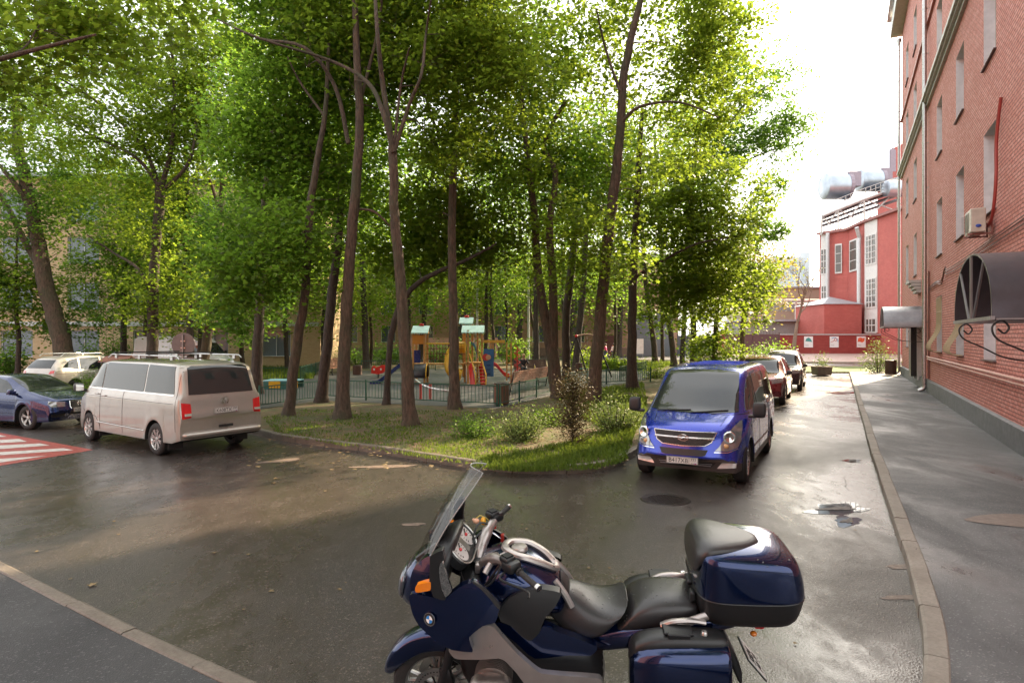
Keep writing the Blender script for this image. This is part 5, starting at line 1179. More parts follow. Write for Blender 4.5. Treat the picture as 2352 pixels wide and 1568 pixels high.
def vehicle(name, label, cat, loc, yaw, c, matl, lower=None, group=None, wheels=dict(), tyre_r=None):
    t = thing(name, label, cat, (loc[0], loc[1], loc[2] if len(loc) > 2 else 0), yaw, group)
    t['xf'] = c['zc'][-1][0]; t['xr'] = c['zc'][0][0]
    bv = car_body(t, c, matl, lower)
    for xa in c['axles']:
        for s in (1, -1): wheel(t, xa, s*(lerp(c['hw'], xa)-.115), c['r'], **wheels)
    del t['xf'], t['xr']; t_ = t; return t, bv
class RootX(dict): pass
_panel = panel
def panel(name, root, bv, pts, axis, side, mat, **kw):
    root['xf'] = XR[1]; root['xr'] = XR[0]; o = _panel(name, root, bv, pts, axis, side, mat, **kw); del root['xf'], root['xr']; return o
XR = [0, 0]
# ------------------------------------------------ silver-beige van, seen from its left rear
BEIGE = paint('beige_metallic', (.36, .34, .30), .4, .3); WB = 3.2
c = dict(zc=[(-4.2, .62), (-4.19, 1.0), (-4.16, 1.22), (-4.13, 1.3), (-3.98, 1.82), (-3.9, 1.9), (-3.6, 1.955), (-2.4, 1.97), (-.7, 1.95), (-.25, 1.9), (.12, 1.68), (.5, 1.34), (.62, 1.22), (.85, 1.1), (.93, .98), (.97, .62)],
         zs=[(-4.2, 1.22), (0.1, 1.2), (.5, 1.1), (.97, .9)], hw=[(-4.2, .9), (-4.1, .94), (-3.6, .95), (.2, .95), (.7, .9), (.97, .8)],
         hr=[(-4.2, .77), (-3.9, .79), (-.5, .78), (.3, .7), (.9, .6)], zl=[(-4.2, .38), (-3.9, .3), (.6, .28), (.97, .3)], axles=(0, -WB), r=.335, arch=.405, bow=(.08, .3), gh=.6, soft=.035)
van, bv = vehicle('minivan', 'silver-beige minivan with roof rails, seen from its left rear corner', 'minivan', (-9.54, 15.77), R(145.3), c, BEIGE, wheels=dict(spokes=8, double=True))
XR[:] = [-4.2, .97]
both('side_window', van, bv, [(-.02, 1.3), (.38, 1.3), (.28, 1.42), (-.02, 1.68), (-.22, 1.83), (-.62, 1.85), (-.62, 1.3)][::1], GLASS, off=.006)
both('side_window', van, bv, rrect(-2.6, -.68, 1.29, 1.87, .05), GLASS, off=.006)
both('side_window', van, bv, [(-2.66, 1.29), (-2.66, 1.87), (-3.72, 1.85), (-3.86, 1.3)], GLASS, off=.006)
both('window_trim', van, bv, [(.35, 1.262), (.35, 1.282), (-3.86, 1.282), (-3.86, 1.262)], CHROME, off=.008)
panel('rear_window', van, bv, [(-.72, 1.28), (.72, 1.28), (.66, 1.82), (.56, 1.86), (-.56, 1.86), (-.66, 1.82)], 'x', -1, GLASS, off=.006)
panel('windscreen', van, bv, [(-.72, 1.24), (.72, 1.24), (.62, 1.82), (-.62, 1.82)], 'x', 1, GLASS, off=.006)
for s in (1, -1):
    q = [(s*.872, 1.13), (s*.70, 1.1), (s*.69, .9), (s*.7, .82), (s*.872, .8)]
    tl = panel('tail_light', van, bv, q, 'x', -1, REDL, off=.012, grid=.04)
    m = MB(); m.box((-4.19, s*.775, .89), (.03, .13, .05)); m.build('reversing_lamp', LAMP, tl)
    panel('bumper_reflector', van, bv, [(s*.84, .5), (s*.62, .48), (s*.62, .455), (s*.84, .475)], 'x', -1, REDL, off=.085)
    mirror(van, .28, s*.93, 1.27, BLACK, .14, .2, .2)
    m = MB(); m.box((-3.62, s*.74, .28), (.02, .3, .28)); m.build('mud_flap', RUBBER, van); m = MB(); m.box((-.46, s*.74, .26), (.02, .28, .22)); m.build('mud_flap', RUBBER, van)
m = MB(); m.loft([[Vector((x, y, z)) for (x, z) in ((-4.27, .40), (-4.28, .5), (-4.2, .55), (-3.9, .52), (-3.9, .38))] for y in (-.9, -.6, 0, .6, .9)]); subsurf(m.build('rear_bumper', BEIGE, van, True), 2)
m = MB()
for s in (1, -1):
    m.tube([(-3.7, s*.7, 2.0), (-3.6, s*.7, 2.06), (-.7, s*.7, 2.06), (-.5, s*.7, 1.98)], .016, 6)
    for x in (-3.4, -2.0, -.9): m.box((x, s*.7, 2.01), (.1, .03, .07))
m.build('roof_rail', STEEL, van, True)
for x in (-.9, -2.4):
    m = MB(); m.box((x, 0, 2.1), (.07, 1.5, .03), bev=.01); m.build('roof_bar', BLACK, van)
plate(van, -4.235, -.02, .93, -1, 'K608TX', '197')
m = MB(); m.lathe([(.075, -4.205), (.075, -4.225), (.062, -4.225), (.062, -4.205)], (0, 0, 1.13), 'x', 28, False)
v_ = [(-.045, .04), (-.02, -.045), (0, 0), (.02, -.045), (.045, .04)]
m.tube([(-4.22, a, 1.13+b) for a, b in v_], .006, 5); m.tube([(-4.22, a, 1.13+b) for a, b in ((-.02, .055), (0, .005), (.02, .055))], .006, 5); m.build('round_emblem', STEEL, van, True)
sidelines(van, bv, [[(.42, 1.15), (.3, .75), (-.45, .62), (-.62, .45), (-.66, .35)], [(-.65, 1.87), (-.65, .34)], [(-1.95+.2, 1.25), (-1.95+.2, .34)], [(.7, 1.0), (.1, 1.1), (-3.9, 1.1)], [(-3.93, 1.83), (-3.97, 1.25), (-4.0, .55)], [(-.66, .52), (-2.65, .5)]], GAP, .004)
sidelines(van, bv, [[(-.5, .5), (-2.75, .48)]], BEIGE, .012, 'rubbing_strip')
for (x, z) in ((-.5, 1.15), (-.85, 1.12)):
    for s in (1, -1): m = MB(); m.box((x, s*.955, z), (.17, .03, .028), bev=.008); m.build('door_handle', BEIGE, van)
m = MB(); m.box((-4.215, -.02, .6), (.02, .32, .05), bev=.01); m.build('tailgate_grip', BLACK, van)
m = MB(); m.tube([(-4.07, -.25, 1.33), (-4.02, .1, 1.42), (-3.99, .45, 1.5)], .009, 5); m.tube([(-4.11, -.1, 1.29), (-4.07, -.1, 1.33), (-4.06, -.1, 1.35)], .02, 6); m.build('rear_wiper', BLACK, van, True)
# ------------------------------------------------ blue minivan, seen from the front
BLUE = paint('blue_metallic', (.008, .03, .36), .55, .2, .15); LOWG = M('bumper_grey', (.1, .085, .08), .4, .2)
SILV = paint('silver_side', (.3, .3, .34), .5, .25)
c = dict(zc=[(-4.25, .6), (-4.24, 1.1), (-4.1, 1.75), (-4.0, 1.86), (-3.6, 1.92), (-1.9, 1.925), (-1.2, 1.9), (-.95, 1.83), (-.45, 1.52), (-.02, 1.22), (.12, 1.15), (.5, 1.02), (.66, .93), (.74, .8), (.78, .66), (.80, .5), (.81, .4)],
         zs=[(-4.25, 1.15), (-.6, 1.13), (0, 1.06), (.5, .86), (.81, .7)], hw=[(-4.25, .9), (-4.1, .95), (-.3, .955), (.3, .93), (.6, .88), (.81, .82)],
         hr=[(-4.25, .76), (-3.9, .78), (-1.0, .76), (-.2, .7), (.8, .62)], zl=[(-4.25, .35), (-3.9, .28), (.5, .26), (.81, .24)], axles=(0, -3.2), r=.345, arch=.40, bow=(.08, .34), gh=.6, soft=.03, lowmat=LOWG)
h1, bv = vehicle('minivan', 'glossy blue minivan facing us, parked at the rounded kerb of the park', 'minivan', (3.21, 11.2), R(241.9), c, BLUE, lower=lambda x: .42 if x > .42 else .37, wheels=dict(spokes=6, double=True))
XR[:] = [-4.25, .81]
panel('windscreen', h1, bv, [(-.76, 1.17), (-.4, 1.145), (0, 1.14), (.4, 1.145), (.76, 1.17), (.70, 1.5), (.64, 1.81), (.3, 1.845), (-.3, 1.845), (-.64, 1.81), (-.70, 1.5)], 'x', 1, GLASS, off=.007, grid=.05)
both('side_window', h1, bv, [(-.28, 1.18), (-.5, 1.36), (-.92, 1.68), (-1.1, 1.74), (-1.3, 1.75), (-1.3, 1.18)], GLASS, off=.006)
both('side_window', h1, bv, rrect(-2.75, -1.38, 1.18, 1.76, .05), GLASS, off=.006)
both('side_window', h1, bv, [(-2.82, 1.18), (-2.82, 1.76), (-3.85, 1.72), (-4.0, 1.22)], GLASS, off=.006)
for s in (1, -1):
    q = [(s*.50, .60), (s*.56, .66), (s*.72, .94), (s*.80, 1.04), (s*.83, 1.05), (s*.855, .95), (s*.86, .75), (s*.83, .66), (s*.7, .6)]
    hl = panel('headlight', h1, bv, q, 'x', 1, LENS, off=.012, grid=.035)
    h_, n_, _, _ = bv.ray_cast(Vector((9, s*.71, .82)), Vector((-1, 0, 0)))
    m = MB(); m.lathe([(.0, .012), (.05, .018), (.06, .024), (.085, .03), (.1, .026), (.105, .0)], (0, 0, 0), 'x', 24, False)
    h_ = h_+Vector((.035, 0, 0)); m.v = [h_+Matrix.Rotation(s*.38, 3, 'Z') @ v for v in m.v]; m.build('reflector_ring', BOWL, hl, True)
    m = MB(); m.v = []; 
    h_, n_, _, _ = bv.ray_cast(Vector((9, s*.66, .68)), Vector((-1, 0, 0))); m.ball(h_+Vector((.008, 0, 0)), (.02, .05, .04)); m.build('indicator_bulb', M('bulb_amber', (.6, .35, .15), .15, coat=1), hl, True)
    panel('headlight_rim', h1, bv, [(s*.495, .585), (s*.7, .585), (s*.83, .645), (s*.83, .63), (s*.7, .572), (s*.49, .572)], 'x', 1, CHROME, off=.014)
    fg = panel('fog_lamp', h1, bv, [(s*.52, .30), (s*.82, .335), (s*.82, .41), (s*.60, .405)], 'x', 1, LAMP, off=.01, grid=.05)
    mirror(h1, -.12, s*.98, 1.22, BLACK, .12, .22, .27)
    m = MB(); m.box((-1.15, s*.965, 1.02), (.16, .03, .03), bev=.01); m.box((-1.5, s*.965, 1.02), (.16, .03, .03), bev=.01); m.build('door_handle', CHROME, h1)
g = panel('grille', h1, bv, [(-.50, .88), (0, .875), (.50, .88), (.44, .74), (.34, .685), (0, .67), (-.34, .685), (-.44, .74)], 'x', 1, M('grille_black', (.02, .02, .02), .5, .3, bump=.6, sc=30), off=.004, grid=.05)
def front_line(pts, r_, mat, name, root, bv, par=None, off=.01):
    pp = []
    for a, b in zip(pts, pts[1:]):
        nseg = max(1, int(math.dist(a, b)/.06))
        for k_ in range(nseg+(1 if b == pts[-1] else 0)):
            t = k_/nseg; y, z = a[0]+(b[0]-a[0])*t, a[1]+(b[1]-a[1])*t; h, _, _, _ = bv.ray_cast(Vector((9, y, z)), Vector((-1, 0, 0)))
            if h is not None: pp.append(h+Vector((off, 0, 0)))
    m = MB(); m.tube(pp, r_, 6, True); return m.build(name, mat, par or root, True)
front_line([(-.52, .89), (0, .885), (.52, .89), (.45, .735), (.35, .675), (0, .66), (-.35, .675), (-.45, .735), (-.52, .89)], .011, M('satin_chrome', (.55, .5, .48), .25, .9), 'grille_surround', h1, bv, g)
front_line([(-.49, .79), (.49, .79)], .022, M('satin_chrome', (.55, .5, .48), .25, .9), 'grille_bar', h1, bv, g, .006)
m = MB()
for i in range(46):
    for j in range(9):
        y = -.46+i*.0204+(.0102 if j % 2 else 0); z = .695+j*.021
        if abs(z-.79) < .025 or abs(y) > .44+(z-.74)*.4 or (z < .7 and abs(y) > .32): continue
        h, _, _, _ = bv.ray_cast(Vector((9, y, z)), Vector((-1, 0, 0)))
        if h: m.box(h+Vector((.007, 0, 0)), (.006, .011, .011), rx=R(45))
m.build('grille_mesh', M('mesh_grey', (.1, .1, .1), .4, .6), g)
h_, _, _, _ = bv.ray_cast(Vector((9, 0, .79)), Vector((-1, 0, 0)))
m = MB(); pts = [h_+Vector((.022, .085*math.cos(a), .05*math.sin(a))) for a in [i*math.pi/14 for i in range(28)]]; m.tube(pts+[pts[0]], .007, 6)
m.tube([h_+Vector((.022, -.045, -.03)), h_+Vector((.022, -.028, .03))], .008, 6); m.tube([h_+Vector((.022, .028, -.03)), h_+Vector((.022, .045, .03))], .008, 6); m.tube([h_+Vector((.022, -.035, -.012)), h_+Vector((.022, .035, .012))], .007, 6)
m.build('oval_emblem', CHROME, h1, True); m = MB(); m.prism([p-Vector((.012, 0, 0)) for p in pts], (.004, 0, 0)); m.build('emblem_back', BLACK, h1)
panel('upper_intake', h1, bv, [(-.40, .61), (.40, .61), (.36, .52), (.3, .505), (-.3, .505), (-.36, .52)], 'x', 1, BLACK, off=.003)
lo_ = panel('lower_intake', h1, bv, [(-.5, .39), (.5, .39), (.42, .29), (-.42, .29)], 'x', 1, BLACK, off=.004)
front_line([(-.44, .355), (.44, .355)], .006, GREY, 'intake_bar', h1, bv, lo_); front_line([(-.42, .325), (.42, .325)], .006, GREY, 'intake_bar', h1, bv, lo_)
front_line([(-.84, .435), (-.5, .42), (.5, .42), (.84, .435)], .01, LOWG, 'bumper_crease', h1, bv)
plate(h1, max(bv.ray_cast(Vector((9, 0, z_)), Vector((-1, 0, 0)))[0].x for z_ in (.37, .4, .43, .46, .49))+.02, 0, .425, 1, 'B417XB', '777')
for (a, b) in (((-.62, 1.155), (-.02, 1.19)), ((.0, 1.15), (.6, 1.2))):
    front_line([a, b], .011, BLACK, 'wiper', h1, bv, None, .035)
m = MB()
for x in (-1.6, -2.05, -2.5, -2.95, -3.4):
    m.tube([(x, -.5, 1.915), (x, 0, 1.93), (x, .5, 1.915)], .007, 5)
m.build('roof_rib', BLUE, h1, True)
m = MB()
for s in (-1, 1): m.tube([(-1.3, s*.6, 1.90), (-2.5, s*.6, 1.925), (-3.9, s*.6, 1.88)], .01, 5)
m.build('roof_gutter', BLACK, h1, True)
m = MB(); m.tube([(-1.35, .5, 1.88), (-1.75, .52, 2.3)], .004, 5); m.build('aerial', BLACK, h1, True)
sidelines(h1, bv, [[(-.1, 1.1), (-.35, .8), (-.55, .5), (-.6, .33)], [(-1.34, 1.78), (-1.34, .32)], [(-2.78, 1.78), (-2.78, .6), (-2.7, .35)], [(-1.34, 1.0), (-3.9, 1.02)], [(-3.98, 1.75), (-4.08, 1.2), (-4.1, .5)]], GAP, .004)
sidelines(h1, bv, [[(-.55, .55), (-2.7, .53)]], LOWG, .02, 'rubbing_strip')
sidelines(h1, bv, [[(.3, 1.13), (-.28, 1.14), (-3.9, 1.14)]], BLACK, .008, 'window_seal')
front_line([(-.60, 1.10), (-.56, 1.0), (-.53, .9)], .004, GAP, 'bonnet_gap', h1, bv, None, .001); front_line([(.60, 1.10), (.56, 1.0), (.53, .9)], .004, GAP, 'bonnet_gap', h1, bv, None, .001)
# ------------------------------------------------ generic parked cars
def simple_car(name, label, cat, loc, yaw, c, col, front=None, rear=None, wheels=dict(spokes=5), group=None, low=None, rails=False, winx=None, beltz=None, topz=None):
    t, bv = vehicle(name, label, cat, loc, yaw, c, col, low, group, wheels); x0, x1 = c['zc'][0][0], c['zc'][-1][0]; XR[:] = [x0, x1]
    for w_ in c['side']: both('side_window', t, bv, w_, GLASS, off=.006)
    if 'ws' in c: panel('windscreen', t, bv, c['ws'], 'x', 1, GLASS, off=.007, grid=.06)
    if 'rw' in c: panel('rear_window', t, bv, c['rw'], 'x', -1, GLASS, off=.007, grid=.06)
    for s in (1, -1):
        if 'hl' in c: panel('headlight', t, bv, [(s*a, b) for a, b in c['hl']], 'x', 1, LENS, off=.01, grid=.05)
        if 'tl' in c: panel('tail_light', t, bv, [(s*a, b) for a, b in c['tl']], 'x', -1, REDL, off=.012, grid=.05)
        mirror(t, c['mx'], s*(lerp(c['hw'], c['mx'])-.02), c['mz'], c.get('mm', BLACK), .14, .2, .16)
    for nm, q, mt_ in c.get('fr', []): panel(nm, t, bv, q, 'x', 1, mt_, off=.008, grid=.05)
    for nm, q, mt_ in c.get('re', []): panel(nm, t, bv, q, 'x', -1, mt_, off=.008, grid=.05)
    for q in c.get('chrome', []): front_line(q, .01, CHROME, 'grille_surround', t, bv)
    sidelines(t, bv, c.get('lines', []), GAP, .004)
    if rails:
        m = MB(); h = max(z for x, z in c['zc'])
        for s in (1, -1): m.tube([(rails[0], s*.56, h-.05), (rails[0]+.12, s*.57, h+.04), (rails[1]-.12, s*.57, h+.04), (rails[1], s*.56, h-.05)], .018, 6)
        m.build('roof_rail', rails[2] if len(rails) > 2 else STEEL, t, True)
    return t, bv
# blue saloon at the left edge
NAVY = paint('navy_metallic', (.006, .018, .085), .6, .2, .1)
c = dict(zc=[(-3.55, .7), (-3.54, .92), (-3.45, 1.05), (-2.95, 1.1), (-2.5, 1.28), (-2.1, 1.39), (-1.6, 1.43), (-1.1, 1.41), (-.75, 1.3), (-.2, 1.03), (.0, .99), (.5, .87), (.78, .78), (.86, .6), (.88, .4)],
         zs=[(-3.55, .95), (-.3, .92), (.3, .82), (.88, .65)], hw=[(-3.55, .78), (-3.2, .86), (-.3, .885), (.4, .86), (.88, .76)], hr=[(-3.55, .5), (-2.4, .56), (-1, .58), (-.2, .6), (.8, .55)],
         zl=[(-3.55, .3), (-3.2, .22), (.5, .2), (.88, .22)], axles=(0, -2.65), r=.32, arch=.365, bow=(.15, .34), gh=.4, soft=.05,
         side=[[(-.55, .96), (-.85, 1.14), (-1.1, 1.27), (-1.42, 1.33), (-1.42, .96)], [(-1.5, .96), (-1.5, 1.34), (-2.1, 1.3), (-2.45, 1.12), (-2.5, .97)]], ws=[(-.66, .99), (0, .97), (.66, .99), (.54, 1.34), (0, 1.37), (-.54, 1.34)],
         rw=[(-.55, 1.06), (.55, 1.06), (.45, 1.34), (-.45, 1.34)], hl=[(.42, .60), (.70, .60), (.73, .68), (.68, .75), (.40, .72)], mx=-.42, mz=1.0, mm=NAVY,
         fr=[('grille', [(-.27, .73), (.27, .73), (.29, .6), (.22, .38), (-.22, .38), (-.29, .6)], BLACK), ('side_intake', [(.36, .42), (.72, .42), (.7, .33), (.36, .33)], BLACK), ('side_intake', [(-.36, .42), (-.72, .42), (-.7, .33), (-.36, .33)], BLACK)],
         chrome=[[(-.29, .74), (.29, .74), (.31, .6), (.23, .37), (-.23, .37), (-.31, .6), (-.29, .74)]], lines=[[(-.3, .9), (-.4, .6), (-.35, .3)], [(-1.46, 1.36), (-1.46, .3)], [(-2.5, 1.0), (-2.35, .6), (-2.5, .35)], [(.5, .78), (-3.2, .78)], [(-.4, .42), (-2.3, .42)]])
gq = G(69, 986)
C_SEDAN = dict(c)
aud, bv = simple_car('sedan', 'dark blue sedan at the left edge, its nose hidden behind the silver van', 'sedan', (-12.6, 17.55), R(343), c, NAVY, wheels=dict(spokes=5, double=True))
h_, _, _, _ = bv.ray_cast(Vector((9, 0, .55)), Vector((-1, 0, 0))); plate(aud, h_.x+.03, 0, .5, 1, 'H250AM', '77')
m = MB()
for i in range(4):
    cy = -.105+i*.07; pts = [Vector((h_.x+.02, cy+.043*math.cos(a), .665+.043*math.sin(a))) for a in [j*math.pi/9 for j in range(19)]]; m.tube(pts, .006, 5, False)
m.build('four_ring_emblem', CHROME, aud, True)
# pale crossover behind it, seen from its right rear; black car beyond the left edge
CREAM = paint('cream_metallic', (.4, .38, .34), .3, .3); BLK = paint('black_metallic', (.012, .012, .014), .3, .2)
suv = dict(zc=[(-3.6, .7), (-3.58, 1.05), (-3.45, 1.3), (-3.2, 1.58), (-2.9, 1.68), (-2.0, 1.73), (-1.1, 1.69), (-.75, 1.58), (-.15, 1.18), (.0, 1.12), (.5, 1.03), (.75, .92), (.84, .7), (.86, .45)],
         zs=[(-3.6, 1.15), (-.5, 1.07), (.2, .98), (.86, .8)], hw=[(-3.6, .82), (-3.3, .9), (.2, .92), (.86, .8)], hr=[(-3.6, .58), (-2.9, .64), (-1, .65), (-.1, .6), (.8, .55)],
         zl=[(-3.6, .42), (-3.2, .3), (.5, .28), (.86, .32)], axles=(0, -2.7), r=.36, arch=.42, bow=(.12, .3), gh=.45, soft=.05,
         side=[[(-.5, 1.12), (-.75, 1.3), (-1.0, 1.5), (-1.35, 1.6), (-1.35, 1.12)], [(-1.43, 1.12), (-1.43, 1.61), (-2.3, 1.6), (-2.38, 1.14)], [(-2.46, 1.15), (-2.4, 1.59), (-2.75, 1.52), (-3.1, 1.25)]], ws=[(-.68, 1.13), (0, 1.11), (.68, 1.13), (.58, 1.6), (0, 1.63), (-.58, 1.6)],
         rw=[(-.62, 1.22), (.62, 1.22), (.54, 1.54), (-.54, 1.54)], hl=[(.5, .78), (.82, .82), (.84, .92), (.74, .98), (.48, .92)], tl=[(.6, 1.0), (.79, 1.02), (.79, 1.14), (.64, 1.12)], tls=[(-3.42, 1.0), (-3.42, 1.12), (-3.2, 1.11), (-3.3, 1.02)], mx=-.42, mz=1.14, mm=CREAM,
         fr=[('grille', [(-.45, .92), (.45, .92), (.4, .78), (-.4, .78)], BLACK), ('lower_intake', [(-.5, .55), (.5, .55), (.42, .44), (-.42, .44)], BLACK)], lines=[[(-1.39, 1.6), (-1.39, .45)], [(-2.42, 1.6), (-2.42, .6)], [(-.3, 1.0), (-.45, .5)], [(.3, .95), (-3.4, 1.0)]])
t, bv = simple_car('crossover_car', 'cream crossover car with roof rails, half behind the thick leaning trunk', 'crossover car', (-17.7, 28.2), R(74), dict(suv), CREAM, wheels=dict(spokes=5), rails=(-3.0, -1.1))
c2 = dict(suv); c2['mm'] = BLK
c2 = dict(C_SEDAN); c2['mm'] = BLK; c2['tl'] = [(.5, .8), (.78, .8), (.78, .93), (.5, .93)]
simple_car('sedan', 'black sedan cut off by the left edge behind the dark blue sedan', 'sedan', (-19.8, 21.2), R(168), c2, BLK, wheels=dict(spokes=5))
# red and white-topped crossovers behind the blue van, seen from the front
RED_ = paint('dark_red_metallic', (.16, .012, .016), .35, .22)
c3 = dict(suv); c3['mm'] = BLACK; c3['chrome'] = [[(-.46, .93), (.46, .93), (.4, .77), (-.4, .77), (-.46, .93)]]
rp = Vector((3.21, 11.2, 0))
def street(d, off): return Vector((2.0, 11.8, 0))+SD*d+SN*off
p = street(13.6, .95); simple_car('crossover_car', 'dark red crossover car parked behind the blue minivan', 'crossover car', (p.x, p.y), SD.to_2d().angle_signed(Vector((1, 0)))*1+math.pi if False else math.atan2(SD.y, SD.x)+math.pi, c3, RED_, wheels=dict(spokes=5), low=lambda x: .42)
DKS = paint('plum_black', (.035, .018, .022), .3, .22); c4 = dict(suv); c4['mm'] = BLACK
c4['zc'] = [(x, z*1.04 if z > 1.2 else z) for x, z in suv['zc']]
p = street(20.3, 1.15); t, bv = simple_car('crossover_car', 'dark crossover car with pale roof rails, last in the row before the planter', 'crossover car', (p.x, p.y), math.atan2(SD.y, SD.x)+math.pi, c4, DKS, wheels=dict(spokes=5), rails=(-3.1, -1.2, WHITE))
panel('pale_roof', t, bv, [(-1.2, -.5), (-1.2, .5), (-2.9, .52), (-2.9, -.52)], 'z', 1, M('roof_silver', (.6, .6, .6), .2, .5), off=.004)
# high-roof white delivery van behind the silver van
WV = paint('van_white', (.62, .64, .66), .0, .35)
c = dict(zc=[(-4.7, .7), (-4.69, 2.2), (-4.62, 2.42), (-4.4, 2.5), (-1.2, 2.52), (-.7, 2.42), (-.25, 2.0), (.15, 1.55), (.3, 1.42), (.75, 1.2), (.88, 1.0), (.92, .5)], zs=[(-4.7, 1.4), (-.3, 1.38), (.3, 1.25), (.92, .9)],
         hw=[(-4.7, 1.0), (-.2, 1.0), (.92, .85)], hr=[(-4.7, .88), (-1, .86), (0, .75), (.9, .65)], zl=[(-4.7, .4), (.92, .35)], axles=(0, -3.6), r=.35, arch=.42, bow=(.03, .25), gh=1.0, soft=.06,
         side=[[(-.1, 1.4), (-.3, 1.75), (-.55, 1.95), (-.95, 1.95), (-.95, 1.38)]], ws=[(-.75, 1.45), (.75, 1.45), (.66, 2.1), (-.66, 2.1)], hl=[(.6, .8), (.84, .85), (.86, 1.1), (.7, 1.15)], mx=0, mz=1.55, lines=[[(-1.0, 2.1), (-1.0, .5)], [(-2.3, 2.1), (-2.3, .5)], [(-.9, 1.3), (-4.6, 1.3)]])
simple_car('delivery_van', 'white high-roof delivery van parked beyond the park, behind the round sign', 'delivery van', (-17.6, 37.5), R(-8), c, WV, wheels=dict(spokes=6), group=None)
# ================================================================ TOURING MOTORCYCLE in the foreground
# local frame: x forward from the rear axle, y left (towards us), z up; the root leans on its side stand
ML, MY, MLEAN = Vector((1.03, 3.9, 0)), R(175), .14
mo = thing('touring_motorcycle', 'dark blue touring motorcycle with top case and windscreen, leaning on its stand in the foreground', 'motorcycle', ML, MY)
mo.rotation_euler = (-MLEAN, 0, MY)
MINV = (Matrix.Translation(ML) @ mo.rotation_euler.to_matrix().to_4x4()).inverted()
MO_ = MINV @ Vector((0, 0, HC))
def U(px, py, v):
    d = (MINV @ Vector(((px-1176)/F, 1, HC-(py-HY)/F)))-MO_; t = (v-MO_.y)/d.y; return MO_+d*t
c2_ = lambda x, y: (846.7+.34026*x, 1034.9+.34026*y)
c3_ = lambda x, y: (1317.1+.28013*x, 1129+.28013*y)
DN = paint('midnight_blue', (.004, .016, .075), .85, .14, 0); MB_ = M('moto_black', (.012, .012, .013), .38, bump=.08, sc=60); SATIN = M('satin_silver', (.40, .36, .34), .32, .75, var=.08, sc=8)
LEATHER = M('seat_vinyl', (.022, .021, .022), .36, bump=.12, sc=120, coat=.15); MTL = M('engine_metal', (.26, .22, .2), .38, .8, var=.15, sc=14); DARKM = M('dark_metal', (.03, .03, .032), .4, .6)
def vell(uc, wc, a, b, vm, p=.5): return lambda u, w: vm*max(.04, 1-((u-uc)/a)**2-((w-wc)/b)**2)**p
def on(px, py, fn, v0=.3):
    v = v0
    for _ in range(8): q = U(px, py, v); v = v*.4+fn(q.x, q.z)*.6
    return q.x, q.z
def shell(name, pts, fn, mat, par=None, thick=.03, mirror_=True, out=0.0, grid=.035, cv=c2_, raw=False):
    """curved body panel: outline traced on the surface y = fn(x, z), thickness inwards; second copy on the right side"""
    par = par or mo; pc = [Vector((a, b, 0)) for a, b in pts]; n_ = len(pc); q_ = []
    for i in range(n_):
        p0, p1, p2, p3 = pc[i-1], pc[i], pc[(i+1) % n_], pc[(i+2) % n_]
        for t in (0, .34, .67): q_.append(p1.lerp(p2, t)*.45+.55*.5*((2*p1)+(p2-p0)*t+(2*p0-5*p1+4*p2-p3)*t*t+(3*p1-p0-3*p2+p3)*t**3))
    o2 = [on(*cv(a.x, a.y), fn) for a in q_]
    res = []
    for s in ((1, -1) if mirror_ else (1,)):
        bm = bmesh.new(); bm.faces.new([bm.verts.new((a, 0, b)) for a, b in o2])
        for k_ in (0, 2):
            lo, hi = min(v.co[k_] for v in bm.verts), max(v.co[k_] for v in bm.verts); q = math.floor(lo/grid)*grid+grid; no = [0, 0, 0]; no[k_] = 1
            while q < hi-1e-4: bmesh.ops.bisect_plane(bm, geom=bm.verts[:]+bm.edges[:]+bm.faces[:], dist=1e-5, plane_co=[q if i == k_ else 0 for i in range(3)], plane_no=no); q += grid
        bmesh.ops.triangulate(bm, faces=[f for f in bm.faces if len(f.verts) > 4])
        ed = {v for e in bm.edges if e.is_boundary for v in e.verts}
        for v in bm.verts: v.co.y = s*(fn(v.co.x, v.co.z)+out)
        be = [e for e in bm.edges if e.is_boundary]
        for e in be: e.smooth = False
        r = bmesh.ops.extrude_edge_only(bm, edges=be)
        for v in r['geom']:
            if isinstance(v, bmesh.types.BMVert): v.co.y -= s*thick
        bmesh.ops.recalc_face_normals(bm, faces=bm.faces)
        me = bpy.data.meshes.new(name); bm.to_mesh(me); bm.free(); me.materials.append(mat); me.polygons.foreach_set('use_smooth', [True]*len(me.polygons))
        o = bpy.data.objects.new(name, me); COL.objects.link(o); o.parent = par; res.append(o)
    return res[0]
def sec(x, wt, wb, hw, e=2.6, n=20, yc=0.0, sl=0.0):
    """closed superellipse section at x; sl slants it (top moved forward)"""
    out = []; c, h = (wt+wb)/2, (wt-wb)/2
    for i in range(n):
        a = 2*math.pi*i/n; ca, sa = math.cos(a), math.sin(a); y = hw*math.copysign(abs(ca)**(2/e), ca); z = h*math.copysign(abs(sa)**(2/e), sa)
        out.append(Vector((x+sl*z, yc+y, c+z)))
    return out
def hull(name, secs, mat, par=None, sub=1, **kw):
    m = MB(); m.loft([sec(*s[:4], **(dict(kw, sl=s[4]) if len(s) > 4 else kw)) for s in secs]); o = m.build(name, mat, par or mo, True)
    for e in o.data.polygons: e.use_smooth = True
    return subsurf(o, sub) if sub else o
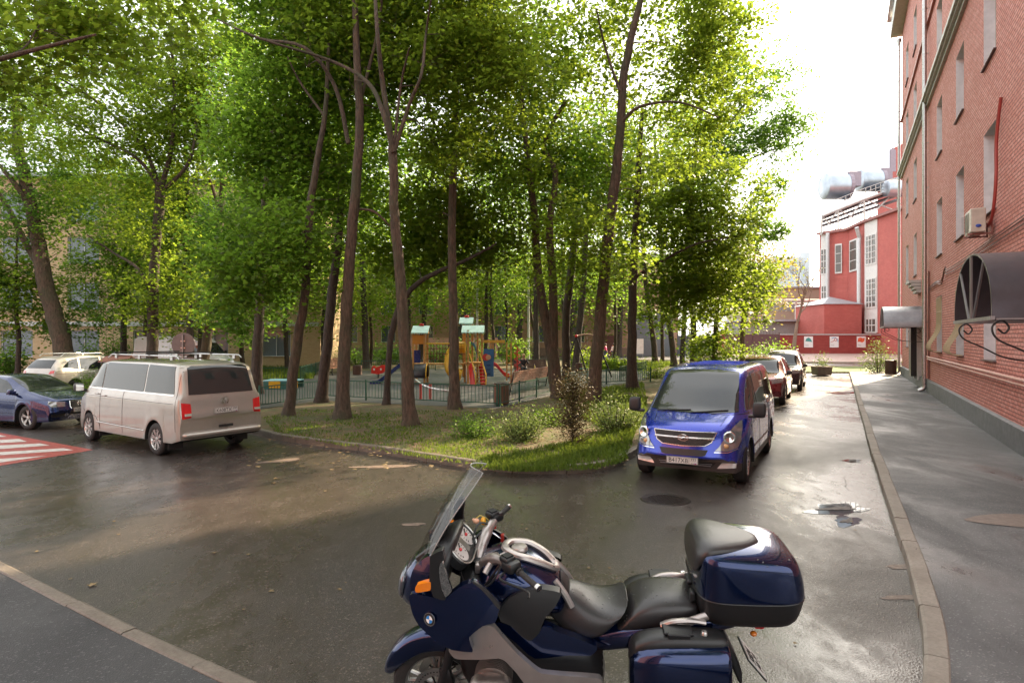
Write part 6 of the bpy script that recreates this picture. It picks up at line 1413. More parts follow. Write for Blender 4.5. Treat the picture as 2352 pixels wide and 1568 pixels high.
# wheels and running gear
for (x, w, nm) in ((1.485, .125, 'front_wheel'), (0, .18, 'rear_wheel')):
    m = MB(); rt, rr = .300, .215; m.lathe([(rr, -w*.4), (.25, -w*.5), (.28, -w*.46), (.295, -w*.25), (rt, 0), (.295, w*.25), (.28, w*.46), (.25, w*.5), (rr, w*.4)], (x, 0, .3), 'y', 48, False); wl = m.build(nm, TYRE, mo, True)
    m = MB(); m.lathe([(rr+.004, -w*.4), (rr-.012, -w*.3), (rr-.018, 0), (rr-.012, w*.3), (rr+.004, w*.4)], (x, 0, .3), 'y', 40, False)
    for i in range(5):
        for dd in (-.16, .16):
            a = i*2*math.pi/5+.2; p0 = Vector((x+math.cos(a+dd)*rr*.97, 0, .3+math.sin(a+dd)*rr*.97)); m.tube([Vector((x+math.cos(a)*.05, 0, .3+math.sin(a)*.05)), p0], [.018, .012], 6)
    m.lathe([(0, -.06), (.05, -.06), (.05, .06), (0, .06)], (x, 0, .3), 'y', 20, False); m.build('rim', M('wheel_silver', (.32, .31, .3), .35, .8), wl, True)
    for s in (1, -1):
        m = MB(); m.lathe([(.155, s*.075), (.155, s*.08), (.1, s*.08), (.1, s*.075)], (x, 0, .3), 'y', 40, False)
        m.build('brake_disc', STEEL, wl)
        m = MB()
        for i in range(10): a = i*math.pi/5; m.tube([(x+.05*math.cos(a), s*.07, .3+.05*math.sin(a)), (x+.105*math.cos(a), s*.077, .3+.105*math.sin(a))], .006, 5)
        for i in range(40): a = i*math.pi/20; m.lathe([(0, s*.0815), (.005, s*.0815)], (x+.128*math.cos(a), 0, .3+.128*math.sin(a)), 'y', 6, False)
        m.build('disc_carrier', DARKM, wl)
m = MB()
for s in (1, -1): m.tube([(1.47, s*.1, .3), (1.30, s*.1, .95)], [.03, .027], 12); m.box((1.42, s*.1, .42), (.07, .05, .13), ry=.26, bev=.015)
m.build('fork_leg', DARKM, mo, True)
# front mudguard: a U-section swept round the wheel
def arcshell(name, R0, a0, a1, hw, mat, drop, cx=1.485, cz=.3, n=18, thick=.006, pinch=1.0):
    m = MB(); rings = []
    for i in range(n+1):
        t = i/n; a = R(a0+(a1-a0)*t); k_ = (1-abs(2*t-1)**3*.55) ; h = hw*k_; rad = R0*(1-.05*abs(2*t-1)**2); rings.append([])
        prof = [(-1, -drop*k_), (-1, -drop*.5*k_), (-.95, -.02), (-.7, -.004), (0, .004), (.7, -.004), (.95, -.02), (1, -drop*.5*k_), (1, -drop*k_)]
        for (yy, dr) in prof: rings[-1].append(Vector((cx+(rad+dr)*math.cos(a), h*yy, cz+(rad+dr)*math.sin(a))))
    m.loft(rings, False, False); o = m.build(name, mat, mo, True); md = o.modifiers.new('t', 'SOLIDIFY'); md.thickness = thick; md.offset = -1; return subsurf(o, 1)
arcshell('front_mudguard', .385, 12, 128, .088, DN, .12)
arcshell('mudguard_top', .391, 62, 122, .072, MB_, .05)
# engine block, cylinders, exhaust
hull('engine_block', [(.45, .62, .3, .1), (.55, .7, .22, .15), (.8, .74, .16, .19), (1.1, .72, .18, .19), (1.3, .8, .3, .12), (1.36, .8, .45, .08)], DARKM)
for s in (1, -1):
    cx, cz = 1.115, .535
    m = MB()
    for i in range(9): y = .2+i*.014; m.lathe([(.1, s*y), (.112, s*(y+.002)), (.112, s*(y+.006)), (.1, s*(y+.008))], (cx, 0, cz), 'y', 28, False)
    m.lathe([(.1, s*.15), (.1, s*.34)], (cx, 0, cz), 'y', 28, True); m.build('cylinder', MTL, mo, True)
    m = MB(); rings = []
    for y, q in ((.32, 1.0), (.37, 1.02), (.40, .95), (.42, .78), (.425, .4)):
        rings.append([Vector((cx+.125*q*math.copysign(abs(math.cos(a))**.75, math.cos(a)), s*y, cz+.085*q*math.copysign(abs(math.sin(a))**.75, math.sin(a)))) for a in [i*math.pi/12 for i in range(24)]])
    m.loft(rings); vc = m.build('valve_cover', MTL, mo, True)
    m = MB()
    for i in range(6): m.box((cx-.06+i*.024, s*.423, cz+.01), (.006, .012, .12))
    m.lathe([(0, s*.43), (.018, s*.43), (.02, s*.415)], (cx-.09, 0, cz-.03), 'y', 12, False); m.build('cover_rib', SATIN, vc, True)
    m = MB(); m.tube(spline([(1.2, s*.3, .5), (1.3, s*.31, .42), (1.27, s*.24, .2), (.9, s*.2, .14), (.3, s*.2, .17)], 5), .026, 10); m.build('exhaust_pipe', MTL, mo, True)
    m = MB(); m.tube([(.62, s*.2, .36), (.62, s*.36, .36)], .016, 8); m.box((.62, s*.34, .37), (.09, .12, .03), bev=.01); m.build('foot_peg', RUBBER, mo, True)
m = MB(); m.tube([(.8, .16, .3), (.74, .3, .12), (.72, .42, -.055)], .014, 8); m.build('side_stand', DARKM, mo, True)
# nose, headlight and cowl
hull('nose_fairing', [(1.70, 1.06, .97, .05), (1.68, 1.13, .93, .11), (1.64, 1.18, .89, .17), (1.57, 1.22, .86, .22), (1.49, 1.26, .86, .25), (1.42, 1.27, .9, .26)], DN, sl=-.3)
hull('headlight', [(1.71, 1.06, .95, .09), (1.69, 1.1, .92, .14), (1.64, 1.13, .9, .19)], M('moto_lens', (.12, .13, .15), .05, .6, coat=1), e=3, sl=-.12)
hull('dash_cowl', [(1.56, 1.22, .93, .24), (1.48, 1.31, .93, .27), (1.40, 1.345, .95, .28), (1.36, 1.34, .97, .27)], MB_, sl=-.25)
# instrument cluster
cn = Vector((-.72, 0, .69)); ct = Vector((.69, 0, .72)); cc = Vector((1.325, 0, 1.235))
def cpt(y, t, o=0): return cc+Vector((0, y, 0))+ct*t+cn*o
m = MB(); ring = [cpt(.205*math.copysign(abs(math.cos(a))**.7, math.cos(a)), .105*math.copysign(abs(math.sin(a))**.8, math.sin(a))) for a in [i*math.pi/16 for i in range(32)]]
m.loft([[p-cn*.05 for p in ring], ring, [cc+(p-cc)*.94+cn*.012 for p in ring], [cc+(p-cc)*.9+cn*.0 for p in ring]], True); cl = m.build('instrument_cluster', MB_, mo, True)
m = MB(); m.tube([cc+(p-cc)*.97+cn*.012 for p in ring]+[cc+(ring[0]-cc)*.97+cn*.012], .005, 6, False); m.build('chrome_bezel', STEEL, cl, True)
DIAL = M('dial_face', (.5, .46, .44), .4); 
for y in (.1, -.1):
    m = MB(); m.prism([cpt(y+.072*math.cos(a), .072*math.sin(a), .002) for a in [i*math.pi/14 for i in range(28)]], cn*.006); d = m.build('dial', DIAL, cl)
    m = MB()
    for i in range(13): a = R(-40+i*21.7); m.tube([cpt(y+.058*math.cos(a), .058*math.sin(a), .011), cpt(y+.046*math.cos(a), .046*math.sin(a), .011)], .0022, 4)
    m.tube([cpt(y, 0, .013), cpt(y-.035, .028, .013)], .003, 4); m.lathe([(0, 0)], cpt(y, 0), 'x', 3, False) if False else None; m.build('dial_marks', PLB, d)
    m = MB(); m.ball(cpt(y, 0, .012), .011, 8); m.build('dial_hub', REDL, d, True)
m = MB(); m.prism([cpt(a, b, .002) for a, b in ((-.03, -.06), (.03, -.06), (.03, .05), (-.03, .05))], cn*.006); m.build('display_screen', M('lcd', (.16, .15, .13), .2), cl)
# windscreen
def scr(s, t):
    hw = .265-.06*t-.03*t**4; u = 1.60-.34*t-.085*abs(s)**2.2; w = 1.16+.57*t-.02*abs(s)**3*t; u += .03*math.sin(t*3.1)
    if t > .7: hw *= math.sqrt(max(.02, 1-((t-.7)/.3)**2*.8))
    return Vector((u, hw*s*1.0, w))
nS, nT = 20, 18; vs = [scr(-1+2*i/nS, j/nT) for j in range(nT+1) for i in range(nS+1)]
fs = [(j*(nS+1)+i, j*(nS+1)+i+1, (j+1)*(nS+1)+i+1, (j+1)*(nS+1)+i) for j in range(nT) for i in range(nS)]
k = N('clear_screen'); tr_ = k.n('ShaderNodeBsdfTransparent'); tr_.inputs[0].default_value = (.86, .87, .86, 1); gl = k.n('ShaderNodeBsdfGlossy'); gl.inputs['Roughness'].default_value = .04
fr_ = k.n('ShaderNodeLayerWeight'); fr_.inputs[0].default_value = .25; ms_ = k.n('ShaderNodeMixShader'); k.l(k.math('ADD', k.math('MULTIPLY', fr_.outputs[1], .22), .03), ms_.inputs[0]); k.l(tr_.outputs[0], ms_.inputs[1]); k.l(gl.outputs[0], ms_.inputs[2]); k.l(ms_.outputs[0], k.out.inputs[0]); CLEAR = k.m
ws_ = mesh_obj('windscreen', vs, fs, CLEAR, mo, True)
m = MB(); m.tube([scr(-1, j/12) for j in range(13)]+[scr(-1+i/8, 1) for i in range(1, 17)]+[scr(1, 1-j/12) for j in range(1, 13)], .0035, 5, False); m.build('screen_edge', M('screen_edge', (.3, .31, .3), .15), ws_, True)
hull('screen_mount', [(1.50, 1.42, 1.18, .10), (1.44, 1.5, 1.22, .11), (1.40, 1.47, 1.26, .1)], MB_, sl=-.2, e=4)
m = MB(); m.tube([(1.56, .17, 1.21), (1.44, .16, 1.30)], .02, 8); m.tube([(1.56, -.17, 1.21), (1.44, -.16, 1.30)], .02, 8); m.build('screen_arm', MB_, mo, True)
# side fairing, mirror housings, indicators
VF = vell(1.15, .8, .92, .75, .40)
shell('side_fairing', [(272, 985), (300, 962), (420, 985), (500, 1003), (560, 960), (620, 915), (700, 888), (760, 925), (820, 985), (880, 1058), (872, 1110), (850, 1160), (770, 1182), (680, 1255), (690, 1310), (700, 1357), (560, 1342), (440, 1270), (340, 1180), (300, 1110), (285, 1060)], VF, DN, thick=.05)
VB = lambda u, w: VF(u, w)+.012
shell('fairing_edge_trim', [(700, 888), (716, 884), (745, 905), (800, 950), (860, 1010), (890, 1052), (880, 1066), (868, 1060), (820, 1000), (760, 935)], VB, MB_, thick=.02, grid=.05)
VM = lambda u, w: .34+.06*max(0, 1-((u-1.5)/.25)**2)
mh = shell('mirror_housing', [(410, 900), (412, 760), (418, 712), (450, 690), (498, 672), (502, 730), (492, 800), (500, 900), (520, 1000), (492, 1006), (440, 988), (425, 950)], VM, MB_, thick=.05)
shell('mirror_glass', [(475, 800), (484, 760), (500, 752), (520, 820), (545, 890), (562, 940), (545, 965), (518, 985), (492, 930), (480, 860)], lambda u, w: VM(u, w)+.006, M('wet_mirror', (.38, .38, .38), .16, .95, var=.7, sc=130), mh, thick=.02, mirror_=False)
shell('upper_fairing', [(278, 900), (283, 850), (300, 800), (335, 755), (380, 722), (412, 712), (412, 800), (410, 885), (340, 905), (320, 950), (300, 955), (283, 940)], vell(1.3, 1.0, .55, .5, .34), DN, thick=.05)
shell('indicator', [(313, 930), (322, 910), (365, 895), (415, 886), (420, 905), (416, 940), (370, 950), (330, 956), (316, 950)], lambda u, w: .36+.05*max(0, 1-((u-1.52)/.2)**2), ORANGE, mh, thick=.04)
# tank and side covers
hull('fuel_tank', [(1.22, 1.16, .9, .18), (1.14, 1.2, .9, .225), (1.03, 1.215, .88, .245), (.92, 1.20, .86, .235), (.83, 1.155, .85, .205), (.75, 1.09, .84, .165), (.70, 1.02, .83, .13), (.67, .93, .83, .1)], DN, e=2.5)
VK = vell(.95, .86, .5, .5, .285)
shell('knee_pad', [(880, 1080), (940, 1000), (1020, 955), (1130, 930), (1250, 945), (1300, 965), (1260, 1050), (1190, 1130), (1150, 1230), (1090, 1282), (1030, 1250), (960, 1180), (890, 1150)], VK, MB_, thick=.06)
shell('lower_side_cover', [(770, 1182), (850, 1160), (960, 1180), (1030, 1250), (1090, 1282), (1150, 1230), (1180, 1180), (1300, 1230), (1540, 1320), (1500, 1380), (1350, 1380), (1120, 1400), (1000, 1300), (900, 1220)], vell(.85, .75, .8, .6, .262), DN, thick=.06)
VT = vell(.95, .6, .9, .8, .375)
shell('silver_frame_cover', [(665, 1275), (700, 1225), (750, 1190), (800, 1178), (845, 1190), (900, 1255), (1000, 1365), (1100, 1455), (1165, 1500), (1300, 1515), (1560, 1535), (1560, 1600), (1100, 1600), (1000, 1500), (930, 1425), (880, 1400), (760, 1408), (600, 1405), (565, 1385), (540, 1342), (620, 1352), (700, 1357), (680, 1320)], VT, SATIN, thick=.04)
TT = lambda u: lerp([(.67, .95), (.70, 1.02), (.75, 1.09), (.83, 1.155), (.92, 1.2), (1.03, 1.215), (1.14, 1.2)], u)
lp = [Vector((.905+.155*math.cos(a), .098*math.sin(a)*(1+.2*math.cos(a)), 0)) for a in [i*math.pi/16 for i in range(33)]]
for p in lp: p.z = TT(p.x)+.012-.9*p.y**2
m = MB(); m.tube(lp, .02, 8, False, 1.3); m.build('tank_trim_ring', SATIN, mo, True)
for s in (1, -1): m = MB(); m.tube(spline([(.76, s*.11, 1.075), (.70, s*.13, 1.0), (.66, s*.145, .93)], 4), .02, 8); m.build('tank_trim_arm', SATIN, mo, True)
m = MB(); m.tube(spline([(1.05, .1, 1.22), (1.12, .15, 1.2), (1.16, .2, 1.15)], 4), .018, 8); m.build('tank_trim_arm', SATIN, mo, True)
m = MB(); m.lathe([(0, .016), (.045, .014), (.052, .004), (.052, -.01)], (.975, 0, 1.213), 'z', 24, False); m.build('fuel_cap', SATIN, mo, True)
m = MB(); m.box((.775, .045, 1.125), (.03, .035, .01), ry=.7); m.box((.775, -.045, 1.125), (.03, .035, .01), ry=.7); m.build('trim_slot', MB_, mo)
hull('tank_rear_pad', [(.735, 1.085, 1.0, .09), (.69, 1.02, .92, .115), (.655, .965, .88, .12)], MB_, sub=1)
# seats
hull('rider_seat', [(.755, .985, .87, .09), (.74, 1.0, .85, .12), (.69, .965, .80, .16), (.62, .93, .76, .19), (.53, .91, .735, .205), (.46, .925, .735, .205), (.415, .955, .755, .195), (.40, .955, .79, .17)], LEATHER, e=3.4, sl=-.9)
hull('pillion_seat', [(.352, .955, .79, .165, -.9), (.335, .975, .77, .18, -.9), (.25, .995, .775, .19, -.7), (.12, 1.0, .79, .19, -.4), (0, .995, .84, .18, -.2), (-.05, .985, .88, .165, 0), (-.075, .965, .90, .14, 0)], LEATHER, e=3.4)
hull('tail_fairing', [(.60, .80, .62, .13), (.45, .82, .64, .19), (.25, .86, .70, .205), (0, .91, .76, .19), (-.25, .93, .80, .15), (-.42, .92, .84, .1)], DN, e=3)
m = MB()
for s in (1, -1):
    m.tube(spline([(.28, s*.22, .79), (.2, s*.235, .84), (.1, s*.24, .885), (.0, s*.235, .925), (-.12, s*.215, .96), (-.25, s*.15, .965)], 5), .024, 10, True, .6)
m.build('grab_rail', SATIN, mo, True)
# handlebar
m = MB()
m.tube(spline([(1.19, .05, 1.10), (1.16, .09, 1.17), (1.10, .16, 1.225), (1.03, .24, 1.245)], 4), [.042]*4+[.036]*5+[.027]*4, 12); m.tube(spline([(1.23, -.05, 1.11), (1.22, -.1, 1.17), (1.19, -.17, 1.235), (1.155, -.24, 1.275)], 4), [.042]*4+[.036]*5+[.027]*4, 12)
m.box((1.19, .07, 1.12), (.09, .06, .06), bev=.012); m.box((1.22, -.07, 1.12), (.09, .06, .06), bev=.012); m.build('handlebar_clamp', SATIN, mo, True)
for s, a, b in ((1, (1.02, .24, 1.245), (.835, .43, 1.20)), (-1, (1.155, -.24, 1.275), (1.075, -.43, 1.29))):
    a, b = Vector(a), Vector(b); q = a.lerp(b, .38)
    m = MB(); m.tube([q, b-(b-a)*.08], .017, 12); m.tube([q-(b-a)*.02, q+(b-a)*.02], .024, 12); g_ = m.build('hand_grip', RUBBER, mo, True)
    m = MB(); m.tube([b-(b-a)*.08, b], [.02, .021], 12); m.build('bar_end', STEEL, g_, True)
    m = MB(); m.box(a.lerp(b, .2)+Vector((.015, 0, .01)), (.09, .085, .065), rz=-.8*s, bev=.018); m.box(a.lerp(b, .1)+Vector((.02, 0, .035)), (.07, .07, .04), rz=-.8*s, bev=.012); sw = m.build('switch_block', MB_, mo, True)
    m = MB(); m.box(a.lerp(b, .1)+Vector((.02, 0, .058)), (.05, .05, .006), rz=-.8*s); m.build('reservoir_lid', DARKM, sw)
    m = MB(); e1 = a.lerp(b, .25)+Vector((.06, 0, -.02)); m.tube(spline([e1, e1+Vector((.02, s*.05, -.02)), b+Vector((.075, -s*.06, -.05)), b+Vector((.06, s*.0, -.055))], 5), .0055, 6, True, 1.4); m.build('lever', DARKM, mo, True)
m = MB()
m.tube(spline([(1.05, .22, 1.24), (1.12, .25, 1.12), (1.25, .22, 1.05), (1.32, .1, 1.1)], 6), .006, 6); m.tube(spline([(1.05, .2, 1.25), (1.16, .2, 1.08), (1.28, .12, 1.0)], 6), .007, 6)
m.tube(spline([(1.17, -.2, 1.26), (1.25, -.16, 1.28), (1.30, -.08, 1.1)], 6), .006, 6); m.tube(spline([(1.19, -.18, 1.26), (1.27, -.1, 1.2), (1.3, -.02, 1.05)], 6), .006, 6); m.build('cable', MB_, mo, True)
m = MB(); m.lathe([(0, .02), (.032, .02), (.034, 0), (.02, -.04)], (1.23, .02, 1.12), 'z', 18, False); m.build('steering_nut', DARKM, mo, True)
hull('headstock_cover', [(1.34, 1.12, .9, .2), (1.25, 1.1, .85, .18), (1.15, 1.1, .85, .2)], MB_)
for q_, d_ in (((1.10, -.22, 1.17), (.02, .03, .05)), ((1.155, -.27, 1.225), (.02, .025, .035))): m = MB(); m.box(q_, d_, bev=.003); m.build('red_tag', M('red_tag', (.4, .03, .02), .4), mo)
# keyring charms (plain round beads)
kc = thing('keyring_charm', 'orange and peach bead charms hanging on the motorcycle handlebar', 'keyring charm', (0, 0, 0)); kl_ = (Matrix.Translation(ML) @ mo.rotation_euler.to_matrix().to_4x4()) @ Vector((1.225, -.24, 1.27)); kc.location = kl_
m = MB(); m.ball((.0, 0, 0), (.018, .018, .028)); m.build('orange_bead', M('bead_orange', (.85, .4, .02), .35, coat=.5), kc, True)
m = MB(); m.ball((-.045, 0, .0), (.02, .018, .018)); m.ball((-.062, 0, .008), .01); m.build('peach_bead', M('bead_peach', (.75, .4, .25), .4), kc, True)
m = MB(); m.tube(spline([(-.045, 0, .018), (-.02, 0, .035), (0, 0, .028), (.03, 0, .01), (.05, .01, -.03)], 4), .004, 5); m.build('cord', M('cord_yellow', (.5, .4, .1), .6), kc, True)
# panniers
for s in (1, -1):
    def psec(u, wt, wb, yo, yi=.22, e=3.4): return [Vector((u, s*((yo+yi)/2+(p.y)), p.z)) for p in sec(u, wt, wb, (yo-yi)/2, e)]
    m = MB(); m.loft([psec(.345, .73, .60, .34), psec(.33, .80, .5, .40), psec(.27, .845, .42, .44), psec(.1, .865, .36, .46), psec(-.08, .87, .36, .46), psec(-.18, .868, .38, .45), psec(-.2, .86, .40, .43)])
    pn = subsurf(m.build('pannier', DN, mo, True), 1)
    m = MB(); m.loft([psec(.345, .79, .68, .325), psec(.32, .85, .70, .36), psec(.25, .89, .73, .375), psec(.1, .91, .75, .38), psec(-.12, .91, .75, .38), psec(-.2, .90, .76, .36)]); subsurf(m.build('pannier_lid', MB_, pn, True), 1)
    m = MB(); m.box((.08, s*.30, .912), (.16, .09, .015), bev=.006); m.box((.08, s*.345, .905), (.12, .03, .03), bev=.006); m.build('pannier_latch', DARKM, pn)
    m = MB(); m.tube(spline([(.16, s*.24, .90), (.1, s*.25, .93), (.0, s*.25, .94), (-.08, s*.24, .925)], 4), .014, 8, True, 1.5); m.build('pannier_handle', SATIN, pn, True)
    m = MB(); m.lathe([(0, .922), (.013, .924), (.018, .917), (.02, .9)], (-.06, s*.32, 0), 'z', 16, False); m.build('pannier_lock', STEEL, pn, True)
# top case
def tring(u0, u1, hv, w, r=.42, tilt=0.0, e=5, n=48):
    cu, hu = (u0+u1)/2, (u1-u0)/2; out = []
    for i in range(n):
        a = 2*math.pi*i/n; x = cu+hu*math.copysign(abs(math.cos(a))**(2/e), math.cos(a)); y = hv*math.copysign(abs(math.sin(a))**(2/e), math.sin(a)); y *= 1-.10*((cu-x)/hu > 0)*((cu-x)/hu)**2
        out.append(Vector((x, y, w+tilt*(x+.34))))
    return out
m = MB(); m.loft([tring(-.56, -.13, .19, .885), tring(-.60, -.08, .245, .90), tring(-.625, -.055, .275, .96), tring(-.638, -.045, .29, 1.05), tring(-.64, -.045, .292, 1.063), tring(-.638, -.047, .29, 1.066)]); tcb = m.build('top_case_base', MB_, mo, True); subsurf(tcb, 1)
m = MB(); m.loft([tring(-.638, -.047, .290, 1.066), tring(-.641, -.044, .293, 1.069), tring(-.641, -.043, .294, 1.08), tring(-.640, -.043, .294, 1.10), tring(-.632, -.045, .291, 1.16, tilt=.01), tring(-.615, -.048, .286, 1.225, tilt=.03), tring(-.60, -.05, .28, 1.265, tilt=.05), tring(-.585, -.055, .268, 1.288, tilt=.06), tring(-.55, -.07, .24, 1.303, tilt=.06), tring(-.45, -.11, .18, 1.318, tilt=.06), tring(-.36, -.2, .08, 1.326, tilt=.06)])
tcl = m.build('top_case_lid', DN, tcb, True); subsurf(tcl, 1)
m = MB(); m.tube(tring(-.640, -.044, .2915, 1.066)+[tring(-.640, -.044, .2915, 1.066)[0]], .004, 5, False); m.build('top_case_seam', MB_, tcb, True)
hull('backrest_pad', [(-.025, 1.30, 1.14, .17), (-.04, 1.345, 1.16, .20), (-.075, 1.362, 1.24, .225), (-.12, 1.364, 1.28, .228), (-.20, 1.356, 1.29, .205), (-.30, 1.343, 1.29, .155), (-.38, 1.333, 1.29, .095), (-.42, 1.325, 1.29, .05)], LEATHER, tcb, e=2.8)
m = MB(); m.box((-.03, .12, 1.02), (.03, .06, .06), bev=.01); m.box((-.03, 0, 1.05), (.03, .1, .03), bev=.008); m.build('top_case_latch', DARKM, tcb)
m = MB(); m.box((-.3, 0, .87), (.4, .2, .04), bev=.01); m.tube([(-.2, .1, .86), (-.05, .14, .90)], .012, 6); m.tube([(-.2, -.1, .86), (-.05, -.14, .90)], .012, 6); m.build('luggage_rack', DARKM, mo, True)
# tail lamp, plate
m = MB(); m.box((-.43, 0, .82), (.06, .16, .06), bev=.015); m.build('tail_lamp', REDL, mo, True)
for s in (1, -1): m = MB(); m.ball((-.38, s*.13, .80), (.02, .02, .015)); m.build('rear_indicator', ORANGE, mo, True)
hull('rear_mudguard', [(-.22, .80, .70, .11), (-.28, .68, .54, .11), (-.36, .5, .36, .1)], MB_, e=4)
pr = thing('tmp', 'x', 'x'); bpy.data.objects.remove(pr)
m = MB(); cpl = Vector((-.42, 0, .56)); pt_ = R(-40)
m.box((0, 0, 0), (.006, .21, .16)); pl = m.build('number_plate', PLW, mo); pl.location = cpl; pl.rotation_euler = (0, -pt_, 0)
m = MB(); m.box((.006, 0, 0), (.008, .225, .175)); m.build('plate_frame', PLB, pl)
text_mesh('plate_characters', '5824', .085, PLB, pl, (-.005, .02, .03), (R(90), 0, R(-90)), .001, .8); text_mesh('plate_characters', 'AB 77', .065, PLB, pl, (-.005, 0, -.04), (R(90), 0, R(-90)), .001, .9)
# roundel on the fairing
eu, ew = on(*c2_(415, 1130), VF); ev = VF(eu, ew); ez = .0
n_ = Vector((.38, .9, .12)).normalized(); ta = Vector((0, 0, 1)).cross(n_).normalized(); tb_ = n_.cross(ta); ec = Vector((eu, ev+.006, ew))
def disc(name, r0, r1, a0, a1, o, mat, par, n=28):
    m = MB(); p = [ec+ta*r1*math.cos(R(a0+(a1-a0)*i/n))+tb_*r1*math.sin(R(a0+(a1-a0)*i/n))+n_*o for i in range(n+1)]
    q = [ec+ta*r0*math.cos(R(a0+(a1-a0)*i/n))+tb_*r0*math.sin(R(a0+(a1-a0)*i/n))+n_*o for i in range(n, -1, -1)] if r0 > 0 else [ec+n_*o]
    m.prism(p+q if a1-a0 < 360 or r0 > 0 else p[:-1], n_*.003); return m.build(name, mat, par)
em = disc('round_emblem', 0, .036, 0, 360, 0, PLB, mo); disc('emblem_ring', .0335, .037, 0, 359.9, .003, CHROME, em)
for i in range(4): disc('emblem_quarter', 0, .021, 90*i, 90*i+90, .004, M('emblem_blue', (.02, .2, .55), .3) if i % 2 else WHITE, em, 8)
disc('emblem_ring', .021, .0235, 0, 359.9, .004, CHROME, em)

DROP = k = None
k = N('water_drop'); k.set(Base_Color=(.02, .02, .02), Roughness=.03); k.b.inputs['Coat Weight'].default_value = 1; DROPM = k.m
dg = bpy.context.evaluated_depsgraph_get(); rgd = random.Random(12); mi_ = mo.matrix_world
for onm, cnt in (('rider_seat', 60), ('pillion_seat', 70), ('top_case_lid', 60), ('fuel_tank', 40)):
    ob = [o for o in COL.objects if o.name == onm][0]; ev = ob.evaluated_get(dg); me = ev.to_mesh(); bmm = bmesh.new(); bmm.from_mesh(me); bv_ = BVHTree.FromBMesh(bmm)
    xs = [v.co.x for v in bmm.verts]; ys = [v.co.y for v in bmm.verts]; m = MB(); c_ = 0
    while c_ < cnt:
        h, nn, _, _ = bv_.ray_cast(Vector((rgd.uniform(min(xs), max(xs)), rgd.uniform(min(ys), max(ys)), 3)), Vector((0, 0, -1))); c_ += 1
        if h is None or nn.z < .5: continue
        r = rgd.uniform(.0018, .0045); m.ball(h, (r*rgd.uniform(.8, 1.6), r, r*.5), 7)
    bmm.free(); ev.to_mesh_clear(); o = m.build('rain_drops', DROPM, ob, True); o['kind'] = 'stuff'
# ================================================================ PLAYGROUND, FENCES, BENCHES, PEOPLE
GRN = M('green_fence_paint', (.012, .075, .05), .4, var=.2, sc=8)
def fence_run(a, b, label, h=.72, post=1.9):
    """low fence between two picture points of its foot"""
    A, B = G(*a, .12), G(*b, .12); d = B-A; L = d.length; ang_ = math.atan2(d.y, d.x); t = thing('low_fence', label, 'fence', A, ang_, 'low green fences round the playground')
    n = max(1, round(L/post)); m = MB()
    for i in range(n+1): x = L*i/n; m = MB(); m.box((x, 0, h/2+.02), (.05, .05, h+.04)); m.build('post', GRN, t)
    m = MB(); m.box((L/2, 0, h-.02), (L, .04, .035)); m.box((L/2, 0, .12), (L, .03, .03)); m.build('rail', GRN, t)
    m = MB(); q = int(L/.135)
    for i in range(1, q): m.box((L*i/q, 0, h/2+.04), (.014, .014, h-.16))
    m.build('bars', GRN, t); return t
for a, b, l in (((596, 938), (740, 917), 'low green fence ending behind the silver van, nearest to it'), ((752, 915), (1142, 934), 'long low green fence across the front of the playground'), ((1148, 934), (1267, 904), 'short low green fence behind the near bench'),
    ((1300, 893), (1393, 882), 'low green fence behind the leaning maple foot'), ((1393, 882), (1494, 877), 'low green fence ending beside the blue minivan'), ((1372, 849), (1497, 850), 'low green fence beyond the swing'), ((1424, 872), (1484, 853), 'low green fence running away beside the far path'),
    ((596, 876), (690, 873), 'low green fence on the far left, before the lawn'), ((690, 873), (735, 856), 'short low green fence by the slatted bench'), ((1180, 848), (1365, 848), 'low green fence behind the seated woman'), ((830, 852), (1000, 850), 'low green fence behind the red spring rocker')):
    fence_run(a, b, l)
WD = M('yellow_wood', (.50, .27, .08), .5, var=.2, sc=6, bump=.2); YEL = M('yellow_paint', (.65, .38, .02), .35); RDP = M('play_red', (.55, .02, .015), .3); BLP = M('play_blue', (.01, .12, .32), .35)
MINT = M('mint_roof', (.35, .55, .48), .4); ORG = M('play_orange', (.6, .25, .03), .4); NVB = M('slide_blue', (.01, .03, .16), .25); SLT = M('slide_teal', (.03, .2, .38), .25); ROPE = M('rope', (.12, .02, .02), .8)
Yp = G(1060, 881, .12).y; sp = Yp/F
pt = thing('play_structure', 'wooden play structure with two mint-roofed towers, a net bridge and slides', 'play structure', G(1060, 881, .12))
def L(px, py, dy=0.0): return P(px, py, Yp+dy)-pt.location
def post(m, px, y0, y1, dy=0, w=.1):
    a = L(px, y0, 0)+Vector((0, dy, 0)); b = L(px, y1, 0)+Vector((0, dy, 0)); m.box((a+b)/2, (w, w, abs(b.z-a.z)))
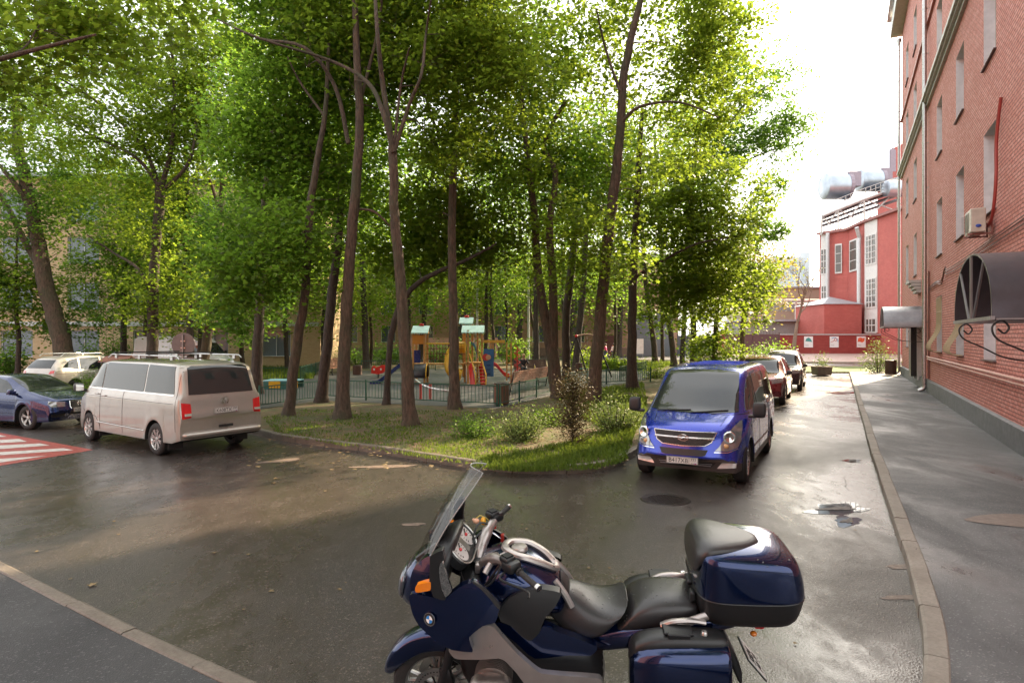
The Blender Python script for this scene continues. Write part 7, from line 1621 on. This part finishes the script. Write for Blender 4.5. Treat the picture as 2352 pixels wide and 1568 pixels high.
def roof(px0, px1, y0, y1, dy, dep, par, finial=True):
    a, b = L(px0, y1), L(px1, y0); m = MB(); x0, x1, z0, z1 = a.x, b.x, a.z, b.z; md = dy+dep/2
    for s in (-1, 1):
        n = 7
        for i in range(n):
            xa, xb = x0+(x1-x0)*i/n, x0+(x1-x0)*(i+1)/n
            m.prism([(xa, md, z1), (xb, md, z1), (xb, md+s*(dep/2+.15), z0), ((xa+xb)/2, md+s*(dep/2+.18), z0-.06), (xa, md+s*(dep/2+.15), z0)], (0, 0, .03))
    o = m.build('roof', MINT, par)
    m = MB(); m.prism([(x0+.08, dy, z0), (x0+.08, md, z1-.03), (x0+.08, dy+dep, z0)], (.03, 0, 0)); m.prism([(x1-.11, dy, z0), (x1-.11, md, z1-.03), (x1-.11, dy+dep, z0)], (.03, 0, 0)); m.build('gable', ORG, o)
    if finial: m = MB(); c = Vector(((x0+x1)/2, md, z1)); [m.ball(c+Vector((q*.07, 0, .07+.02*(q == 0))), (.05, .04, .07), 8) for q in (-1, 0, 1)]; m.build('finial', RDP, o, True)
m = MB()
for px in (949, 975): post(m, px, 883, 765, 0); post(m, px, 883, 765, 1.1)
m.build('tower_posts', WD, pt)
m = MB()
for px in (1064, 1075, 1094, 1107): post(m, px, 881, 762 if px != 1075 else 758, 0 if px in (1075, 1107) else 1.1)
post(m, 1060, 870, 742, 1.3); post(m, 1081, 870, 742, 1.3); m.build('tower_posts', WD, pt)
roof(945, 984, 749, 765, 0, 1.1, pt); roof(1060, 1112, 748, 764, 0, 1.1, pt, False); roof(1050, 1083, 728, 742, 1.2, 1.0, pt)
def pan(name, px0, px1, y0, y1, mat, dy=-.04, th=.035):
    a, b = L(px0, y1), L(px1, y0); m = MB(); m.box(((a.x+b.x)/2, dy, (a.z+b.z)/2), (b.x-a.x, th, b.z-a.z), bev=.02 if th > .03 else 0); return m.build(name, mat, pt)
pan('house_panel', 948, 973, 769, 790, ORG); pan('house_panel', 951, 966, 804, 833, NVB); pan('deck', 946, 978, 834, 838, WD, .5, 1.1); pan('deck', 1064, 1108, 832, 836, WD, .5, 1.1)
o = pan('side_panel', 1111, 1134, 801, 864, BLP, -.1); m = MB(); c = L(1121, 820); m.lathe([(.0, -.05), (.17, -.05), (.17, .0)], c+Vector((-.1, -.1, 0)), 'y', 18); m.build('round_window', RDP, o); m = MB(); m.lathe([(.0, -.07), (.13, -.07), (.13, -.02)], c+Vector((.02, -.1, 0)), 'y', 18); m.build('round_window', M('skin_wood', (.6, .35, .2), .5), o)
m = MB()
for y in (838, 848, 858): m.box(L(1122, y)+Vector((0, -.14, 0)), (.2, .03, .05))
m.build('climbing_hold', NVB, o)
# rope bridge
m = MB()
for dy in (0, 1.0):
    a, b = L(976, 789), L(1066, 789); m.tube([a+Vector((0, dy, 0)), b+Vector((0, dy, 0))], .035, 6)
m.build('bridge_rail', YEL, pt, True)
m = MB(); a, b = L(976, 836), L(1066, 836); m.box((a+b)/2+Vector((0, .5, 0)), (b.x-a.x, 1.0, .06)); m.build('bridge_deck', WD, pt)
for dy in (0, 1.0):
    m = MB()
    for i in range(1, 13): x = a.x+(b.x-a.x)*i/13; m.tube([(x, dy, a.z), (x, dy, L(0, 789).z)], .008, 4)
    for i in range(1, 4): z = a.z+(L(0, 789).z-a.z)*i/4; m.tube([(a.x, dy, z), (b.x, dy, z)], .008, 4)
    m.build('rope_net', ROPE, pt)
# slides
def slide(name, pts, w, mat, side_h=.14):
    m = MB(); rings = []
    for p in spline(pts, 5): rings.append([p+Vector((0, y, z)) for y, z in ((-w/2, side_h), (-w/2, -.03), (w/2, -.03), (w/2, side_h), (w/2-.04, side_h), (w/2-.05, .0), (-w/2+.05, 0), (-w/2+.04, side_h))])
    m.loft(rings); return m.build(name, mat, pt, True)
slide('slide', [L(948, 834)+Vector((0, .5, 0)), L(920, 841)+Vector((0, .3, 0)), L(884, 870)+Vector((0, .1, 0)), L(868, 881), L(852, 883)], .55, NVB, .18)
slide('slide', [L(1130, 838)+Vector((0, .6, 0)), L(1140, 843)+Vector((0, .6, 0)), L(1158, 862)+Vector((0, .4, 0)), L(1170, 866)+Vector((0, .3, 0))], .45, RDP)
slide('slide', [L(1078, 790)+Vector((0, 1.3, 0)), L(1087, 798)+Vector((0, 1.2, 0)), L(1094, 822)+Vector((0, 1.0, 0))], .5, SLT)
m = MB(); rings = []
for p in [L(1068, 800)+Vector((0, .2, 0)), L(1045, 800)+Vector((0, .1, 0)), L(1034, 815)+Vector((0, 0, 0)), L(1028, 850), L(1036, 866), L(1050, 868)]: pass
m.tube(spline([L(1068, 798)+Vector((0, .4, 0)), L(1046, 800)+Vector((0, .4, 0)), L(1034, 822)+Vector((0, .2, 0)), L(1036, 848), L(1048, 858), L(1060, 862)], 4), .3, 14); m.build('tube_slide', YEL, pt, True)
# stairs
m = MB()
for s_, (x0, x1) in (('l', (1082, 1093)), ('r', (1106, 1116))):
    a, b = L(x0, 833), L(x1, 882); m.prism([a+Vector((0, -.05, 0)), b+Vector((0, -.9, 0)), b+Vector((-.22, -.9, 0)), a+Vector((-.14, -.05, -.2))], (.05, 0, 0))
m.build('stair_stringer', RDP, pt)
m = MB()
for i in range(6): t_ = (i+.5)/6; a = L(1087+t_*11, 836+t_*44)+Vector((.22, -.1-.75*t_, 0)); m.box(a, (.5, .16, .03))
m.build('stair_tread', WD, pt)
m = MB()
for x0, x1 in ((1079, 1095), (1103, 1118)): m.tube([L(x0, 812)+Vector((0, -.05, 0)), L(x1, 858)+Vector((0, -.9, 0)), L(x1, 880)+Vector((0, -.9, 0))], .035, 6)
m.build('stair_handrail', YEL, pt, True)
# monkey bar and ladder
m = MB(); m.box((L(1110, 784)+L(1160, 784))/2+Vector((0, 0, 0)), (L(1160, 0).x-L(1110, 0).x, .12, .14)); m.build('monkey_beam', YEL, pt)
m = MB()
for px in (1132, 1127): post(m, px, 803, 786, .1, .08)
for px in (1164, 1174): post(m, px, 874, 786, 0, .07)
m.build('ladder_post', WD, pt)
m = MB()
for y in (800, 817, 833, 849, 863): m.tube([L(1164, y), L(1174, y)], .02, 5)
m.build('ladder_rung', YEL, pt)
# dark tunnel under the left tower
m = MB(); prof = [Vector((0, .55*math.cos(a), .5+.52*math.sin(a))) for a in [math.pi*i/14*1.2-.3 for i in range(15)]]
a = L(953, 882); m.loft([[a+p for p in prof], [a+p+Vector((.62, 0, 0)) for p in prof]], False, False); o = m.build('tunnel', M('tunnel_grey', (.04, .045, .055), .45), pt, True); md = o.modifiers.new('t', 'SOLIDIFY'); md.thickness = .03
m = MB(); m.tube([a+p+Vector((.62, 0, 0)) for p in prof], .03, 6); m.build('tunnel_rim', YEL, o, True)
# spiral climber
sc = thing('spiral_climber', 'tall red spiral climbing pole right of the play ladder', 'climbing pole', G(1188, 868, .12)); h_ = 1.75
m = MB(); m.tube([(0, 0, 0), (0, 0, h_)], .03, 8); m.tube([(0, 0, h_), (-.12, 0, h_+.08)], .03, 6); m.build('pole', RDP, sc, True)
m = MB(); m.tube([(.16*math.cos(q*.42), .16*math.sin(q*.42), .2+q*.023) for q in range(64)], .025, 6); m.build('spiral', RDP, sc, True)
# red spring rocker
rk = thing('spring_rocker', 'red crab-shaped spring rocker left of the blue slide', 'spring rocker', G(869, 868, .12)); s0 = G(869, 868, .12).y/F
m = MB(); m.tube([(.08*math.cos(q*.9), .08*math.sin(q*.9), q*.007) for q in range(36)], .012, 6); m.build('spring', DARKM if 'DARKM' in globals() else BLACK, rk, True)
m = MB(); ol = [(-.36, .28), (-.34, .55), (-.25, .70), (-.12, .62), (.05, .66), (.2, .74), (.34, .72), (.36, .45), (.25, .28), (0, .22)]
for y in (-.16, .13): m.prism([(a*1.05, y, b) for a, b in ol], (0, .03, 0))
m.box((0, 0, .42), (.34, .3, .04)); m.build('side_boards', RDP, rk)
m = MB(); m.tube([(-.1, -.24, .62), (-.1, .24, .62)], .014, 6); m.build('handle', YEL, rk, True)
m = MB(); m.ball((.18, -.175, .5), (.05, .01, .06), 8); m.ball((-.2, -.175, .5), (.05, .01, .06), 8); m.build('eye', WHITE, rk, True)
# seesaw / balance with two red posts
ba = thing('curved_balance_bar', 'curved grey balance bar on two red posts at the front of the playground', 'balance bar', G(982, 925, .12))
m = MB(); m.tube(spline([P(955, 872, 24.6)-ba.location, P(972, 884, 24)-ba.location, P(1000, 893, 23.6)-ba.location, P(1035, 898, 23.4)-ba.location], 5), .035, 8); m.build('bar', STEEL, ba, True)
m = MB()
for px in (966, 988): a = G(px, 916, .12)-ba.location; m.tube([a, a+Vector((0, 0, .56))], .045, 10)
m.build('post', RDP, ba, True)
# low table / sand box cover
tb2 = thing('sandbox', 'low sandbox with blue lid and yellow boards beside the left fence', 'sandbox', G(643, 893, .12), .05)
m = MB(); m.box((0, .5, .36), (1.5, 1.2, .04)); m.build('lid', M('lid_blue', (.2, .42, .5), .4), tb2); m = MB(); m.box((0, -.1, .17), (1.5, .05, .34)); m.box((0, 1.1, .17), (1.5, .05, .34)); m.build('board', M('board_teal', (.02, .14, .13), .5), tb2)
m = MB(); m.box((.62, -.13, .2), (.4, .03, .3)); m.box((-.2, -.13, .2), (.5, .03, .3)); m.build('yellow_board', YEL, tb2)
# swing
sw = thing('swing_frame', 'black and red swing frame with a green seat at the right of the playground', 'swing', G(1360, 866, .12)); ys = sw.location.y
q = lambda px, py, dy=0: P(px, py, ys+dy)-sw.location
m = MB(); ap, bp = q(1324, 772, .3), q(1368, 771, .3)
for a, b, dy in ((ap, q(1290, 866), -.8), (ap, q(1346, 852), 1.4), (bp, q(1405, 866), -.8), (bp, q(1338, 852) if False else q(1378, 852), 1.4)): m.tube([a, b], .045, 8)
m.build('leg', DARKM if 'DARKM' in globals() else BLACK, sw, True)
m = MB(); m.tube(spline([ap, q(1335, 769, .3), q(1350, 768, .3), bp], 4), .05, 8); m.build('crossbar', M('bar_tan', (.5, .3, .2), .4), sw, True)
m = MB(); m.ball(ap, .1); m.ball(bp, .1); m.build('joint', RDP, sw, True)
m = MB()
for px in (1334, 1349): m.tube([q(px, 772, .3), q(px, 846, .3)], .008, 4)
m.build('chain', STEEL, sw); m = MB(); m.box(q(1341, 847, .3), (.5, .2, .06), bev=.02); m.build('seat', M('seat_green', (.02, .16, .14), .4), sw)
# benches
def bench(a, b, label, back=.45, face=1, sc_=1.0, slat=WOODD, deep=.5):
    A, B = G(*a, .12), G(*b, .12); d = B-A; Lb = d.length; t = thing('park_bench', label, 'bench', (A+B)/2, math.atan2(d.y, d.x), 'park benches')
    m = MB()
    for i in range(5): m.box((0, -face*(.08+i*.095), .43-.01*i*(i < 2)), (Lb, .085, .035))
    m.build('seat', slat, t); m = MB()
    for i in range(6): m.box((0, face*(.0+.022*i), .5+i*.082), (Lb, .03, .075), rx=-face*.26)
    m.build('backrest', slat, t)
    for s in (-1, 1):
        m = MB(); x = s*(Lb/2-.12); m.box((x, -face*.22, .2), (.05, .42, .05)); m.box((x, -face*.42, .2), (.05, .05, .42)); m.box((x, face*.02, .45), (.05, .05, .95), rx=-face*.2); m.build('leg', BLACK, t)
    return t
bench((1172, 909), (1258, 886), 'brown slatted bench seen from behind inside the near fence', face=-1, slat=WOODR)
bench((1180, 864), (1256, 861), 'maroon wide bench where the woman sits, facing us', face=1)
bench((746, 862), (784, 853), 'red-brown slatted bench between the maple trunks on the left', face=1, slat=WOODR)
litter_bin(G(1152, 928, .12), 'octagonal wooden litter bin at the end of the near bench', WOODR, .78, .25)
litter_bin(G(821, 861, .12), 'dark wooden litter bin right of the slatted bench', WOODD, .62, .26)
litter_bin(G(1330, 858, .12), 'dark litter bin at the end of the maroon bench', WOODD, .7, .22)
# lamp posts
def lamp(px, py, top, label):
    f = G(px, py, .1); t = thing('lamp_post', label, 'lamp post', f, 0, 'white lamp posts'); h = P(px, top, f.y).z-f.z; m = MB(); m.lathe([(.11, 0), (.1, h*.5), (.07, h)], n=12); m.build('pole', M('post_white', (.6, .62, .64), .5), t, True); m = MB(); m.tube([(0, 0, h-.1), (.9, -.4, h+.3)], .04, 6); m.box((1.2, -.5, h+.3), (.6, .22, .1), bev=.04); m.build('lamp_arm', GREY, t, True)
lamp(606, 842, 560, 'white lamp post behind the back of the silver van'); lamp(1096, 838, 560, 'white lamp post behind the mint-roofed play tower'); lamp(1214, 836, 570, 'white lamp post behind the seated woman')
# round road sign seen from behind, bin shelter
rs = thing('road_sign', 'round grey back of a road sign on a thin post behind the silver van', 'road sign', G(420, 925, .12)); ky = rs.location.y/F
zc_ = P(0, 791, rs.location.y).z-.12; rr_ = 27*ky
m = MB(); m.lathe([(0, .012), (rr_*.97, .012), (rr_, 0), (rr_, -.015), (0, -.015)], (0, .04, zc_), 'y', 40); m.build('disc', M('sign_back', (.15, .135, .13), .5, .3, var=.1), rs, True)
m = MB(); m.tube([(0, 0, 0), (0, 0, zc_+rr_*.85)], .03, 10); m.build('post', M('sign_post', (.28, .26, .25), .4, .5), rs, True)
m = MB(); m.box((0, .03, zc_-rr_-.11), (.72, .015, .15)); m.build('lower_plate', M('sign_back', (.15, .135, .13)), rs)
for dz in (-.12, .12): m = MB(); m.box((0, .005, zc_+dz), (.16, .03, .04)); m.build('bracket', STEEL, rs)
bs = thing('bin_shelter', 'small brown roofed bin shelter left of the silver van', 'bin shelter', G(273, 900, .12)); kb = bs.location.y/F
m = MB(); [m.box((x*24*kb, y, .6), (.06, .06, 1.2)) for x in (-1, 1) for y in (-.25, .25)]; m.box((0, .25, .6), (46*kb, .04, 1.0)); m.build('frame', WOODD, bs)
m = MB(); m.prism([(-31*kb, -.5, 1.28), (31*kb, -.5, 1.28), (29*kb, 0, 1.5), (-29*kb, 0, 1.5)], (0, .02, .04)); m.prism([(-31*kb, .5, 1.28), (31*kb, .5, 1.28), (29*kb, 0, 1.5), (-29*kb, 0, 1.5)], (0, -.02, .04)); m.build('roof', M('shelter_roof', (.16, .07, .055), .5), bs)
# planter at the street end
pl_ = thing('planter', 'square concrete planter with weeds at the end of the street', 'planter', G(1887, 861, .03)); 
m = MB(); m.box((0, 0, .28), (.85, .85, .55), taper=1.12, bev=.03); m.build('tub', M('planter_concrete', (.22, .18, .14), .8, var=.25, bump=.5), pl_)
C = np.array([(pl_.location.x+random.gauss(0, .26), pl_.location.y+random.gauss(0, .2), .6+abs(random.gauss(0, .35))) for _ in range(420)]); leaves('weeds', C, .09, SPI, pl_, 'oval', up=.3)
# ---- people
SKIN = M('skin', (.5, .28, .2), .5)
def person(label, loc, rz, joints, cloth, hair, scale=1.0, legs_mat=None, extra=None):
    """joints: name -> point; a continuous skin-modifier body, hair and clothes as children"""
    t = thing('person', label, 'person', loc, rz)
    order = [('pelvis', None, .135), ('waist', 'pelvis', .12), ('chest', 'waist', .145), ('neck', 'chest', .055), ('head0', 'neck', .062), ('head', 'head0', .095), ('crown', 'head', .075),
             ('shL', 'chest', .07), ('elL', 'shL', .045), ('wrL', 'elL', .03), ('haL', 'wrL', .035), ('shR', 'chest', .07), ('elR', 'shR', .045), ('wrR', 'elR', .03), ('haR', 'wrR', .035),
             ('hiL', 'pelvis', .095), ('knL', 'hiL', .065), ('anL', 'knL', .042), ('toL', 'anL', .038), ('hiR', 'pelvis', .095), ('knR', 'hiR', .065), ('anR', 'knR', .042), ('toR', 'anR', .038)]
    def skin(name, keep, mat, grow=1.0):
        nm = [o for o in order if o[0] in keep]; idx = {o[0]: i for i, o in enumerate(nm)}; me = bpy.data.meshes.new(name)
        me.from_pydata([joints[o[0]] for o in nm], [(idx[o[1]], idx[o[0]]) for o in nm if o[1] in idx], []); me.materials.append(mat); o_ = bpy.data.objects.new(name, me); COL.objects.link(o_); o_.parent = t
        bm = bmesh.new(); bm.from_mesh(me); sl = bm.verts.layers.skin.verify(); bm.verts.ensure_lookup_table()
        for i, o in enumerate(nm): bm.verts[i][sl].radius = (o[2]*grow,)*2; bm.verts[i][sl].use_root = (i == 0)
        bm.to_mesh(me); bm.free(); o_.modifiers.new('skin', 'SKIN').use_smooth_shade = True; subsurf(o_, 2); return o_
    allj = {o[0] for o in order}; skin('body', allj, SKIN)
    skin('top', {'pelvis', 'waist', 'chest', 'shL', 'elL', 'wrL', 'shR', 'elR', 'wrR'}, cloth, 1.16)
    skin('trousers', {'pelvis', 'hiL', 'knL', 'anL', 'hiR', 'knR', 'anR'}, legs_mat or BLACK, 1.14)
    h = Vector(joints['head']); m = MB(); m.ball(h+Vector((0, .025, .03)), (.10, .105, .125), 14); m.build('hair', hair, t, True)
    for s in (-1, 1): m = MB(); m.ball(h+Vector((s*.035, -.088, .01)), .011, 6); m.build('eye', PLB, t, True)
    m = MB(); m.ball(h+Vector((0, -.102, -.02)), (.014, .02, .022), 6); m.build('nose', SKIN, t, True); m = MB(); m.ball(h+Vector((0, -.09, -.055)), (.025, .008, .007), 6); m.build('mouth', M('lips', (.4, .1, .09), .5), t, True)
    for s, nm in ((1, 'L'), (-1, 'R')):
        m = MB(); w_ = Vector(joints['ha'+nm]); d = (w_-Vector(joints['wr'+nm])).normalized(); sd = d.cross(Vector((0, 0, 1))); sd = sd.normalized() if sd.length > .1 else Vector((1, 0, 0))
        for i in range(4): m.tube([w_+sd*(i-1.5)*.017, w_+sd*(i-1.5)*.019+d*(.045+.008*(i in (1, 2))), w_+sd*(i-1.5)*.019+d*.07+Vector((0, .0, -.02))], [.0085, .008, .006], 5)
        m.tube([w_-d*.02+sd*.03, w_+d*.02+sd*.055], [.01, .007], 5); m.build('fingers', SKIN, t, True)
    return t
sit = dict(pelvis=(0, 0, .53), waist=(0, .03, .7), chest=(0, .05, .93), neck=(0, .03, 1.1), head0=(0, .02, 1.14), head=(0, 0, 1.22), crown=(0, .01, 1.28), shL=(.17, .04, 1.0), elL=(.25, -.12, .8), wrL=(.12, -.22, 1.0), haL=(.08, -.2, 1.08), shR=(-.17, .04, 1.0), elR=(-.24, -.05, .76), wrR=(-.1, -.26, .68), haR=(-.04, -.3, .66),
           hiL=(.09, -.03, .52), knL=(.12, -.42, .52), anL=(.1, -.4, .1), toL=(.1, -.55, .04), hiR=(-.09, -.03, .52), knR=(-.1, -.44, .56), anR=(-.02, -.5, .14), toR=(.0, -.65, .1))
pb = G(1203, 866, .12)
person('blonde woman in a black jacket sitting on the maroon bench, one hand at her face', (pb.x, pb.y-.12, .12), 0, sit, M('black_jacket', (.015, .015, .018), .6), M('blonde_hair', (.45, .3, .13), .5), legs_mat=BLACK)
bt_ = thing('drink_bottle', 'clear bottle with yellow drink standing on the maroon bench', 'bottle', (pb.x+.62, pb.y-.3, .58)); m = MB(); m.lathe([(.04, 0), (.042, .16), (.03, .2), (.014, .24), (.014, .27), (0, .27)], n=14); m.build('body', M('yellow_drink', (.6, .5, .12), .1, coat=1), bt_, True); m = MB(); m.lathe([(.016, .27), (.016, .295), (0, .295)], n=10); m.build('cap', WHITE, bt_)
walk = dict(pelvis=(0, 0, .93), waist=(0, 0, 1.1), chest=(0, .01, 1.32), neck=(0, 0, 1.47), head0=(0, 0, 1.5), head=(0, -.02, 1.58), crown=(0, -.01, 1.64), shL=(.18, 0, 1.4), elL=(.24, .08, 1.14), wrL=(.22, -.04, .92), haL=(.21, -.08, .85), shR=(-.18, 0, 1.4), elR=(-.24, -.06, 1.13), wrR=(-.2, -.2, .96), haR=(-.19, -.26, .92),
            hiL=(.09, 0, .9), knL=(.1, -.16, .5), anL=(.1, -.2, .09), toL=(.1, -.34, .03), hiR=(-.09, 0, .9), knR=(-.1, .08, .5), anR=(-.1, .28, .13), toR=(-.1, .18, .03))
JEANS = M('jeans', (.06, .09, .16), .7); 
pw_ = P(1391, 818, 62); person('distant walker in a bright pink top, left of the pair beyond the park', (pw_.x, 62, .05), R(70), walk, M('pink_top', (.65, .06, .2), .6), M('dark_hair', (.05, .03, .02), .5), legs_mat=JEANS)
pw_ = P(1410, 818, 62); person('distant walker in a white top and jeans, right of the pair beyond the park', (pw_.x, 62.3, .05), R(-70), walk, WHITE, M('dark_hair'), legs_mat=JEANS)
